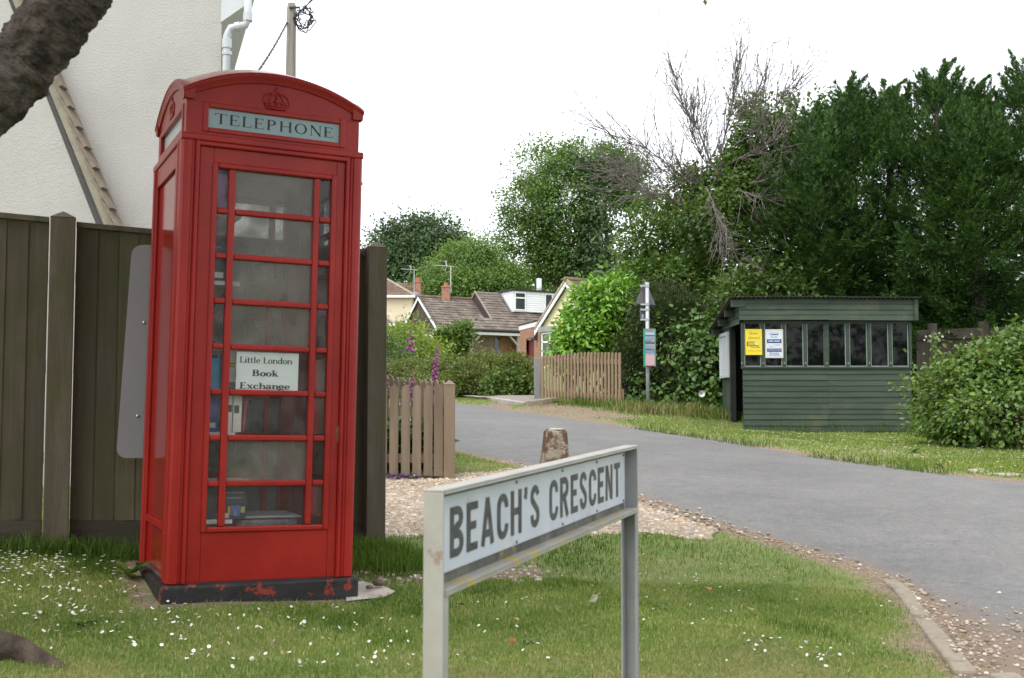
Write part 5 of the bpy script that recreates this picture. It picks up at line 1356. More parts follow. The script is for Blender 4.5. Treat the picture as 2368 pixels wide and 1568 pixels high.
fl_ = P(1246, 674, HB + 6); MB().tube([fl_ - [0, 0, .4], fl_ + [0, 0, .86]], .17, 12).build("flue", M("steel_flue", (.6, .62, .64), rough=.35, metal=.6), bung, smooth=True)
# chimney and aerial
cp_ = P(1031, 683, HB + 3.2)
ch = MB().box(cp_[0] - .26, cp_[0] + .26, cp_[1] - .3, cp_[1] + .3, cp_[2] - 1, cp_[2] + .48).box(cp_[0] - .3, cp_[0] + .3, cp_[1] - .34, cp_[1] + .34, cp_[2] + .481, cp_[2] + .58).build("chimney", m_brick, bung)
MB().tube([(cp_[0], cp_[1], cp_[2] + .58), (cp_[0], cp_[1], cp_[2] + .72)], .15, 10).build("chimney_pot", M("terracotta", (.42, .16, .08), rough=.8), ch)
m_al = M("aluminium", (.45, .46, .47), rough=.4, metal=.7)
def aerial(parent, base, top, ln, tilt=0):
    b_ = MB(); b_.tube([base, top], .035, 6); t = np.array(top)
    a = t + [-ln, 0, .08]; b_.tube([a, t + [.2, 0, -.02]], .025, 5)
    for k in range(7):
        c_ = a + (t - a) * (k / 7); b_.tube([c_ - [0, .18, .02], c_ + [0, .18, .02]], .012, 4)
    c_ = t + [-.25, 0, 0]
    b_.tube([c_ + [-.16, 0, .36], c_], .022, 4); b_.tube([c_, c_ + [-.12, 0, -.34]], .022, 4); b_.tube([c_ + [-.05, .1, .4], c_], .02, 4)
    return b_.build("aerial", m_al, parent)
aerial(ch, P(1042, 676, HB + 3), P(1042, 616, HB + 3), 1.1)
# linking brick section with white fascia
MB().prism([L(9.55, -1.0, zG - .8), L(10.35, -1.9, zG - .8), L(10.35, -1.9, zE - .3), L(9.55, -1.0, zE - .3)], L(0, 1.6, 0) - L(0, 0, 0)).build("link_wall", m_brick, bung)
q0, q1 = P(1199, 757, 66), P(1250, 744, 61)
lk = thing("linking_porch", "low brick link with white fascia and lantern between the brown and yellow houses", "house", loc=(q0[0], q0[1], 3.2))
q2 = q1 - q0; bk = np.array([.6, 3.0, 0])
MB().obox(q0 + [0, 0, -.18], q2 * [1, 1, 1], bk, (0, 0, .24)).build("fascia", m_upv, lk)
MB().obox(q0 + [0, -.1, .08], q2 * 1.0, bk, (0, 0, .06)).build("flat_roof", m_blkg, lk)
def colw(x0, x1, ztop, name, mat, zoff=0, dep=.5):
    a = q0 + q2 * x0 + np.array([0, .1, 0]); b2 = q0 + q2 * x1 + np.array([0, .1, 0]); z0 = 2.6
    MB().prism([(a[0], a[1] + zoff, z0), (b2[0], b2[1] + zoff, z0), (b2[0], b2[1] + zoff, b2[2] - .19 + ztop), (a[0], a[1] + zoff, a[2] - .19 + ztop)], (0, dep, 0)).build(name, mat, lk)
colw(.06, .36, 0, "wall", m_brick); colw(.36, .72, -.62, "back_wall", m_dred, .8); colw(.72, .99, 0, "wall", m_brick)
a = q0 + q2 * .36 + [0, .1, 0]; b2 = q0 + q2 * .72 + [0, .1, 0]
MB().prism([(a[0], a[1], a[2] - .19), (b2[0], b2[1], b2[2] - .19), (b2[0], b2[1], b2[2] - .75), (a[0], a[1], a[2] - .75)], (0, .5, 0)).build("lintel", m_brick, lk)
lp_ = q0 + q2 * .80 + [0, -.15, -.95]; MB().box(lp_[0] - .12, lp_[0] + .12, lp_[1] - .12, lp_[1] + .12, lp_[2], lp_[2] + .38).prism([(lp_[0] - .17, lp_[1] - .17, lp_[2] + .381), (lp_[0] + .17, lp_[1] - .17, lp_[2] + .381), (lp_[0], lp_[1] - .17, lp_[2] + .56)], (0, .34, 0)).build("lantern", m_blkg, lk)

# ---- yellow bungalow
HY = 58.0; y0 = P(1246, 757, HY); ap = P(1311, 656, HY)
g1 = np.array([.62, -.78]); g1 /= np.linalg.norm(g1)       # along the gable towards the viewer
half = (ap[0] - y0[0]) / g1[0]; zb = zE - .9
ybu = thing("yellow_bungalow", "pale yellow gabled bungalow with white bargeboards and bay window behind the laurel", "house", loc=(y0[0], y0[1], 2.9))
o_ = np.array([y0[0], y0[1], 0.]); r1 = np.array([.78, .62])
LY = frame(o_, g1, r1)
zy, za = y0[2], ap[2]
MB().prism([LY(.2, 0, 2.2), LY(2 * half - .2, 0, 2.2), LY(2 * half - .2, 0, zy), LY(half, 0, za - .22), LY(.2, 0, zy)], LY(0, 6, 0) - LY(0, 0, 0)).build("wall", m_yel, ybu)
tiled(LY, [LY(2 * half + .1, -.25, zy - .1), LY(2 * half + .1, 6, zy - .1), LY(half, 6, za), LY(half, -.25, za)], name="roof", parent=ybu)
tiled(LY, [LY(-.1, 6, zy - .1), LY(-.1, -.25, zy - .1), LY(half, -.25, za), LY(half, 6, za)], name="roof", parent=ybu)
MB().tube([LY(half, -.28, za + .02), LY(half, 6, za + .02)], .12, 8).build("ridge_tiles", m_rtile_r, ybu)
for s_ in (-1, 1):
    pa, pb = LY(half + s_ * (half + .1), -.24, zy - .08), LY(half, -.24, za + .02)
    v2 = MB().prism([pa, pb, pb - [0, 0, .34], pa - [0, 0, .34]], LY(0, .05, 0) - LY(0, 0, 0)).build("bargeboard", m_upv, ybu)
    MB().prism([pa + [0, 0, .005], pb + [0, 0, .005], pb + [0, 0, .09], pa + [0, 0, .09]], LY(0, .1, 0) - LY(0, 0, 0)).build("verge", M("ochre_verge", (.30, .22, .12), (.4, .32, .2), 9, .9), v2)
# bay window with lead roof
wl_ = 1.05
MB().prism([LY(wl_ - .25, -.02, zy - .35), LY(wl_ + 2.2, -.02, zy - .35), LY(wl_ + 2.0, -.75, zy - .35), LY(wl_, -.75, zy - .35)], (0, 0, .02)).prism([LY(wl_ - .3, -.02, zy - .33), LY(wl_ + 2.3, -.02, zy - .33), LY(wl_ + 2.1, -.85, zy - .33), LY(wl_ - .1, -.85, zy - .33)], (0, 0, .25)).build("bay_roof", m_lead, ybu)
LW = lambda a, b, c: LY(a, b - .7, c)
win(LW, wl_, wl_ + 1.9, zy - 1.75, zy - .36, ybu, 3, .08, transom=.66)
cs = frame(LY(wl_ - .22, 0, 0), (LY(wl_, -.7, 0) - LY(wl_ - .22, 0, 0))[:2] / np.linalg.norm(LY(wl_, -.7, 0) - LY(wl_ - .22, 0, 0)), (r1[0], r1[1]))
win(cs, .03, .70, zy - 1.75, zy - .36, ybu, 1, .08, transom=.66)
MB().prism([LY(wl_ - .22, -.02, 2.2), LY(wl_ + 2.1, -.02, 2.2), LY(wl_ + 1.9, -.7, 2.2), LY(wl_, -.7, 2.2)], (0, 0, zy - 1.76 - 2.2)).build("bay_base", m_yel, ybu)

# ---- cream two storey house behind
HC = 92.0
def box_house(name, label, pxl, pxr, eave_y, ridge_px, ridge_y, yd, wallm, roofm, base_z, depth=7):
    a, b = P(pxl, eave_y, yd), P(pxr, eave_y + 1, yd); t = thing(name, label, "house", loc=(a[0], yd, base_z))
    MB().box(a[0], b[0], yd, yd + depth, base_z - .5, b[2]).build("wall", wallm, t)
    rl = P(ridge_px[0], ridge_y, yd + depth / 2); rr_ = P(ridge_px[1], ridge_y, yd + depth / 2)
    o = .3
    c = [np.array([a[0] - o, yd - o, b[2] - .05]), np.array([b[0] + o, yd - o, b[2] - .05]), np.array([b[0] + o, yd + depth + o, b[2] - .05]), np.array([a[0] - o, yd + depth + o, b[2] - .05])]
    tiled(None, [c[0], c[1], rr_, rl], name="roof", mat=roofm, parent=t, course=.33, wid=.34); tiled(None, [c[2], c[3], rl, rr_], name="roof", mat=roofm, parent=t, course=.33, wid=.4)
    tiled(None, [c[1], c[2], rr_ + [0, .01, 0], rr_], name="roof", mat=roofm, parent=t, course=.33, wid=.4)
    MB().tube([rr_, c[1] + [0, 0, .03]], .10, 6).build("hip_tiles", m_mort, t)
    MB().box(a[0] - o, b[0] + o, yd - o - .12, yd - o, b[2] - .18, b[2] + .02).build("gutter", m_upv, t)
    return t
ch_ = box_house("cream_house", "cream rendered two storey house with hipped brown roof behind the bungalow", 820, 952, 683, (850, 895), 646, HC, m_cream, m_rtile_r, 4.3)
k_ = P(964, 682, HC + 2)
cs_ = MB().box(k_[0] - .33, k_[0] + .33, k_[1] - .3, k_[1] + .3, k_[2] - 1.4, k_[2] + 1.0).box(k_[0] - .37, k_[0] + .37, k_[1] - .34, k_[1] + .34, k_[2] + 1.001, k_[2] + 1.12).build("chimney", m_brick, ch_)
MB().tube([(k_[0] + .05, k_[1], k_[2] + 1.12), (k_[0] + .05, k_[1], k_[2] + 1.42)], .2, 10).build("chimney_pot", M("terracotta_pot", (.45, .13, .07), rough=.8), cs_)
dd = MB(); dc = P(961, 713, HC + 1) + [0, 0, 1.0]
dd.ball((dc[0], dc[1] - .3, dc[2]), (.33, .1, .33), 12, 6); dd.build("satellite_dish", M("grey_dish", (.22, .23, .26), rough=.5), ch_, smooth=True)
aerial(cs_, P(957.5, 690, HC + 1.6), P(957.5, 624, HC + 1.6), 1.1)
b2 = box_house("hipped_annexe", "low red brown hipped roof left of the bungalow gable, behind the shrub", 780, 905, 748, (800, 868), 714, 84, m_brick, m_rtile_r, 4.2, 5)
tiled(None, [P(905, 683, HC + 9), P(990, 690, HC + 9), P(956, 655, HC + 12), P(920, 655, HC + 12)], name="roof", mat=m_rtile_r, parent=ch_)

# ------------------------------------------------------------------ hedges and shrubs before the houses
rh = np.random.default_rng(44)
m_twig = M("grey_brown_twig", (.10, .085, .07), (.17, .15, .125), 8, .9)
def shrub(name, label, cat, ells, ncl, nl, cr, L, W, mat, seed, six=False, shell=.72, stems=True, flat=.8, droop=.15, jit=.9, keep=None, up=0.):
    rng = np.random.default_rng(seed); c = np.mean([e[0] for e in ells], 0); z = min(e[0][2] - e[1][2] for e in ells); z = max(z, H(c[0], c[1]) - .05)
    t = thing(name, label, cat, loc=(c[0], c[1], z))
    foliage("leaves", rng, ells, ncl, nl, cr, L, W, mat, t, shell=shell, six=six, flat=flat, droop=droop, jit=jit, keep=keep, up=up)
    if stems:
        b_ = MB()
        for e in ells:
            for _ in range(6):
                d = rdir(rng, 1)[0]; d[2] = abs(d[2]); x, y = e[0][0] + rng.normal() * e[1][0] * .2, e[0][1] + rng.normal() * e[1][1] * .2
                limb(rng, b_, (x, y, H(x, y) - .05), np.array(e[0]) + d * np.array(e[1]) * .8, .03, .008, 4, .05, 5)
        b_.build("stems", m_twig, t)
    return t
def E(px, py, Y, rx, rz, ry):
    """ellipsoid seen at a view position: half width and half height in view px, depth in metres"""
    c = P(px, py, Y); s = Y / FV; return (tuple(c), (rx * s, ry, rz * s))
m_h1 = leaf_mat("clipped_hedge_leaf", (.08, .135, .026), (.165, .205, .055), (.23, .12, .05), f3=.95, big=1.2)
m_h2 = leaf_mat("fresh_hedge_leaf", (.06, .13, .02), (.14, .21, .05), big=1.1)
m_lime = leaf_mat("lime_shrub_leaf", (.13, .22, .03), (.24, .32, .06), big=.7)
m_ivy = leaf_mat("ivy_leaf", (.035, .075, .018), (.09, .15, .035), rough=.35)
m_dk = leaf_mat("dark_hedge_leaf", (.022, .045, .014), (.065, .09, .03), rough=.5)
hy = 27.0
he = [E(960, 880, hy + 2, 90, 44, 1.0), E(1040, 876, hy + 1, 75, 44, .9), E(1120, 871, hy, 75, 49, .8), E(1185, 872, hy - .5, 50, 48, .7), E(1208, 885, hy - .8, 28, 36, .6), E(1090, 895, hy, 150, 28, .8)]
shrub("garden_hedge", "long clipped green and russet hedge in front of the brown bungalow", "hedge", he, 2600, 26, .075, .058, .036, m_h1, 101, shell=.90)
he2 = [E(1180, 895, hy - 1.3, 50, 30, .35), E(1225, 900, hy - 1.2, 22, 22, .3)]
shrub("green_shrub", "fresh green shrub growing out of the near end of the clipped hedge", "shrub", he2, 130, 18, .12, .11, .06, m_h2, 102)
shrub("lime_shrub", "lime green shrub below the dark boarded gable", "shrub", [E(922, 805, 45, 56, 38, 1.3), E(945, 778, 45.5, 24, 26, 1), E(985, 818, 45, 36, 18, 1)], 260, 22, .3, .16, .07, m_lime, 103)
shrub("leafy_bush", "dark leafy bush with pale flowers between tall fence post and lime shrub", "shrub", [E(900, 828, 40, 40, 34, .9)], 120, 20, .25, .12, .07, m_ivy, 104)
shrub("wall_climber", "green climber covering the bungalow wall beside the oak porch", "climber", [E(1045, 798, 67.4, 34, 24, .5), E(1070, 770, 67.6, 8, 14, .4), E(1030, 784, 67.6, 18, 14, .4)], 240, 24, .28, .2, .13, m_h2, 105)
# laurel
m_laur = leaf_mat("laurel_leaf", (.11, .27, .025), (.22, .41, .055), (.50, .42, .05), rough=.28, trans=.25, spec=.5, f3=.965, big=.9)
le = [E(1390, 750, 24.8, 76, 90, .9), E(1342, 790, 24.3, 42, 56, .7), E(1440, 745, 25, 60, 86, .9), E(1410, 700, 25, 50, 44, .8), E(1312, 815, 24.2, 20, 34, .5)]
shrub("laurel_bush", "large bright green glossy laurel bush behind the brown slatted fence", "shrub", le, 900, 18, .13, .145, .06, m_laur, 106, six=True, shell=.78, droop=.3)

# ------------------------------------------------------------------ slatted fence across the road
fy0, fy1 = 23.2, 21.6
s0, s1 = P(1254, 930, fy0), P(1432, 945, fy1); z0 = H(s0[0], fy0); 
m_slat = M("orange_brown_slats", (.22, .15, .092), (.31, .225, .15), 6, .8, bump=.3, stretch=(1.5, 1.5, .15), island=.12)
sf = thing("slatted_fence", "orange brown vertical slat fence with rounded tops before the laurel", "fence", loc=tuple(s0))
ns = 24; sdv = (s1 - s0); sdv[2] = 0; sn = np.linalg.norm(sdv); sdv /= sn
for i in range(ns):
    t = i / (ns - 1); p_ = s0 + (s1 - s0) * t; yv = fy0 + (fy1 - fy0) * t; ztp = P(1254 + 178 * t, 823 - 10 * min(1, t * 1.8) + 2 * t, yv)[2]; zb_ = H(p_[0], p_[1]) + .04
    w = .025; b_ = MB(); pr = [(-w, zb_), (w, zb_), (w, ztp - .035), (w * .7, ztp - .01), (0, ztp), (-w * .7, ztp - .01), (-w, ztp - .035)]
    b_.prism([(p_[0] + u * sdv[0], p_[1] + u * sdv[1], z) for u, z in pr], np.array([-sdv[1], sdv[0], 0]) * .02); b_.build("slat", m_slat, sf)
bkv = np.array([-sdv[1], sdv[0], 0])
if bkv[1] < 0: bkv = -bkv
for hh in (.15, .82): MB().obox(s0 + bkv * .024 + [0, 0, hh], (s1 - s0) + np.array([0, 0, H(s1[0], s1[1]) - H(s0[0], s0[1]) - (s1 - s0)[2]]), bkv * .04, (0, 0, .09)).build("rail", m_slat, sf)
MB().box(s1[0] - .02, s1[0] + .09, s1[1] + .03, s1[1] + .14, s1[2] - .4, P(1432, 900, fy1)[2]).build("post", m_slat, sf)
gp0 = P(1241, 927, fy0 + .3); m_greyw = M("silver_grey_board", (.20, .20, .20), (.29, .29, .28), 5, .85, stretch=(1, 1, .2), bump=.3)
gs = thing("grey_gate_board", "narrow silver grey board post left of the slatted fence", "post", loc=tuple(gp0))
MB().box(gp0[0] - .06, gp0[0] + .07, gp0[1], gp0[1] + .04, gp0[2] - .3, P(1241, 827, gp0[1])[2]).build("board", m_greyw, gs, bevel=.004)
MB().box(gp0[0] + .075, gp0[0] + .12, gp0[1] + .005, gp0[1] + .045, gp0[2] - .3, P(1241, 831, gp0[1])[2]).build("edge_strip", m_greyw, gs)

# ------------------------------------------------------------------ bus stop pole
bd_ = 20.6; bb0 = GP(1498, 951); bd_ = bb0[1]; bz = bb0[2]
m_galv = M("galvanised_steel", (.36, .385, .42), (.48, .505, .54), 9, .5, metal=.25, spec=.5)
m_sback = M("grey_sign_back", (.11, .115, .11), (.14, .145, .14), 3, .5)
bs = thing("bus_stop_pole", "galvanised bus stop pole with triangular sign back and timetable case", "bus stop", loc=tuple(bb0))
b_ = MB().tube([(bb0[0], bd_, bz - .3), (bb0[0], bd_, P(1496, 653, bd_)[2])], .034, 16); b_.build("pole", m_galv, bs, smooth=True)
tA, tB, tC = P(1491, 645, bd_ + .08), P(1467, 707, bd_ + .02), P(1517, 709.5, bd_ + .16)
def rtri(A, B, Cc, r=.04):
    pts_ = [np.array(q) for q in (A, B, Cc)]; o = []
    for i in range(3):
        p, a, b = pts_[i], pts_[i - 1], pts_[(i + 1) % 3]; u, v_ = unit(a - p), unit(b - p)
        for t in np.linspace(0, 1, 5): o.append((p + u * r) * (1 - t) ** 2 + 2 * p * t * (1 - t) + (p + v_ * r) * t * t)
    return o
tr_ = MB().prism(rtri(tA, tB, tC), (0, .012, 0)).build("triangle_sign", m_sback, bs)
b_ = MB(); a, c = P(1472, 703.5, bd_ + .025), P(1514, 706, bd_ + .15); b_.tube([a - [0, .01, 0], c - [0, .01, 0]], .022, 6); b_.build("stiffener", M("dark_stiffener", (.05, .05, .055), rough=.5), tr_)
m_clip = m_galv
for yv in (661, 704, 716, 739): b_ = MB(); z = P(1496, yv, bd_)[2]; b_.tube([(bb0[0], bd_, z - .022), (bb0[0], bd_, z + .022)], .041, 14); b_.box(bb0[0] - .12, bb0[0] - .035, bd_ + .0, bd_ + .03, z - .015, z + .015); b_.build("clamp", m_clip, bs)
pl_ = MB().prism([P(1479, 711, bd_ + .03), P(1494, 713, bd_ + .09), P(1494, 743, bd_ + .09), P(1480, 739, bd_ + .03)], (0, .014, 0)).build("supplementary_plate", m_sback, bs, bevel=.004)
MB().obox(P(1483, 735, bd_ + .0), P(1483.6, 727, bd_) * [1, 1, 1] - P(1483, 735, bd_), (.035, .02, 0), (0, -.003, 0)).build("sticker", M("pale_sticker", (.4, .42, .4)), pl_)
# timetable case with coloured panels
cA, cB = P(1488.5, 760, bd_ - .09), P(1515.5, 848, bd_ - .09)
tc_ = thing("timetable_case", "green edged bus timetable case with pink lower panel fixed on the pole", "timetable", loc=(cA[0], cA[1], cB[2]))
wC, hC = cB[0] - cA[0], cA[2] - cB[2]; X0, Z0, Y0 = cA[0], cB[2], cA[1]
m_grn = M("green_frame", (.03, .30, .17), (.04, .34, .2), 4, .4)
def pan(name, x0, x1, z0, z1, col, parent, dy=.0, mat=None):
    return MB().box(X0 + wC * x0, X0 + wC * x1, Y0 - .004 - dy, Y0 - dy, Z0 + hC * z0, Z0 + hC * z1).build(name, mat or M(name, col, rough=.4), parent)
MB().box(X0 + .002, X0 + wC - .002, Y0 + .0005, Y0 + .028, Z0 + .002, Z0 + hC - .002).build("case", M("case_back", (.5, .52, .55), rough=.5), tc_)
fm = MB().box(X0 - .01, X0 + wC * .1, Y0 - .012, Y0 + .03, Z0, Z0 + hC).box(X0 + wC * .93, X0 + wC + .004, Y0 - .012, Y0 + .03, Z0, Z0 + hC); fm.build("frame", m_grn, tc_)
MB().box(X0 + wC * .1, X0 + wC * .93, Y0 - .012, Y0 + .03, Z0 + hC * .985, Z0 + hC).build("top_edge", M("ochre_strip", (.35, .25, .05), rough=.5), tc_)
MB().box(X0 + wC * .1, X0 + wC * .93, Y0 - .012, Y0 + .03, Z0, Z0 + hC * .03).build("bottom_edge", M("dark_red_strip", (.10, .04, .045), rough=.5), tc_)
for z0_, z1_, col in ((.03, .325, (.56, .38, .42)), (.325, .36, (.07, .08, .10)), (.36, .43, (.16, .27, .50)), (.43, .48, (.10, .12, .16)), (.48, .585, (.42, .50, .58)), (.585, .635, (.10, .12, .16)), (.635, .69, (.12, .15, .22)), (.69, .79, (.42, .50, .60)), (.79, .83, (.07, .09, .13)), (.83, .985, (.36, .46, .52))):
    pan("timetable_panel", .1, .93, z0_, z1_, col, tc_)
for z0_, z1_ in ((.45, .49), (.645, .685)): pan("route_block", .66, .9, z0_, z1_, (.55, .28, .10), tc_, .0045)
for z0_ in (.50, .53, .556, .71, .735, .76): pan("timetable_line", .15, .88, z0_, z0_ + .006, (.12, .18, .32), tc_, .0045)
q = MB(); tiny_text(q, "Important Update!", X0 + wC * .51, Z0 + hC * .335, .018, lambda x, y, k: (x, Y0 - .0046, y), fit=wC * .74, bold=.02); q.build("lettering", M("white_print", (.7, .7, .7)), tc_)
pan("service_band", .26, .85, .925, .955, (.14, .17, .34), tc_, .0045); pan("operator_mark", .13, .22, .93, .965, (.3, .15, .25), tc_, .0045)

# ------------------------------------------------------------------ bus shelter
SD = 19.0
a0, a1 = P(1716, 998, SD), P(2111, 1006, SD)
sx0, sx1 = a0[0], a1[0]; sz = H((sx0 + sx1) / 2, SD) - .02; SW = sx1 - sx0
def sz_(py): return P(1900, py, SD)[2]
shel = thing("bus_shelter", "dark green weatherboarded bus shelter with corrugated roof and a row of glass panes", "bus shelter", loc=(sx0, SD, sz))
m_green = M("green_shed_paint", (.025, .044, .029), (.045, .071, .046), 5, .6, bump=.3, bscale=24, stretch=(.25, 1, 2.5), c3=(.075, .09, .05), s3=1.3, f3=(.55, .72), island=.12)
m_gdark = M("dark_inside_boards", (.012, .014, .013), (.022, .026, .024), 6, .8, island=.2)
m_corr = M("corrugated_roof", (.028, .026, .025), (.06, .055, .05), 7, .9, c3=(.12, .11, .10), s3=9, f3=(.6, .72))
zsill, zwt, zfb, zft = sz_(848), sz_(746), sz_(741), sz_(693)
# clapboards below the windows: overlapping tapered boards in two lengths
def boards(x0, x1, z0, z1, nb, y, name, joint=.505):
    q = MB(); h = (z1 - z0) / nb; rr = np.random.default_rng(nb)
    for i in range(nb):
        z = z0 + i * h; sag = rr.normal() * .004
        for xa, xb in ((x0, x0 + (x1 - x0) * joint - .001), (x0 + (x1 - x0) * joint + .001, x1)):
            d = rr.normal() * .003
            q.prism([(xa, y - .022 - d, z + sag), (xa, y - .008, z + h * 1.10), (xa, y + .006, z + h * 1.10), (xa, y - .008, z)], (xb - xa, 0, rr.normal() * .004))
    return q.build(name, m_green, shel)
boards(sx0 + .02, sx1 - .02, sz - .02, zsill - .035, 12, SD, "front_boards")
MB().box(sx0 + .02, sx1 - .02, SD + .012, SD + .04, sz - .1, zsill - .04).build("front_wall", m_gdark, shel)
MB().box(sx0 - .002, sx1 + .01, SD - .045, SD + .05, zsill - .033, zsill).build("sill", m_green, shel, bevel=.004)
npn = 8; pw = SW / npn
xs = [sx0 + i * SW / 8 for i in range(9)]; 
m_sglass = glass_mat("shelter_glass", (.55, .60, .60), .02, (.16, .19, .18), .5, 5, .03)
m_putty = M("pale_putty", (.22, .26, .24), (.32, .36, .34), 20, .8)
for i in range(8):
    x0, x1 = xs[i] + .028, xs[i + 1] - .028
    if i == 0: x0 += .02
    if i == 7: x1 -= .02
    f = MB(); e = .014
    f.box(x0, x0 + e, SD + .001, SD + .02, zsill + .016, zwt - .02); f.box(x1 - e, x1, SD + .001, SD + .02, zsill + .016, zwt - .02); f.box(x0, x1, SD + .002, SD + .02, zsill + .003, zsill + .0155)
    w = f.build("window", m_putty, shel)
    MB().box(x0 + .002, x1 - .002, SD + .012, SD + .016, zsill + .005, zwt - .018).build("pane", m_sglass, w)
for i in range(9):
    w = .027 if i not in (0, 4, 8) else .04
    xa = max(sx0, xs[i] - w); xb = min(sx1, xs[i] + w)
    MB().box(xa, xb, SD - .022, SD + .045, zsill + .0005, zwt).build("mullion", m_green, shel, bevel=.003)
    MB().tube([(xs[i], SD - .021, zsill + .06), (xs[i], SD - .026, zsill + .06)], .012, 8).build("bolt_head", m_putty, shel)
MB().box(sx0 + .041, sx1 - .041, SD - .012, SD + .044, zwt - .017, zwt + .03).build("head_rail", m_green, shel)
fx0, fx1 = P(1709, 700, SD - .12)[0], P(2119, 700, SD - .12)[0]
boards(fx0, fx1, zfb, zft, 4, SD - .09, "fascia_boards")
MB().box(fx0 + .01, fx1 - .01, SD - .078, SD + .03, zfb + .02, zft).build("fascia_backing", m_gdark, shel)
MB().box(fx1 - .045, fx1 + .02, SD - .135, SD - .1255, zfb - .01, zft + .01).build("fascia_end", m_green, shel)
# roof: corrugated sheet falling to the back
SDP = 1.75; q = MB(); nx2 = 150; rx0, rx1 = P(1688, 690, SD - .2)[0], P(2131, 690, SD - .2)[0]; slope = -.42
vs = []
for i in range(nx2 + 1):
    x = rx0 + (rx1 - rx0) * i / nx2; c_ = .012 * math.sin(x * 2 * math.pi / .076) + .006 * math.sin(x * 1.7)
    for y, dz in ((SD - .2, 0), (SD + SDP + .2, slope)): vs += [(x, y, zft + .035 + dz + c_), (x, y, zft + .022 + dz + c_)]
fs = []
for i in range(nx2):
    o = i * 4; p_ = o + 4
    fs += [(o, p_, p_ + 2, o + 2), (o + 1, o + 3, p_ + 3, p_ + 1), (o, o + 1, p_ + 1, p_), (o + 2, p_ + 2, p_ + 3, o + 3)]
fs += [(0, 2, 3, 1), (nx2 * 4, nx2 * 4 + 1, nx2 * 4 + 3, nx2 * 4 + 2)]
MB().add(vs, fs).build("roof", m_corr, shel, smooth=False)
# back and end walls, side boards, rafters and door opening
q = MB()
for i in range(22):
    x = sx0 + .03 + i * (SW - .06) / 22; q.box(x, x + (SW - .06) / 22 - .006, SD + SDP, SD + SDP + .02, sz - .1, zft + slope * .9)
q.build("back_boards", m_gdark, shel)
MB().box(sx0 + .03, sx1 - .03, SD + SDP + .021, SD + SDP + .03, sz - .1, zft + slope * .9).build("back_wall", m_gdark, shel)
MB().prism([(sx1 - .03, SD + .05, sz - .1), (sx1 - .03, SD + SDP, sz - .1), (sx1 - .03, SD + SDP, zft + slope * .9), (sx1 - .03, SD + .05, zft - .03)], (.03, 0, 0)).build("end_wall", m_green, shel)
dy0, dy1 = SD + .07, SD + .95
MB().prism([(sx0, dy1, sz - .15), (sx0, SD + SDP, sz - .15), (sx0, SD + SDP, zft + slope * .85), (sx0, dy1, zft + slope * .5)], (.03, 0, 0)).build("side_wall", m_green, shel)
MB().box(sx0 - .02, sx0 + .07, dy1 - .10, dy1 - .002, sz - .15, zft - .25).build("door_post", m_gdark, shel)
q = MB()
for i in range(4):
    z = zwt - .02 + i * .115; q.prism([(sx0 - .03, SD + .046, z), (sx0 - .03, SD + 1.85 - i * .42, z - .0), (sx0 - .008, SD + 1.85 - i * .42, z + .13), (sx0 - .008, SD + .046, z + .13)], (.02, 0, 0))
q.build("side_fascia", m_green, shel)
for k, y in enumerate((SD - .13, SD + .45, SD + 1.05, SD + 1.7)):
    z = zft + .012 + slope * (y - SD + .2) / (SDP + .4); MB().box(rx0 + .03, sx0 + .05, y, y + .06, z - .13, z - .012).build("purlin_end", m_green, shel)
MB().box(sx0 + .03, sx1 - .03, SD + .05, SD + SDP, sz - .06, sz + .02).build("floor_slab", m_slab, shel)
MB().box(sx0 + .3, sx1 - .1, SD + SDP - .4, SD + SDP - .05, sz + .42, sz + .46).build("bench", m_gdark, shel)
# posters and notice board
def poster(name, label, cat, px0, py0, px1, py1, y, mat):
    a, b = P(px0, py0, y), P(px1, py1, y); t = thing(name, label, cat, loc=(a[0], y, b[2]))
    MB().box(a[0], b[0], y, y + .006, b[2], a[2]).build("sheet", mat, t, bevel=.003)
    w, h = b[0] - a[0], a[2] - b[2]
    pl_ = lambda x, z, k=.0006: (a[0] + w * x, y - k, b[2] + h * z)
    return t, pl_, w, h
PY_ = SD - .03
t, pl_, w, h = poster("road_safety_poster", "yellow Slow down! poster in the first pane of the green bus shelter", "poster", 1722.5, 761, 1762, 821, PY_, M("yellow_poster", (.72, .56, .03), (.76, .6, .05), 3, .4))
m_olive = M("olive_print", (.20, .16, .03), rough=.6); m_ink = M("black_print", (.03, .03, .03), rough=.6)
for tx, xx, zz, hh, ft in (("Slow", .50, .79, .09, .53), ("down!", .52, .615, .09, .68)):
    q = MB(); lettering(q, tx, .5 * w + (xx - .5) * w, zz * h, hh * h * 1.15, lambda x, y, k: pl_(x / w, y / h, k), lambda c_: serif(c_, .13, .06, .05), gap=.02, fit=ft * w, center=True); 
    v = np.array(q.v); c0_ = (v[:, 0].min() + v[:, 0].max()) / 2; v[:, 0] += pl_(xx, 0)[0] - c0_; q.v = [tuple(k) for k in v]
    q.build("lettering", m_olive, t)
q = MB()
def pq(poly, col, k=.001):
    MB().prism([pl_(x, z, .0006 + k) for x, z in poly], (0, .0005, 0)).build("printed_shape", col, t)
pq([(.08, .345), (.82, .345), (.58, .515), (.10, .515)], m_ink)
pq([(.13, .365), (.66, .365), (.50, .495), (.14, .495)], M("yellow_ink", (.70, .55, .06), rough=.6), .002)
pq([(.70, .365), (.76, .395), (.57, .50), (.49, .50)], M("white_ink", (.7, .72, .75), rough=.6), .0026)
for i in range(7):
    x = .14 + i * .065; pq([(x + .01, .365), (x + .03, .365), (x + .022 - i * .004, .50), (x + .006 - i * .004, .50)], m_ink, .0032)
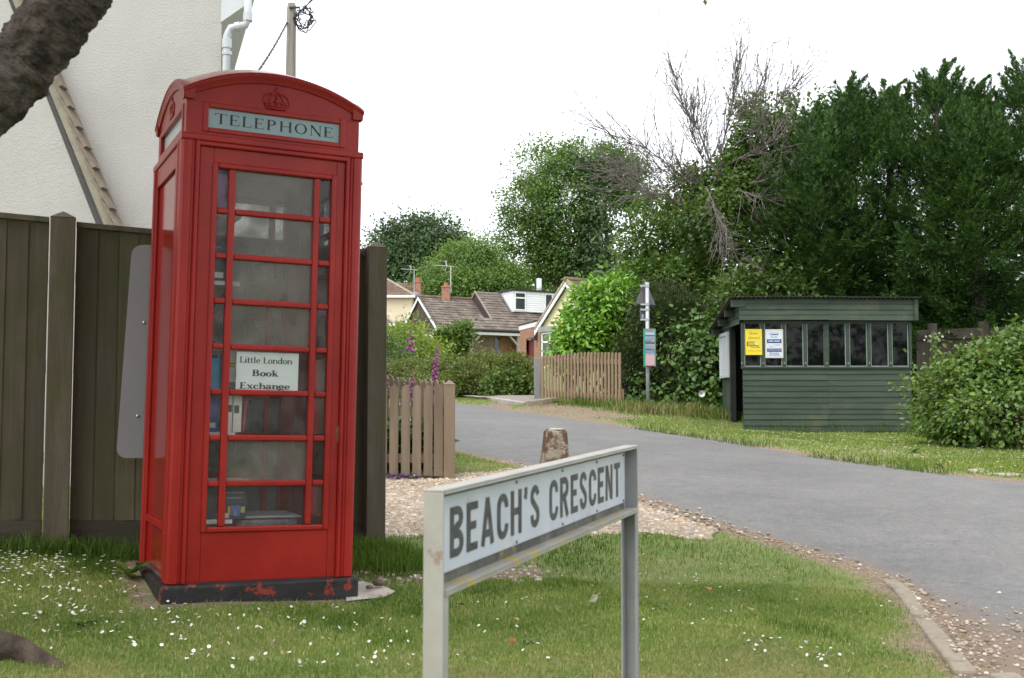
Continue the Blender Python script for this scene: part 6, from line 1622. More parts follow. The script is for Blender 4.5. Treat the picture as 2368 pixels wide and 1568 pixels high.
q = MB(); tiny_text(q, "Road Safety", pl_(.6, 0)[0], pl_(0, .275)[2], .026, lambda x, y, k: (x, PY_ - .001, y), shear=.3, fit=.58 * w); q.build("lettering", m_ink, t)
q = MB(); tiny_text(q, "www.hants.gov.uk/roadsafety", pl_(.5, 0)[0], pl_(0, .145)[2], .016, lambda x, y, k: (x, PY_ - .001, y), fit=.86 * w); q.build("lettering", m_olive, t)
t, pl_, w, h = poster("bus_stop_poster", "white bus stop poster lettered Little London in the second shelter pane", "poster", 1768.5, 761.5, 1811, 828, PY_, M("cream_border", (.58, .58, .54), rough=.5))
m_pale = M("pale_blue_print", (.58, .66, .78), rough=.5); m_navy = M("navy_print", (.025, .03, .13), rough=.5); m_wink = M("white_lettering", (.7, .72, .78), rough=.5)
pq([(.10, .06), (.90, .06), (.90, .94), (.10, .94)], m_pale, .0003)
pq([(.24, .785), (.28, .785), (.28, .80), (.62, .80), (.70, .80), (.74, .83), (.74, .88), (.27, .88), (.24, .84)], m_navy, .0012)
pq([(.265, .835), (.29, .872), (.72, .872), (.72, .835)], m_pale, .002)
pq([(.25, .79), (.315, .79), (.315, .83), (.25, .83)], m_pale, .002)
for xc in (.38, .62): pq([(xc + .04 * math.cos(R(k)), .79 + .018 * math.sin(R(k))) for k in range(0, 360, 45)], m_pale, .0028)
pq([(.10, .52), (.90, .52), (.90, .655), (.10, .655)], m_navy, .0012)
pq([(.10, .21), (.90, .21), (.90, .335), (.10, .335)], m_navy, .0012)
def tt_(s, x, z, hh, ft, col, shear=0., k=.0022, bold=0.):
    q = MB(); tiny_text(q, s, pl_(x, 0)[0], pl_(0, z)[2], hh, lambda a, b, c: (a, PY_ - k, b), shear=shear, fit=ft * w, bold=bold); q.build("lettering", col, t)
tt_("Bus Stop", .5, .71, .026, .38, m_navy, .2); tt_("Little London", .5, .565, .038, .64, m_wink, .15, bold=.015)
tt_("Traveline", .66, .455, .024, .34, M("green_print", (.15, .35, .28), rough=.5)); tt_("0871 200 2233", .66, .40, .02, .34, M("grey_print", (.35, .42, .42), rough=.5))
tt_("Buses also", .5, .14, .032, .5, m_navy, .15); tt_("stop opposite", .5, .085, .03, .62, m_navy, .15)
tt_("Hampshire buses", .52, .29, .022, .7, m_wink, .2); tt_("public transport information", .5, .24, .016, .72, m_wink)
m_sm = M("orange_red_print", (.6, .15, .07), rough=.5)
q = MB(); sp = [pl_(.31 + .10 * math.cos(R(k)), .43 + .045 * math.sin(R(k)), .0016) for k in range(190, 341, 15)]; q.tube(sp, .004, 5); q.build("smile_mark", m_sm, t)
for xx in (.22, .40): pq([(xx - .018, .455), (xx + .018, .455), (xx + .018, .475), (xx - .018, .475)], M("teal_print", (.1, .3, .3), rough=.5), .0012)
# white framed notice board on the side wall
n0y, n1y = SD + .98, SD + 1.72; nz1, nz0 = sz_(758), sz_(869)
nbd = thing("notice_board", "white framed notice board with pale sheet on the shelter side wall", "notice board", loc=(sx0 - .05, n0y, nz0))
m_alu = M("silver_frame", (.56, .59, .63), (.64, .67, .7), 3, .4, metal=.2)
f = MB(); xx0, xx1 = sx0 - .058, sx0 - .002; e = .06
f.box(xx0, xx1, n0y, n0y + e, nz0, nz1); f.box(xx0, xx1, n1y - e, n1y, nz0, nz1); f.box(xx0, xx1, n0y + e, n1y - e, nz0, nz0 + e); f.box(xx0, xx1, n0y + e, n1y - e, nz1 - e, nz1); f.build("frame", m_alu, nbd, bevel=.003)
MB().box(xx0 + .02, xx1, n0y + e, n1y - e, nz0 + e, nz1 - e).build("panel", M("pale_notice_sheet", (.48, .52, .54), (.55, .58, .6), 3, .4), nbd)

# ------------------------------------------------------------------ fence at the right behind the shelter
b0, b1 = P(2118, 760, 21.8), P(2420, 748, 20.4)
bfz0, bfz1 = H(b0[0], b0[1]), H(b1[0], b1[1])
bfz = thing("dark_board_fence", "dark board fence between the bus shelter and bramble bush", "fence", loc=(b0[0], b0[1], bfz0))
m_df = M("dark_fence_wood", (.03, .026, .02), (.06, .052, .04), 6, .85, stretch=(1, 1, .15), bump=.3, island=.2)  # dark brown wood, tone varies board by board
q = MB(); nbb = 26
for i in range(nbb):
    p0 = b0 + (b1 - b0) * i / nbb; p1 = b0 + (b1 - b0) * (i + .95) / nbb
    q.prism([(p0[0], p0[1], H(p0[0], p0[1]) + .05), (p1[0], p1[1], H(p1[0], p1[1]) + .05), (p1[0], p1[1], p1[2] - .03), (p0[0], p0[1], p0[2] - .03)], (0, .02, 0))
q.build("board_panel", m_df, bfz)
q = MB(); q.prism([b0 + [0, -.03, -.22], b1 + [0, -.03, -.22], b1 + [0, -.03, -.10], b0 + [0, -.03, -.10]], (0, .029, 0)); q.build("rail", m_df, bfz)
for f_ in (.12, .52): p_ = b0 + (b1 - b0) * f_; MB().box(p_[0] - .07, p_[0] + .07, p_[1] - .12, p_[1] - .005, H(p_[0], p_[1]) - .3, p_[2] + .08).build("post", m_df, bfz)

# ------------------------------------------------------------------ conifers
m_con = leaf_mat("conifer_spray", (.021, .058, .019), (.070, .148, .046), (.16, .27, .085), rough=.55, trans=.2, spec=.3, f3=.86, big=.8)
def conifer(label, seed, base, hgt, rad, npl, lean=0., L=.30):
    """leylandii: spires of forked, nodding sprays round a central stem, each spray a fan of narrow shoots"""
    rng = np.random.default_rng(seed); base = np.array(base, float); t = thing("conifer", label, "tree", loc=tuple(base), group="conifers behind the bus shelter")
    MB().tube([base - [0, 0, .3], base + [lean * .3, 0, hgt * .5], base + [lean, 0, hgt * .97]], [.22, .14, .02], 8).build("trunk", m_bark, t)
    # tiers of flat boughs reach out from the stem; each ends in a nodding plume
    nb = npl // 30; f = rng.random(nb) ** .9; an = rng.random(nb) * 6.283; NS = 120
    prof = np.clip((1.02 - f) / .30, .03, 1) ** .85 * (.84 + .16 * np.sin(f * 17 + seed))
    br = rad * prof * np.where(rng.random(nb) < .3, .25 + .4 * rng.random(nb), .66 + .36 * rng.random(nb)); cz = base[2] + hgt * (.02 + .95 * f)
    bd_ = np.stack([np.cos(an), np.sin(an), np.zeros(nb)], 1)
    bc = base + bd_ * br[:, None] + np.stack([lean * f, 0 * f, cz - base[2]], 1)
    bax = unit(bd_ + np.array([0, 0, .22]) + rng.normal(size=(nb, 3)) * .22 + np.stack([0 * f, 0 * f, 1.5 * f ** 4], 1))
    bl = (.75 + .8 * rng.random(nb)) * (1 - .5 * f)
    sv = unit(np.cross(bax, np.array([0, 0, 1.]))); nv = np.cross(sv, bax)
    k = np.repeat(np.arange(nb), NS); u = rng.random(len(k)); sg = rng.normal(size=len(k))
    pos = bc[k] + bax[k] * (bl[k] * (u - .45))[:, None] + sv[k] * (sg * .27 * (1.02 - u) * bl[k])[:, None] + nv[k] * (rng.normal(size=len(k)) * .085 * bl[k] * (1.1 - u))[:, None]
    pos[:, 2] += bl[k] * .22 * u ** 2 - .16 * np.abs(sg) * .3 * bl[k]
    ax = unit(bax[k] + sv[k] * (np.clip(sg, -1.4, 1.4) * .5)[:, None] + rng.normal(size=(len(k), 3)) * .26 + np.array([0, 0, .12]))
    # the leading shoot, bent over by the wind
    nl = 260; w = rng.random(nl) ** 1.3; led = np.stack([base[0] + lean + .38 * w ** 2 + rng.normal(size=nl) * .10 * (1 - w), base[1] + rng.normal(size=nl) * .10 * (1 - w), base[2] + hgt * .95 + .62 * w], 1)
    lax = unit(np.stack([.5 + .5 * w, 0 * w, .8 - .5 * w], 1) + rng.normal(size=(nl, 3)) * .45)
    pos = np.concatenate([pos, led]); ax = np.concatenate([ax, lax]); nn_ = np.concatenate([nv[k], unit(rng.normal(size=(nl, 3)) + [0, 0, .5])])
    # every shoot: 4 narrow leaflets in a fan
    V = []; F = []; n = len(pos); nr = unit(nn_ + rng.normal(size=(n, 3)) * .28); sd = unit(np.cross(ax, nr))
    for j, (sp, ln) in enumerate(((-.62, .62), (-.25, .9), (.16, 1.0), (.55, .7))):
        a2 = unit(ax + sd * sp); l = L * ln * (.55 + .5 * rng.random(n))
        v, fq = leaf_quads(pos, a2, nr + rng.normal(size=(n, 3)) * .3, l, l * .17, .05); V.append(v); F.append(fq + j * 4 * n)
    np_obj("foliage", np.concatenate(V), F, m_con, t); return t
def gpos(px, Y): x = P(px, 900, Y)[0]; return np.array([x, Y, H(x, Y)])
def ch(py, Y, b): return P(1183, py, Y)[2] - b[2]
for lb, seed, px, Y, py, rad, n_ in (
    ("tall dark conifer with twin nodding tips, right of the bare tree", 201, 2165, 23.6, 165, 2.1, 11000),
    ("dark conifer with a pointed tip nearest the bare branches", 202, 1985, 24.6, 205, 1.8, 9000),
    ("dark conifer cut by the right edge of the picture, tallest of the row", 203, 2395, 23.2, 135, 2.2, 10000),
    ("small dark conifer between two taller spires, its tip low", 204, 2075, 24.2, 215, 1.7, 7500),
    ("dark conifer whose tip fills the dip between the tall spires", 207, 2245, 23.9, 205, 1.7, 7000),
    ("low dark conifer filling the gap beside the leafy hazel", 208, 1925, 24.0, 265, 1.5, 6000),
    ("broad dark conifer with no clear tip behind the shelter roof", 205, 1880, 24.2, 330, 1.5, 6500),
    ("low dark conifer skirt above the fence and bramble bush", 206, 2270, 22.6, 260, 1.45, 7000)):
    b_ = gpos(px, Y); conifer(lb, seed, b_, ch(py, Y, b_), rad, n_, lean=.15 if seed % 2 else -.1, L=.135)
# side spire
# ------------------------------------------------------------------ ivy bank, hedge and climbers behind the bus stop
m_bind = leaf_mat("bindweed_leaf", (.055, .135, .032), (.125, .225, .055), rough=.35)
bank = [E(1560, 800, 23.2, 92, 112, .7), E(1610, 880, 22.4, 64, 90, .55), E(1490, 850, 23.4, 60, 82, .6), E(1650, 820, 22.8, 36, 120, .6), E(1530, 720, 23.6, 70, 60, .6), E(1455, 870, 23.0, 34, 60, .4)]
hb = shrub("conifer_hedge", "dense dark hedge behind the bus stop pole, left of the shelter", "hedge", bank, 1500, 26, .13, .10, .022, m_dk, 301, shell=.75, droop=.25, jit=.5)
clim = [E(1625, 860, 22.0, 50, 100, .25), E(1580, 800, 22.4, 34, 60, .2), E(1660, 950, 21.6, 34, 34, .3), E(1480, 915, 22.4, 40, 28, .3), E(1590, 930, 21.8, 44, 34, .25), E(1650, 780, 22.2, 26, 60, .2)]
shrub("bindweed", "broad leaved bindweed scrambling over the dark hedge by the shelter", "climber", clim, 240, 9, .20, .095, .085, m_bind, 302, droop=.8, stems=False, shell=.9, six=True)
# white trumpet flowers
m_trump = M("white_petal", (.78, .78, .78), rough=.6)
for lb, px, py, Y in (("white bindweed trumpet low on the left of the pole foot", 1479, 948, 20.9), ("white bindweed trumpet in the grass right of the pole foot", 1563, 949, 21.0), ("white bindweed trumpet halfway up the hedge near the shelter", 1622, 911, 21.2)):
    c = P(px, py, Y); t = thing("bindweed_flower", lb, "flower", loc=tuple(c), group="white bindweed flowers")
    q = MB(); q.tube([c + [0, .06, -.02], c + [0, .03, 0], c + [0, 0, .005], c + [0, -.015, .005]], [.008, .018, .042, .062], 10, cap=False); q.build("trumpet", m_trump, t, smooth=True)
    MB().tube([c + [0, .06, -.02], c + [.02, .12, -.10], c + [.03, .2, -.2]], .004, 5).build("stalk", m_stem, t)

# broad leaved thicket under the bare tree
m_haz = leaf_mat("hazel_leaf", (.05, .115, .024), (.125, .21, .05), (.34, .22, .03), f3=.985, rough=.4, trans=.35)
m_haz2 = leaf_mat("deep_hazel_leaf", (.05, .105, .024), (.12, .195, .045), rough=.4, trans=.3)
thick = [E(1545, 600, 26.5, 90, 70, .9), E(1600, 520, 27, 80, 60, .8), E(1500, 560, 26.5, 70, 60, .7), E(1560, 660, 25.5, 110, 70, .9), E(1660, 560, 26.5, 80, 90, .9), E(1700, 480, 27, 66, 60, .8), E(1520, 480, 27.5, 50, 40, .6), E(1470, 640, 26, 44, 44, .6), E(1650, 455, 26.2, 60, 56, .6), E(1600, 430, 26.6, 40, 40, .5), E(1700, 400, 26.2, 50, 50, .6), E(1662, 530, 25.0, 46, 66, .35), E(1690, 440, 25.0, 40, 34, .3), E(1600, 500, 25.0, 40, 40, .3)]
def broad(name, label, seed, base, ells, ncl, nl, cr, L_, W_l, mat, trunk_r=.14, shell=.45, group=None, tops=None, limbs=7, keep=None, tm=None, droop=.3):
    rng = np.random.default_rng(seed); base = np.array(base, float); t = thing(name, label, "tree", loc=tuple(base), group=group)
    b_ = MB(); crown_c = np.mean([e[0] for e in ells], 0); fork = base + (crown_c - base) * .45
    p_ = limb(rng, b_, base - [0, 0, .3], fork, trunk_r, trunk_r * .7, 5, .02, 10)
    b2_ = MB()
    for i, e in enumerate(ells[:limbs]):
        q_ = limb(rng, b2_, fork if i % 2 else p_[3], np.array(e[0]) + rng.normal(size=3) * .2, trunk_r * .55, trunk_r * .12, 5, .06, 6)
        twigs(rng, b2_, q_, trunk_r * .14, np.mean(e[1]) * .7, 1, 1.0, 2, .2)
    b_.build("trunk", tm or m_bark, t); b2_.build("branches", tm or m_bark, t)
    foliage("crown", rng, ells, ncl, nl, cr, L_, W_l, mat, t, shell=shell, droop=droop, flat=.7, keep=keep)
    return t
broad("thicket_tree", "leafy ivy hung tree carrying the bare grey branches behind the bus stop", 311, gpos(1600, 26.5), thick, 720, 32, .17, .10, .07, m_haz, .12)
br2 = [E(1760, 330, 26.5, 66, 66, .8), E(1850, 330, 26, 58, 60, .8), E(1800, 450, 26, 100, 80, .9), E(1720, 400, 27, 60, 70, .8), E(1890, 420, 25.8, 50, 70, .7), E(1790, 560, 25.5, 90, 70, .8), E(1740, 250, 27, 26, 34, .4), E(1905, 262, 26, 14, 46, .25), E(1815, 250, 26.4, 16, 30, .3)]
broad("hazel_tree", "broad leaved green tree between the bare branches and dark conifers", 312, gpos(1800, 26), br2, 760, 32, .17, .10, .075, m_haz2, .14)
lowt = [E(1760, 660, 24, 80, 44, .6), E(1860, 650, 24, 60, 44, .6), E(1700, 690, 23.6, 40, 50, .5), E(1440, 590, 60, 60, 36, 3)]
shrub("thicket_undergrowth", "deep green undergrowth showing above the shelter roof", "shrub", lowt[:3], 170, 22, .22, .12, .075, m_haz2, 313)

# bare grey tree
m_dead = M("dead_grey_wood", (.105, .09, .08), (.195, .172, .155), 6, .9)
rdx = np.random.default_rng(77)
db = gpos(1662, 27.0)
dead = thing("bare_tree", "dead tree with a fan of bare grey branches and twigs against the white sky", "tree", loc=tuple(db))
b_ = MB(); tw = MB()
D0 = 27.0
def dl(pxs, r0, r1, L_=.75, n=3, dep=1, sp=.9, upb=.15):
    n = n + 2; L_ *= 1.25; r0 *= .52; r1 *= .75; pxs = [(a, b + (24 if b < 260 else 10 if b < 380 else 0), c - 1.1) for a, b, c in pxs]
    pts_ = [P(px, py, y) for px, py, y in pxs]; 
    fine = []
    for i in range(len(pts_) - 1):
        for k in range(3): fine.append(pts_[i] + (pts_[i + 1] - pts_[i]) * k / 3 + rdx.normal(size=3) * .04)
    fine.append(pts_[-1]); n_ = len(fine)
    b_.tube(fine, [r0 + (r1 - r0) * i / (n_ - 1) for i in range(n_)], 6)
    hang = upb < 0
    for i in range(1, n_ - 1):
        d0 = unit(fine[min(i + 1, n_ - 1)] - fine[i - 1])
        for _ in range(n):
            d = unit(d0 * .55 + rdx.normal(size=3) * .42 * sp + np.array([0, 0, upb + (.0 if hang else .12)])); ln = L_ * (.5 + 1.3 * rdx.random() ** 1.4)
            q_ = [fine[i] + d * ln * t_ + rdx.normal(size=3) * .035 * ln * (t_ > 0) + np.array([0, 0, (.12 if not hang else -.1) * ln * t_ * t_]) for t_ in (0, .3, .65, 1)]
            tw.tube(q_, [.0095, .008, .0065, .004], 4, cap=False)
            for _k in range(3 if ln > .5 else 1):
                t_ = rdx.integers(1, 3); a = q_[t_] + (q_[t_ + 1] - q_[t_]) * rdx.random(); d2 = unit(d * .7 + rdx.normal(size=3) * .5 + np.array([0, 0, .1])); l2 = ln * (.2 + .35 * rdx.random())
                tw.tube([a, a + d2 * l2 * .5 + rdx.normal(size=3) * .02, a + d2 * l2], [.0065, .0055, .003], 3, cap=False)
    return fine
trunk_ = [db - [0, 0, .3], P(1655, 700, 26.8), P(1665, 520, 26.4), P(1662, 420, 26), P(1668, 375, 25.8)]
b_.tube(trunk_, [.11, .10, .08, .06, .04], 9)
dl([(1668, 420, 27), (1620, 300, 27.2), (1580, 210, 27.3), (1562, 135, 27.4)], .05, .010, .75, 4, 1, .7, .35)
dl([(1666, 400, 27), (1688, 260, 26.6), (1695, 180, 26.5), (1702, 130, 26.4)], .045, .010, .7, 4, 1, .7, .35)
dl([(1640, 400, 27), (1610, 330, 26.3), (1600, 240, 26.0)], .032, .009, .7, 4, 1, .8, .3)
dl([(1690, 300, 26.6), (1740, 220, 26), (1775, 150, 26)], .028, .008, .7, 4, 1, .8, .3)
dl([(1700, 330, 26.8), (1790, 220, 26.5), (1850, 165, 26.2)], .026, .007, .7, 4, 1, .8, .25)
dl([(1650, 440, 27), (1580, 410, 26.6), (1500, 335, 26.4), (1395, 298, 26.2)], .045, .008, .8, 4, 1, .9, .2)
dl([(1560, 395, 26.6), (1490, 400, 26.4), (1420, 380, 26.2)], .022, .007, .7, 3, 1, 1., .1)
dl([(1655, 470, 27), (1600, 440, 27.4), (1530, 400, 27.6), (1470, 400, 27.8)], .035, .008, .7, 4, 1, .9, .1)
dl([(1640, 520, 27), (1560, 470, 25.8), (1500, 440, 25.6), (1420, 420, 25.4)], .035, .008, .8, 4, 1, .9, .05)
dl([(1630, 430, 25.9), (1652, 480, 25.3), (1671, 530, 25.1), (1668, 605, 25.0)], .030, .008, .45, 4, 1, .8, -.35)
dl([(1671, 540, 25.1), (1705, 600, 25.0), (1762, 606, 24.9)], .024, .010, .35, 2, 1, .8, -.1)
dl([(1700, 440, 26), (1760, 455, 25.2), (1860, 460, 24.9), (1965, 500, 24.7)], .032, .008, .5, 4, 1, .8, -.05)
dl([(1720, 430, 26), (1800, 400, 25.3), (1890, 400, 25)], .024, .007, .6, 3, 1, .9, .1)
dl([(1680, 380, 26.8), (1760, 330, 26), (1840, 270, 25.8)], .024, .007, .7, 4, 1, .9, .2)
b_.build("trunk", m_dead, dead); tw.build("twigs", m_dead, dead)

# ------------------------------------------------------------------ far trees
m_oakl = leaf_mat("oak_leaf", (.07, .145, .035), (.15, .245, .065), rough=.55, trans=.3, big=.35)
m_oakd = leaf_mat("far_dark_leaf", (.042, .088, .04), (.085, .145, .062), rough=.6, trans=.2, big=.3)
m_oaky = leaf_mat("fresh_oak_leaf", (.08, .165, .036), (.16, .26, .065), rough=.55, trans=.3, big=.3)
OD = 105.0
oak = [E(1265, 395, OD, 70, 60, 3), E(1360, 370, OD, 80, 46, 3), E(1430, 400, OD + 2, 56, 48, 3), E(1235, 480, OD, 72, 56, 3), E(1300, 470, OD - 2, 66, 66, 3), E(1215, 545, OD, 66, 44, 2.6), E(1290, 580, OD - 1, 60, 50, 2.6), E(1400, 470, OD + 2, 50, 60, 2.6), E(1390, 580, OD, 60, 40, 2.6), E(1250, 610, OD, 50, 34, 2.2), E(1455, 450, OD + 3, 36, 40, 2), E(1330, 630, OD + 1, 60, 30, 2.4), E(1430, 620, OD + 2, 50, 24, 2.2)]
ob = gpos(1345, OD)
ot = broad("oak_tree", "great spreading oak with a dark ivied trunk behind the yellow bungalow", 321, ob, oak, 420, 130, .72, .24, .18, m_oakl, .75, shell=.62, limbs=13)
iv = [E(1365, 440, OD - 3, 22, 70, 1.2), E(1372, 550, OD - 3, 22, 70, 1.2), E(1368, 620, OD - 3, 30, 50, 1.3)]
foliage("trunk_ivy", np.random.default_rng(5), iv, 110, 26, .6, .42, .32, m_oakd, ot)
f1_ = [E(940, 560, 130, 50, 50, 3), E(1005, 545, 130, 46, 44, 3), E(900, 590, 130, 40, 60, 3), E(965, 600, 128, 60, 50, 3), E(1045, 575, 130, 26, 34, 2.4)]
broad("dark_oak_tree", "dark bluish green oak farthest left, beyond the cream house", 322, gpos(965, 130), f1_, 260, 90, .95, .32, .22, m_oakd, .6, shell=.6, limbs=5)
f2_ = [E(1085, 600, 100, 60, 40, 3), E(1040, 640, 100, 52, 46, 3), E(1130, 640, 100, 64, 44, 3), E(1090, 660, 98, 90, 34, 3), E(1175, 650, 101, 30, 26, 2.4), E(1010, 668, 99, 30, 26, 2.4)]
broad("round_oak_tree", "bright green rounded oak behind the bungalow chimney and aerial", 323, gpos(1090, 100), f2_, 420, 110, .62, .21, .15, m_oaky, .6, shell=.6, limbs=6)
f3_ = [E(1500, 640, 70, 40, 24, 2), E(1550, 620, 70, 50, 50, 2), E(1455, 652, 70, 40, 18, 2), E(1580, 660, 68, 60, 50, 2)]
broad("distant_ash_tree", "mid green tree between the great oak and the bare tree", 324, gpos(1520, 70), f3_, 160, 28, .6, .3, .2, m_oakl, .3, shell=.5, limbs=4)
f4_ = [E(1200, 665, 125, 60, 18, 3), E(1290, 655, 125, 60, 20, 3)]
shrub("distant_treetops", "strip of far treetops glimpsed between dormer roof and yellow gable", "trees", f4_, 60, 24, .9, .5, .35, m_oakl, 325, stems=False)
# a far leafy belt closing the horizon either side
def belt(name, label, px0, px1, n, Y, py, seed, mat):
    ells = [E(px0 + (px1 - px0) * i / (n - 1), py + 20 * math.sin(i * 2.1), Y, (px1 - px0) / n * .9, 110 + 25 * math.sin(i * 1.3), 4) for i in range(n)]
    o = foliage(name, np.random.default_rng(seed), ells, 130 * n, 40, 1.3, .8, .6, mat, None, shell=.5); return tag(o, label, "woodland", kind="stuff")
belt("far_woodland", "dark line of far woodland closing the view behind the right hand trees", 1500, 3100, 9, 85, 780, 331, m_oakd)
belt("far_woodland", "line of far woodland hidden behind the house and kiosk", -900, 860, 9, 120, 760, 332, m_oakd)

# unseen leafy screen behind the camera, added to darken reflections and frontal light
bk_ = [((-9 + i * 3.4, -11 - 1.5 * math.sin(i * 2.3), 2.2 + math.sin(i * 1.7)), (2.6, 1.6, 3.6 + math.sin(i))) for i in range(8)]
o = foliage("leaf_screen", np.random.default_rng(401), bk_, 420, 26, .5, .34, .24, m_dk, None, shell=.55); tag(o, "unseen leafy screen added behind the camera to dim reflections and frontal light", "hedge", kind="stuff")

# ------------------------------------------------------------------ bramble bush on the right
m_bram = leaf_mat("bramble_leaf", (.075, .155, .03), (.17, .27, .065), (.20, .13, .06), f3=.96, rough=.4, trans=.3)
bram = [E(2210, 915, 15.6, 80, 70, .5), E(2290, 900, 15.2, 90, 96, .6), E(2370, 880, 15.0, 80, 110, .6), E(2330, 960, 14.6, 120, 66, .5), E(2190, 975, 15.6, 60, 36, .4), E(2250, 990, 15.0, 80, 34, .4), E(2440, 940, 15, 80, 90, .6)]
bb = shrub("bramble_bush", "big tangled green bramble bush spilling over the shelter's right end", "bush", bram, 1100, 22, .11, .072, .045, m_bram, 341, shell=.75, six=True)
b_ = MB(); rngb = np.random.default_rng(9); lp_, la_ = [], []
for px0, py0, px1, py1, Y in ((2190, 930, 2060, 893, 15.3), (2210, 900, 2100, 872, 15.4), (2180, 960, 2085, 945, 15.3), (2165, 830, 2160, 775, 15.6), (2260, 840, 2215, 800, 15.4), (2330, 800, 2345, 735, 15), (2370, 790, 2362, 760, 15), (2230, 870, 2150, 850, 15.3), (2300, 830, 2290, 790, 15.2), (2200, 990, 2120, 985, 15.3)):
    A_, B_ = P(px0, py0, Y), P(px1, py1, Y - .15); m_ = (A_ + B_) / 2 + [0, 0, .06]; b_.tube([A_, m_, B_], [.008, .006, .003], 5)
    for k in range(46):
        f = rngb.random(); q_ = A_ * (1 - f) ** 2 + 2 * m_ * f * (1 - f) + B_ * f * f; lp_.append(q_ + rngb.normal(size=3) * .03); la_.append(rdir(rngb, 1)[0] + (B_ - A_) * .6)
b_.build("canes", M("bramble_cane", (.16, .15, .06), (.24, .20, .08), 9, .7), bb)
lp_ = np.array(lp_); V_, F_ = leaf_quads(lp_, np.array(la_), np.array([0, -.3, 1.]) + rdir(rngb, len(lp_)) * .6, .075 * (.6 + .7 * rngb.random(len(lp_))), .05); np_obj("cane_leaves", V_, [F_], m_bram, bb)
c = P(2345, 935, 14.35); n = 90; q_ = np.concatenate([c + rngb.normal(size=(50, 3)) * [.16, .05, .1], P(2280, 960, 14.4) + rngb.normal(size=(25, 3)) * [.3, .05, .15], P(2160, 778, 15.5) + rngb.normal(size=(15, 3)) * .05])
V_, F_ = leaf_quads(q_, rdir(rngb, n), np.array([0, -1., .4]) + rdir(rngb, n) * .5, .035, .035); np_obj("blossom", V_, [F_], m_alys, bb)

# weeds along the foot of the hedge and far verge
def tuft(rng, xy, n, h, w, mat, name, label=None, zf=GZ, spread=.05):
    k = np.repeat(np.arange(len(xy)), n); p = xy[k] + rng.normal(size=(len(k), 2)) * spread
    return blades(name, p, h, w, mat, rng, zf)
def blades(name, xy, h, w, mat, rng, zf=GZ, kind="stuff", lean=.45):
    n = len(xy); z = zf(xy[:, 0], xy[:, 1]) - .004; hh = h * (.45 + .9 * rng.random(n)); ww = w * (.6 + .8 * rng.random(n)) 
    an = rng.random(n) * 6.283; d = np.stack([np.cos(an), np.sin(an)], 1); ln = np.abs(rng.normal(size=n)) * lean
    az = rng.random(n) * 6.283; s = np.stack([np.cos(az), np.sin(az)], 1) * ww[:, None] / 2
    b0 = np.concatenate([xy - s, z[:, None]], 1); b1 = np.concatenate([xy + s, z[:, None]], 1)
    mxy = xy + d * (ln * hh * .35)[:, None]; txy = xy + d * (ln * hh)[:, None]
    m0 = np.concatenate([mxy - s * .75, (z + hh * .55)[:, None]], 1); m1 = np.concatenate([mxy + s * .75, (z + hh * .55)[:, None]], 1)
    tp_ = np.concatenate([txy, (z + hh * (1 - .25 * np.clip(ln, 0, 1.5)))[:, None]], 1)
    V = np.stack([b0, b1, m1, m0, tp_], 1).reshape(-1, 3); o = 5 * np.arange(n)[:, None]
    ob = np_obj(name, V, [o + np.array([[0, 1, 2, 3]]), o + np.array([[3, 2, 4]])], mat); ob["kind"] = kind; return ob

# ------------------------------------------------------------------ grass, daisies and litter
m_grass = leaf_mat("grass_blade", (.115, .20, .042), (.24, .32, .095), (.46, .42, .24), rough=.55, trans=.35, spec=.2, f3=.80, big=1.1)
m_grassf = leaf_mat("verge_grass_blade", (.105, .19, .036), (.22, .29, .078), (.44, .39, .22), rough=.55, trans=.35, spec=.2, f3=.78, big=.9)
m_lush = leaf_mat("long_grass_blade", (.05, .11, .015), (.12, .20, .035), rough=.5, trans=.4, spec=.25, big=1.5)
rgr = np.random.default_rng(55)
def frustum_pts(rng, y0, y1, n, marg=.7):
    u = rng.random(n); y = np.sqrt(y0 ** 2 + (y1 ** 2 - y0 ** 2) * u); x = (rng.random(n) * 2 - 1) * (y * .4453 + marg); return np.stack([x, y], 1)
KQA = np.array(KQ)
def on_lawn(p, thr=.5, gravel=True):
    k = ~inpoly(p[:, 0], p[:, 1], ROADPOLY)
    if gravel: k &= ~inpoly(p[:, 0], p[:, 1], GRAVEL) | (rgr.random(len(p)) < .015)
    k &= ~inpoly(p[:, 0], p[:, 1], KQA) & ~inpoly(p[:, 0], p[:, 1], SLAB)
    b = interp_grid(BAREGRID, p[:, 0], p[:, 1]); k &= rgr.random(len(p)) > np.clip((b - .12) * 1.5, 0, .97)
    return p[k]
near_side = lambda p: p[:, 1] < np.interp(p[:, 0], near_l[::-1, 0][np.argsort(near_l[::-1, 0])], near_l[::-1, 1][np.argsort(near_l[::-1, 0])])
p = on_lawn(frustum_pts(rgr, 2.9, 6.2, 340000)); dfar = dist_line(p[:, 0], p[:, 1], far_l); dnr = dist_line(p[:, 0], p[:, 1], near_l)
m_gdry = leaf_mat("dry_grass_blade", (.19, .20, .075), (.36, .33, .17), rough=.6, trans=.3, spec=.2, big=1.4)
def lawn(p, h, w):
    a = fbm(p[:, 0], p[:, 1], 1.7, 71) + .5 * fbm(p[:, 0], p[:, 1], 6, 72) + rgr.normal(size=len(p)) * .25
    k = a > .42; lu = (a < -.62)
    blades("lawn_grass", p[~k & ~lu], h, w, m_grass, rgr); blades("dry_grass", p[k], h * .8, w, m_gdry, rgr, lean=.8); blades("lush_grass", p[lu], h * 1.35, w * 1.15, m_lush, rgr)
lawn(p[dnr < dfar], .023, .0033)
p = on_lawn(frustum_pts(rgr, 6.2, 12.8, 200000)); dfar = dist_line(p[:, 0], p[:, 1], far_l); dnr = dist_line(p[:, 0], p[:, 1], near_l)
lawn(p[dnr < dfar], .026, .0048)
blades("verge_grass", p[dnr >= dfar], .04, .010, m_grassf, rgr)
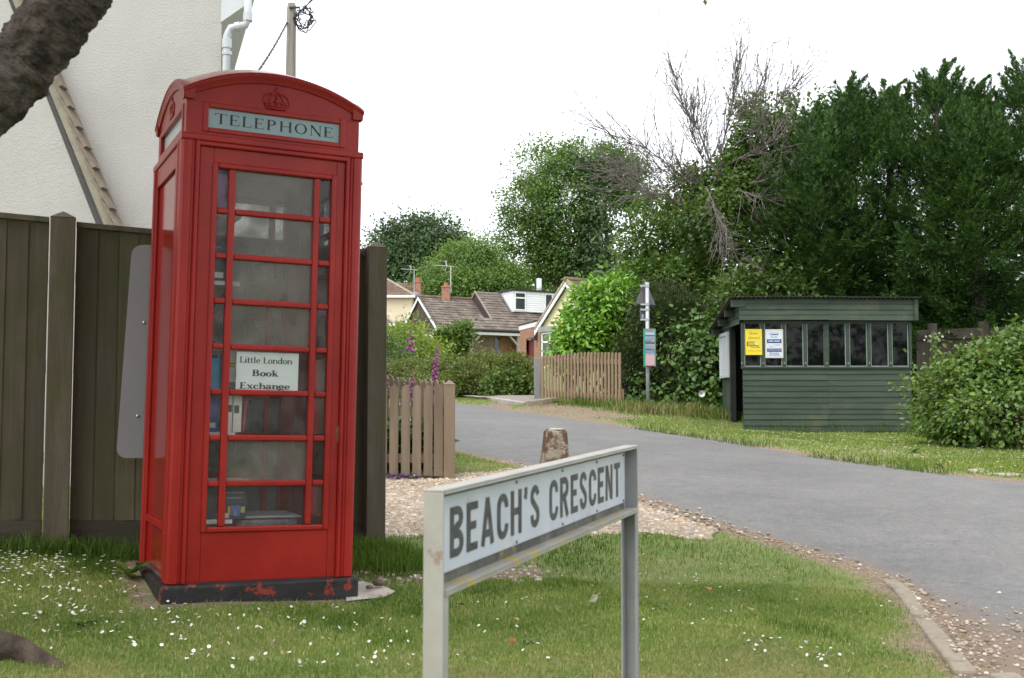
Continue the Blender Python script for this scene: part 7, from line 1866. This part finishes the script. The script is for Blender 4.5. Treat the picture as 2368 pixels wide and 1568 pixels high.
p = on_lawn(frustum_pts(rgr, 10, 26, 260000), gravel=False); dfar = dist_line(p[:, 0], p[:, 1], far_l); dnr = dist_line(p[:, 0], p[:, 1], near_l)
p = p[(dnr >= dfar)]; _st = np.array([GP(q[0], q[1])[:2] for q in ((2240, 1092), (2300, 1098), (2420, 1106))]); p = p[dist_line(p[:, 0], p[:, 1], _st) > .28]
p = p[~((p[:, 0] > sx0) & (p[:, 0] < sx1) & (p[:, 1] > SD) & (p[:, 1] < SD + 1.8))]
blades("verge_grass", p, .03, .013, m_grassf, rgr)
# long grass: against fence and post, kiosk foot, bollard, picket fence, hedge foot
def along(a, b, n, s): t = rgr.random(n)[:, None]; return np.array(a)[None] * (1 - t) + np.array(b)[None] * t + rgr.normal(size=(n, 2)) * s
L1 = [along((-.95, 6.72), (-.62, 6.6), 2200, .08), along((-.80, 6.35), (-.45, 6.5), 1300, .10), along((-3.1, 6.15), (-1.9, 6.25), 1500, .06)]
blades("long_grass", np.concatenate(L1), .105, .006, m_lush, rgr, lean=.5)
L2 = [along(GP(1290, 942)[:2], GP(1440, 948)[:2], 350, .12), along(GP(1440, 953)[:2], GP(1690, 972)[:2], 2600, .25), along(GP(1330, 938)[:2], GP(1400, 940)[:2], 500, .1), along((sx0, SD - .1), (sx1, SD - .08), 120, .03), along(GP(2120, 1010)[:2], GP(2360, 1040)[:2], 900, .2)]
blades("long_grass", np.concatenate(L2), .20, .010, m_lush, rgr, lean=.6)
p = np.concatenate([along(GP(q[0], q[1])[:2], GP(q[2], q[3])[:2], 420, .12) for q in ((1470, 992, 1600, 1012), (1600, 1012, 1760, 1035), (1850, 1055, 2000, 1075), (2000, 1075, 2180, 1098))])
blades("long_grass", p, .09, .010, m_lush, rgr, lean=.8)
p = along(GP(1445, 957)[:2], GP(1640, 968)[:2], 900, .22); blades("dry_grass", p, .22, .008, leaf_mat("dry_stalk", (.30, .25, .12), (.42, .36, .20), trans=.2), rgr, lean=.7)

# daisies: one small flower, copied
m_dai = M("daisy_white", (.78, .78, .76), rough=.7); m_day = M("daisy_yellow", (.62, .42, .05), rough=.7)
q = MB(); ring = 9; vs = [(0, 0, .0035)]; fs = []
for i in range(ring * 2): an = math.pi * i / ring; r = .0105 if i % 2 == 0 else .0080; vs.append((r * math.cos(an), r * math.sin(an), .001 if i % 2 else .0024))
fs = [(0, 1 + i, 1 + (i + 1) % (ring * 2)) for i in range(ring * 2)]
q.add(vs, fs); k0 = len(q.f); q.ball((0, 0, .003), (.0036, .0036, .002), 8, 4); q.tube([(0, 0, -.05), (0, 0, 0)], .0008, 4)
dmesh = q.build("daisy", m_dai); dmesh.data.materials.append(m_day); dmesh.data.materials.append(m_stem)
# polygons were grouped by corner count: sort materials by position
mi = []
for p_ in dmesh.data.polygons:
    c_ = p_.center; rr_ = math.hypot(c_.x, c_.y); mi.append(2 if c_.z < -.001 else (1 if (c_.z > .0033 and rr_ < .0037) else 0))
dmesh.data.polygons.foreach_set("material_index", mi); dmesh.data.update()
cand = []
def dens(px0, py0, px1, py1, n):
    for _ in range(n): cand.append((rgr.uniform(px0, px1), rgr.uniform(py0, py1)))
dens(0, 1262, 150, 1345, 75); dens(0, 1290, 330, 1400, 75); dens(0, 1340, 330, 1470, 56); dens(100, 1400, 420, 1520, 34); dens(380, 1412, 830, 1470, 44); dens(420, 1470, 960, 1560, 40); dens(1030, 1340, 1500, 1560, 26); dens(1480, 1290, 1800, 1560, 34); dens(1800, 1380, 2080, 1560, 22); dens(830, 1400, 980, 1470, 8)
for cx, cy, n_ in ((1760, 1500, 10), (1600, 1350, 7), (1900, 1530, 8), (430, 1505, 5), (700, 1545, 7), (60, 1310, 10)):
    for _ in range(n_): cand.append((cx + rgr.normal() * 22, cy + rgr.normal() * 9))
first = True; nd = 0; lbl = "small white daisy flower standing in the short lawn grass"; restv = []
dpts = []
for px, py in cand:
    g_ = GP(px, min(py, 1600)); 
    if inpoly(np.array([g_[0]]), np.array([g_[1]]), KQA)[0] or inpoly(np.array([g_[0]]), np.array([g_[1]]), ROADPOLY)[0] or inpoly(np.array([g_[0]]), np.array([g_[1]]), GRAVEL)[0]: continue
    dpts.append(g_)
dpts.sort(key=lambda g_: g_[1])
dm_far = MB(); bv = np.array([v.co[:] for v in dmesh.data.vertices]); bfs = [tuple(p_.vertices) for p_ in dmesh.data.polygons if p_.material_index == 0]
for i, g_ in enumerate(dpts):
    s_ = (.42 + .4 * rgr.random()) * (1.0 + (.15 if g_[0] < -.8 else 0)); z = gz1(g_[0], g_[1]) + .016 + rgr.random() * .018
    rot = (rgr.normal() * .45 + .25, rgr.normal() * .4, rgr.random() * 6.28)
    if i < 298:
        o = dmesh if i == 0 else dmesh.copy()
        if i: C.objects.link(o)
        o.location = (g_[0], g_[1], z); o.rotation_euler = rot; o.scale = (s_, s_, s_); tag(o, lbl, "flower", "daisies in the lawn")
    else: dm_far.add(bv * s_ + np.array([g_[0], g_[1], z]), bfs)
if dm_far.v: o = dm_far.build("distant_daisies", m_dai, kind="stuff")
p = on_lawn(frustum_pts(rgr, 10, 18, 2600), gravel=False); p = p[(dist_line(p[:, 0], p[:, 1], far_l) < 3) & (p[:, 0] > 3.5)][:130]
far_d = MB()
for x, y in p: far_d.add(bv * 1.2 + np.array([x, y, gz1(x, y) + .05]), bfs)
if far_d.v: far_d.build("verge_daisies", m_dai, kind="stuff")

# fallen leaves
def fleaf(label, px, py, col, L_, tilt=.3):
    g_ = GP(px, py); n = 7; q = MB(); an = rgr.random() * 6.28
    pr = [(0, 0), (.25, .28), (.6, .34), (1, 0), (.6, -.34), (.25, -.28)]
    v = [(L_ * (x - .5), L_ * y, L_ * (.12 * math.cos(x * 6) + .25 * abs(y))) for x, y in pr] + [(L_ * (.1 - .0), 0, 0), (L_ * .1, 0, L_ * -.02)]
    q.add(v[:6], [(0, 1, 2, 3), (0, 3, 4, 5)])
    q.tube([(-.5 * L_, 0, L_ * .1), (-.8 * L_, .05 * L_, L_ * .12)], L_ * .02, 4)
    m_ = M("fallen_leaf_surface", col, tuple(c_ * .7 for c_ in col), 60, .7)
    o = q.build("fallen_leaf", m_); o.location = (g_[0], g_[1], gz1(g_[0], g_[1]) + .035); o.rotation_euler = (tilt, tilt * .6, an); return tag(o, label, "leaf", "fallen leaves on the lawn")
fleaf("upright pale cream leaf in the lawn right of the sign's middle", 1372, 1408, (.62, .60, .42), .055, 1.1)
fleaf("orange leaf on the lawn beside the sign's right post", 1637, 1381, (.45, .17, .05), .05)
fleaf("yellow tan leaf on the lawn under the street name sign", 1192, 1455, (.48, .30, .08), .045)
fleaf("russet leaf on the lawn low between the sign's two posts", 1186, 1504, (.28, .09, .03), .04)
fleaf("brown leaf on the lawn right of the sign left post", 1065, 1416, (.22, .12, .06), .045)
fleaf("tan leaf near the worn kerb at the lawn's right", 1735, 1432, (.36, .24, .10), .04)
fleaf("brown curled leaf low in the lawn among daisies", 1770, 1500, (.24, .14, .06), .04)
fleaf("dry pale leaf on the far verge beside the road", 2228 - 60, 1088, (.5, .45, .35), .12)
for lb, px, py, s_ in (("dark stone lying on the concrete slab beside the kiosk", 876, 1365, .032), ("smaller dark stone on the concrete slab's left", 853, 1371, .018)):
    g_ = GP(px, py); q = MB(); q.ball((0, 0, 0), (s_, s_ * .8, s_ * .6), 9, 6); v = np.array(q.v); v *= 1 + rgr.normal(size=(len(v), 1)) * .1; q.v = [tuple(k) for k in v]
    o = q.build("loose_stone", M("dark_stone", (.09, .06, .05), (.16, .11, .09), 40, .9), smooth=True); o.location = (g_[0], g_[1], gz1(g_[0], g_[1]) + .022 + s_ * .4); tag(o, lb, "stone", "loose stones by the kiosk")

# a few broad leaved weeds in the turf
def weed(label, px, py, L_, n, up):
    g_ = GP(px, py); z = gz1(g_[0], g_[1]); t = thing("lawn_weed", label, "weed", loc=(g_[0], g_[1], z), group="broad leaved weeds in the turf")
    an = np.arange(n) * 2.4 + rgr.random(n) * .5; ax = np.stack([np.cos(an), np.sin(an), up * (.5 + rgr.random(n))], 1)
    V_, Q_, T_ = leaf_six(np.repeat([[g_[0], g_[1], z + .005]], n, 0), ax, np.array([0, 0, 1.]) + rgr.normal(size=(n, 3)) * .15, L_ * (.6 + .6 * rgr.random(n)), L_ * .34, .12, .25); np_obj("leaves", V_, [Q_, T_], m_gl, t); return t
weed("dock like weed with broad leaves at the back of the kiosk's black base", 300, 1338, .15, 9, .9)
weed("low rosette weed on the lawn between the two sign posts", 1225, 1490, .06, 9, .35)
weed("bluish low weed on the lawn just right of the sign's right post", 1530, 1412, .06, 11, .3)
weed("bright green weed on the far verge before the bramble bush", 2112, 1056, .12, 9, .7)
weed("small rosette weed on the daisy strewn lawn left of the kiosk", 190, 1450, .07, 10, .35)
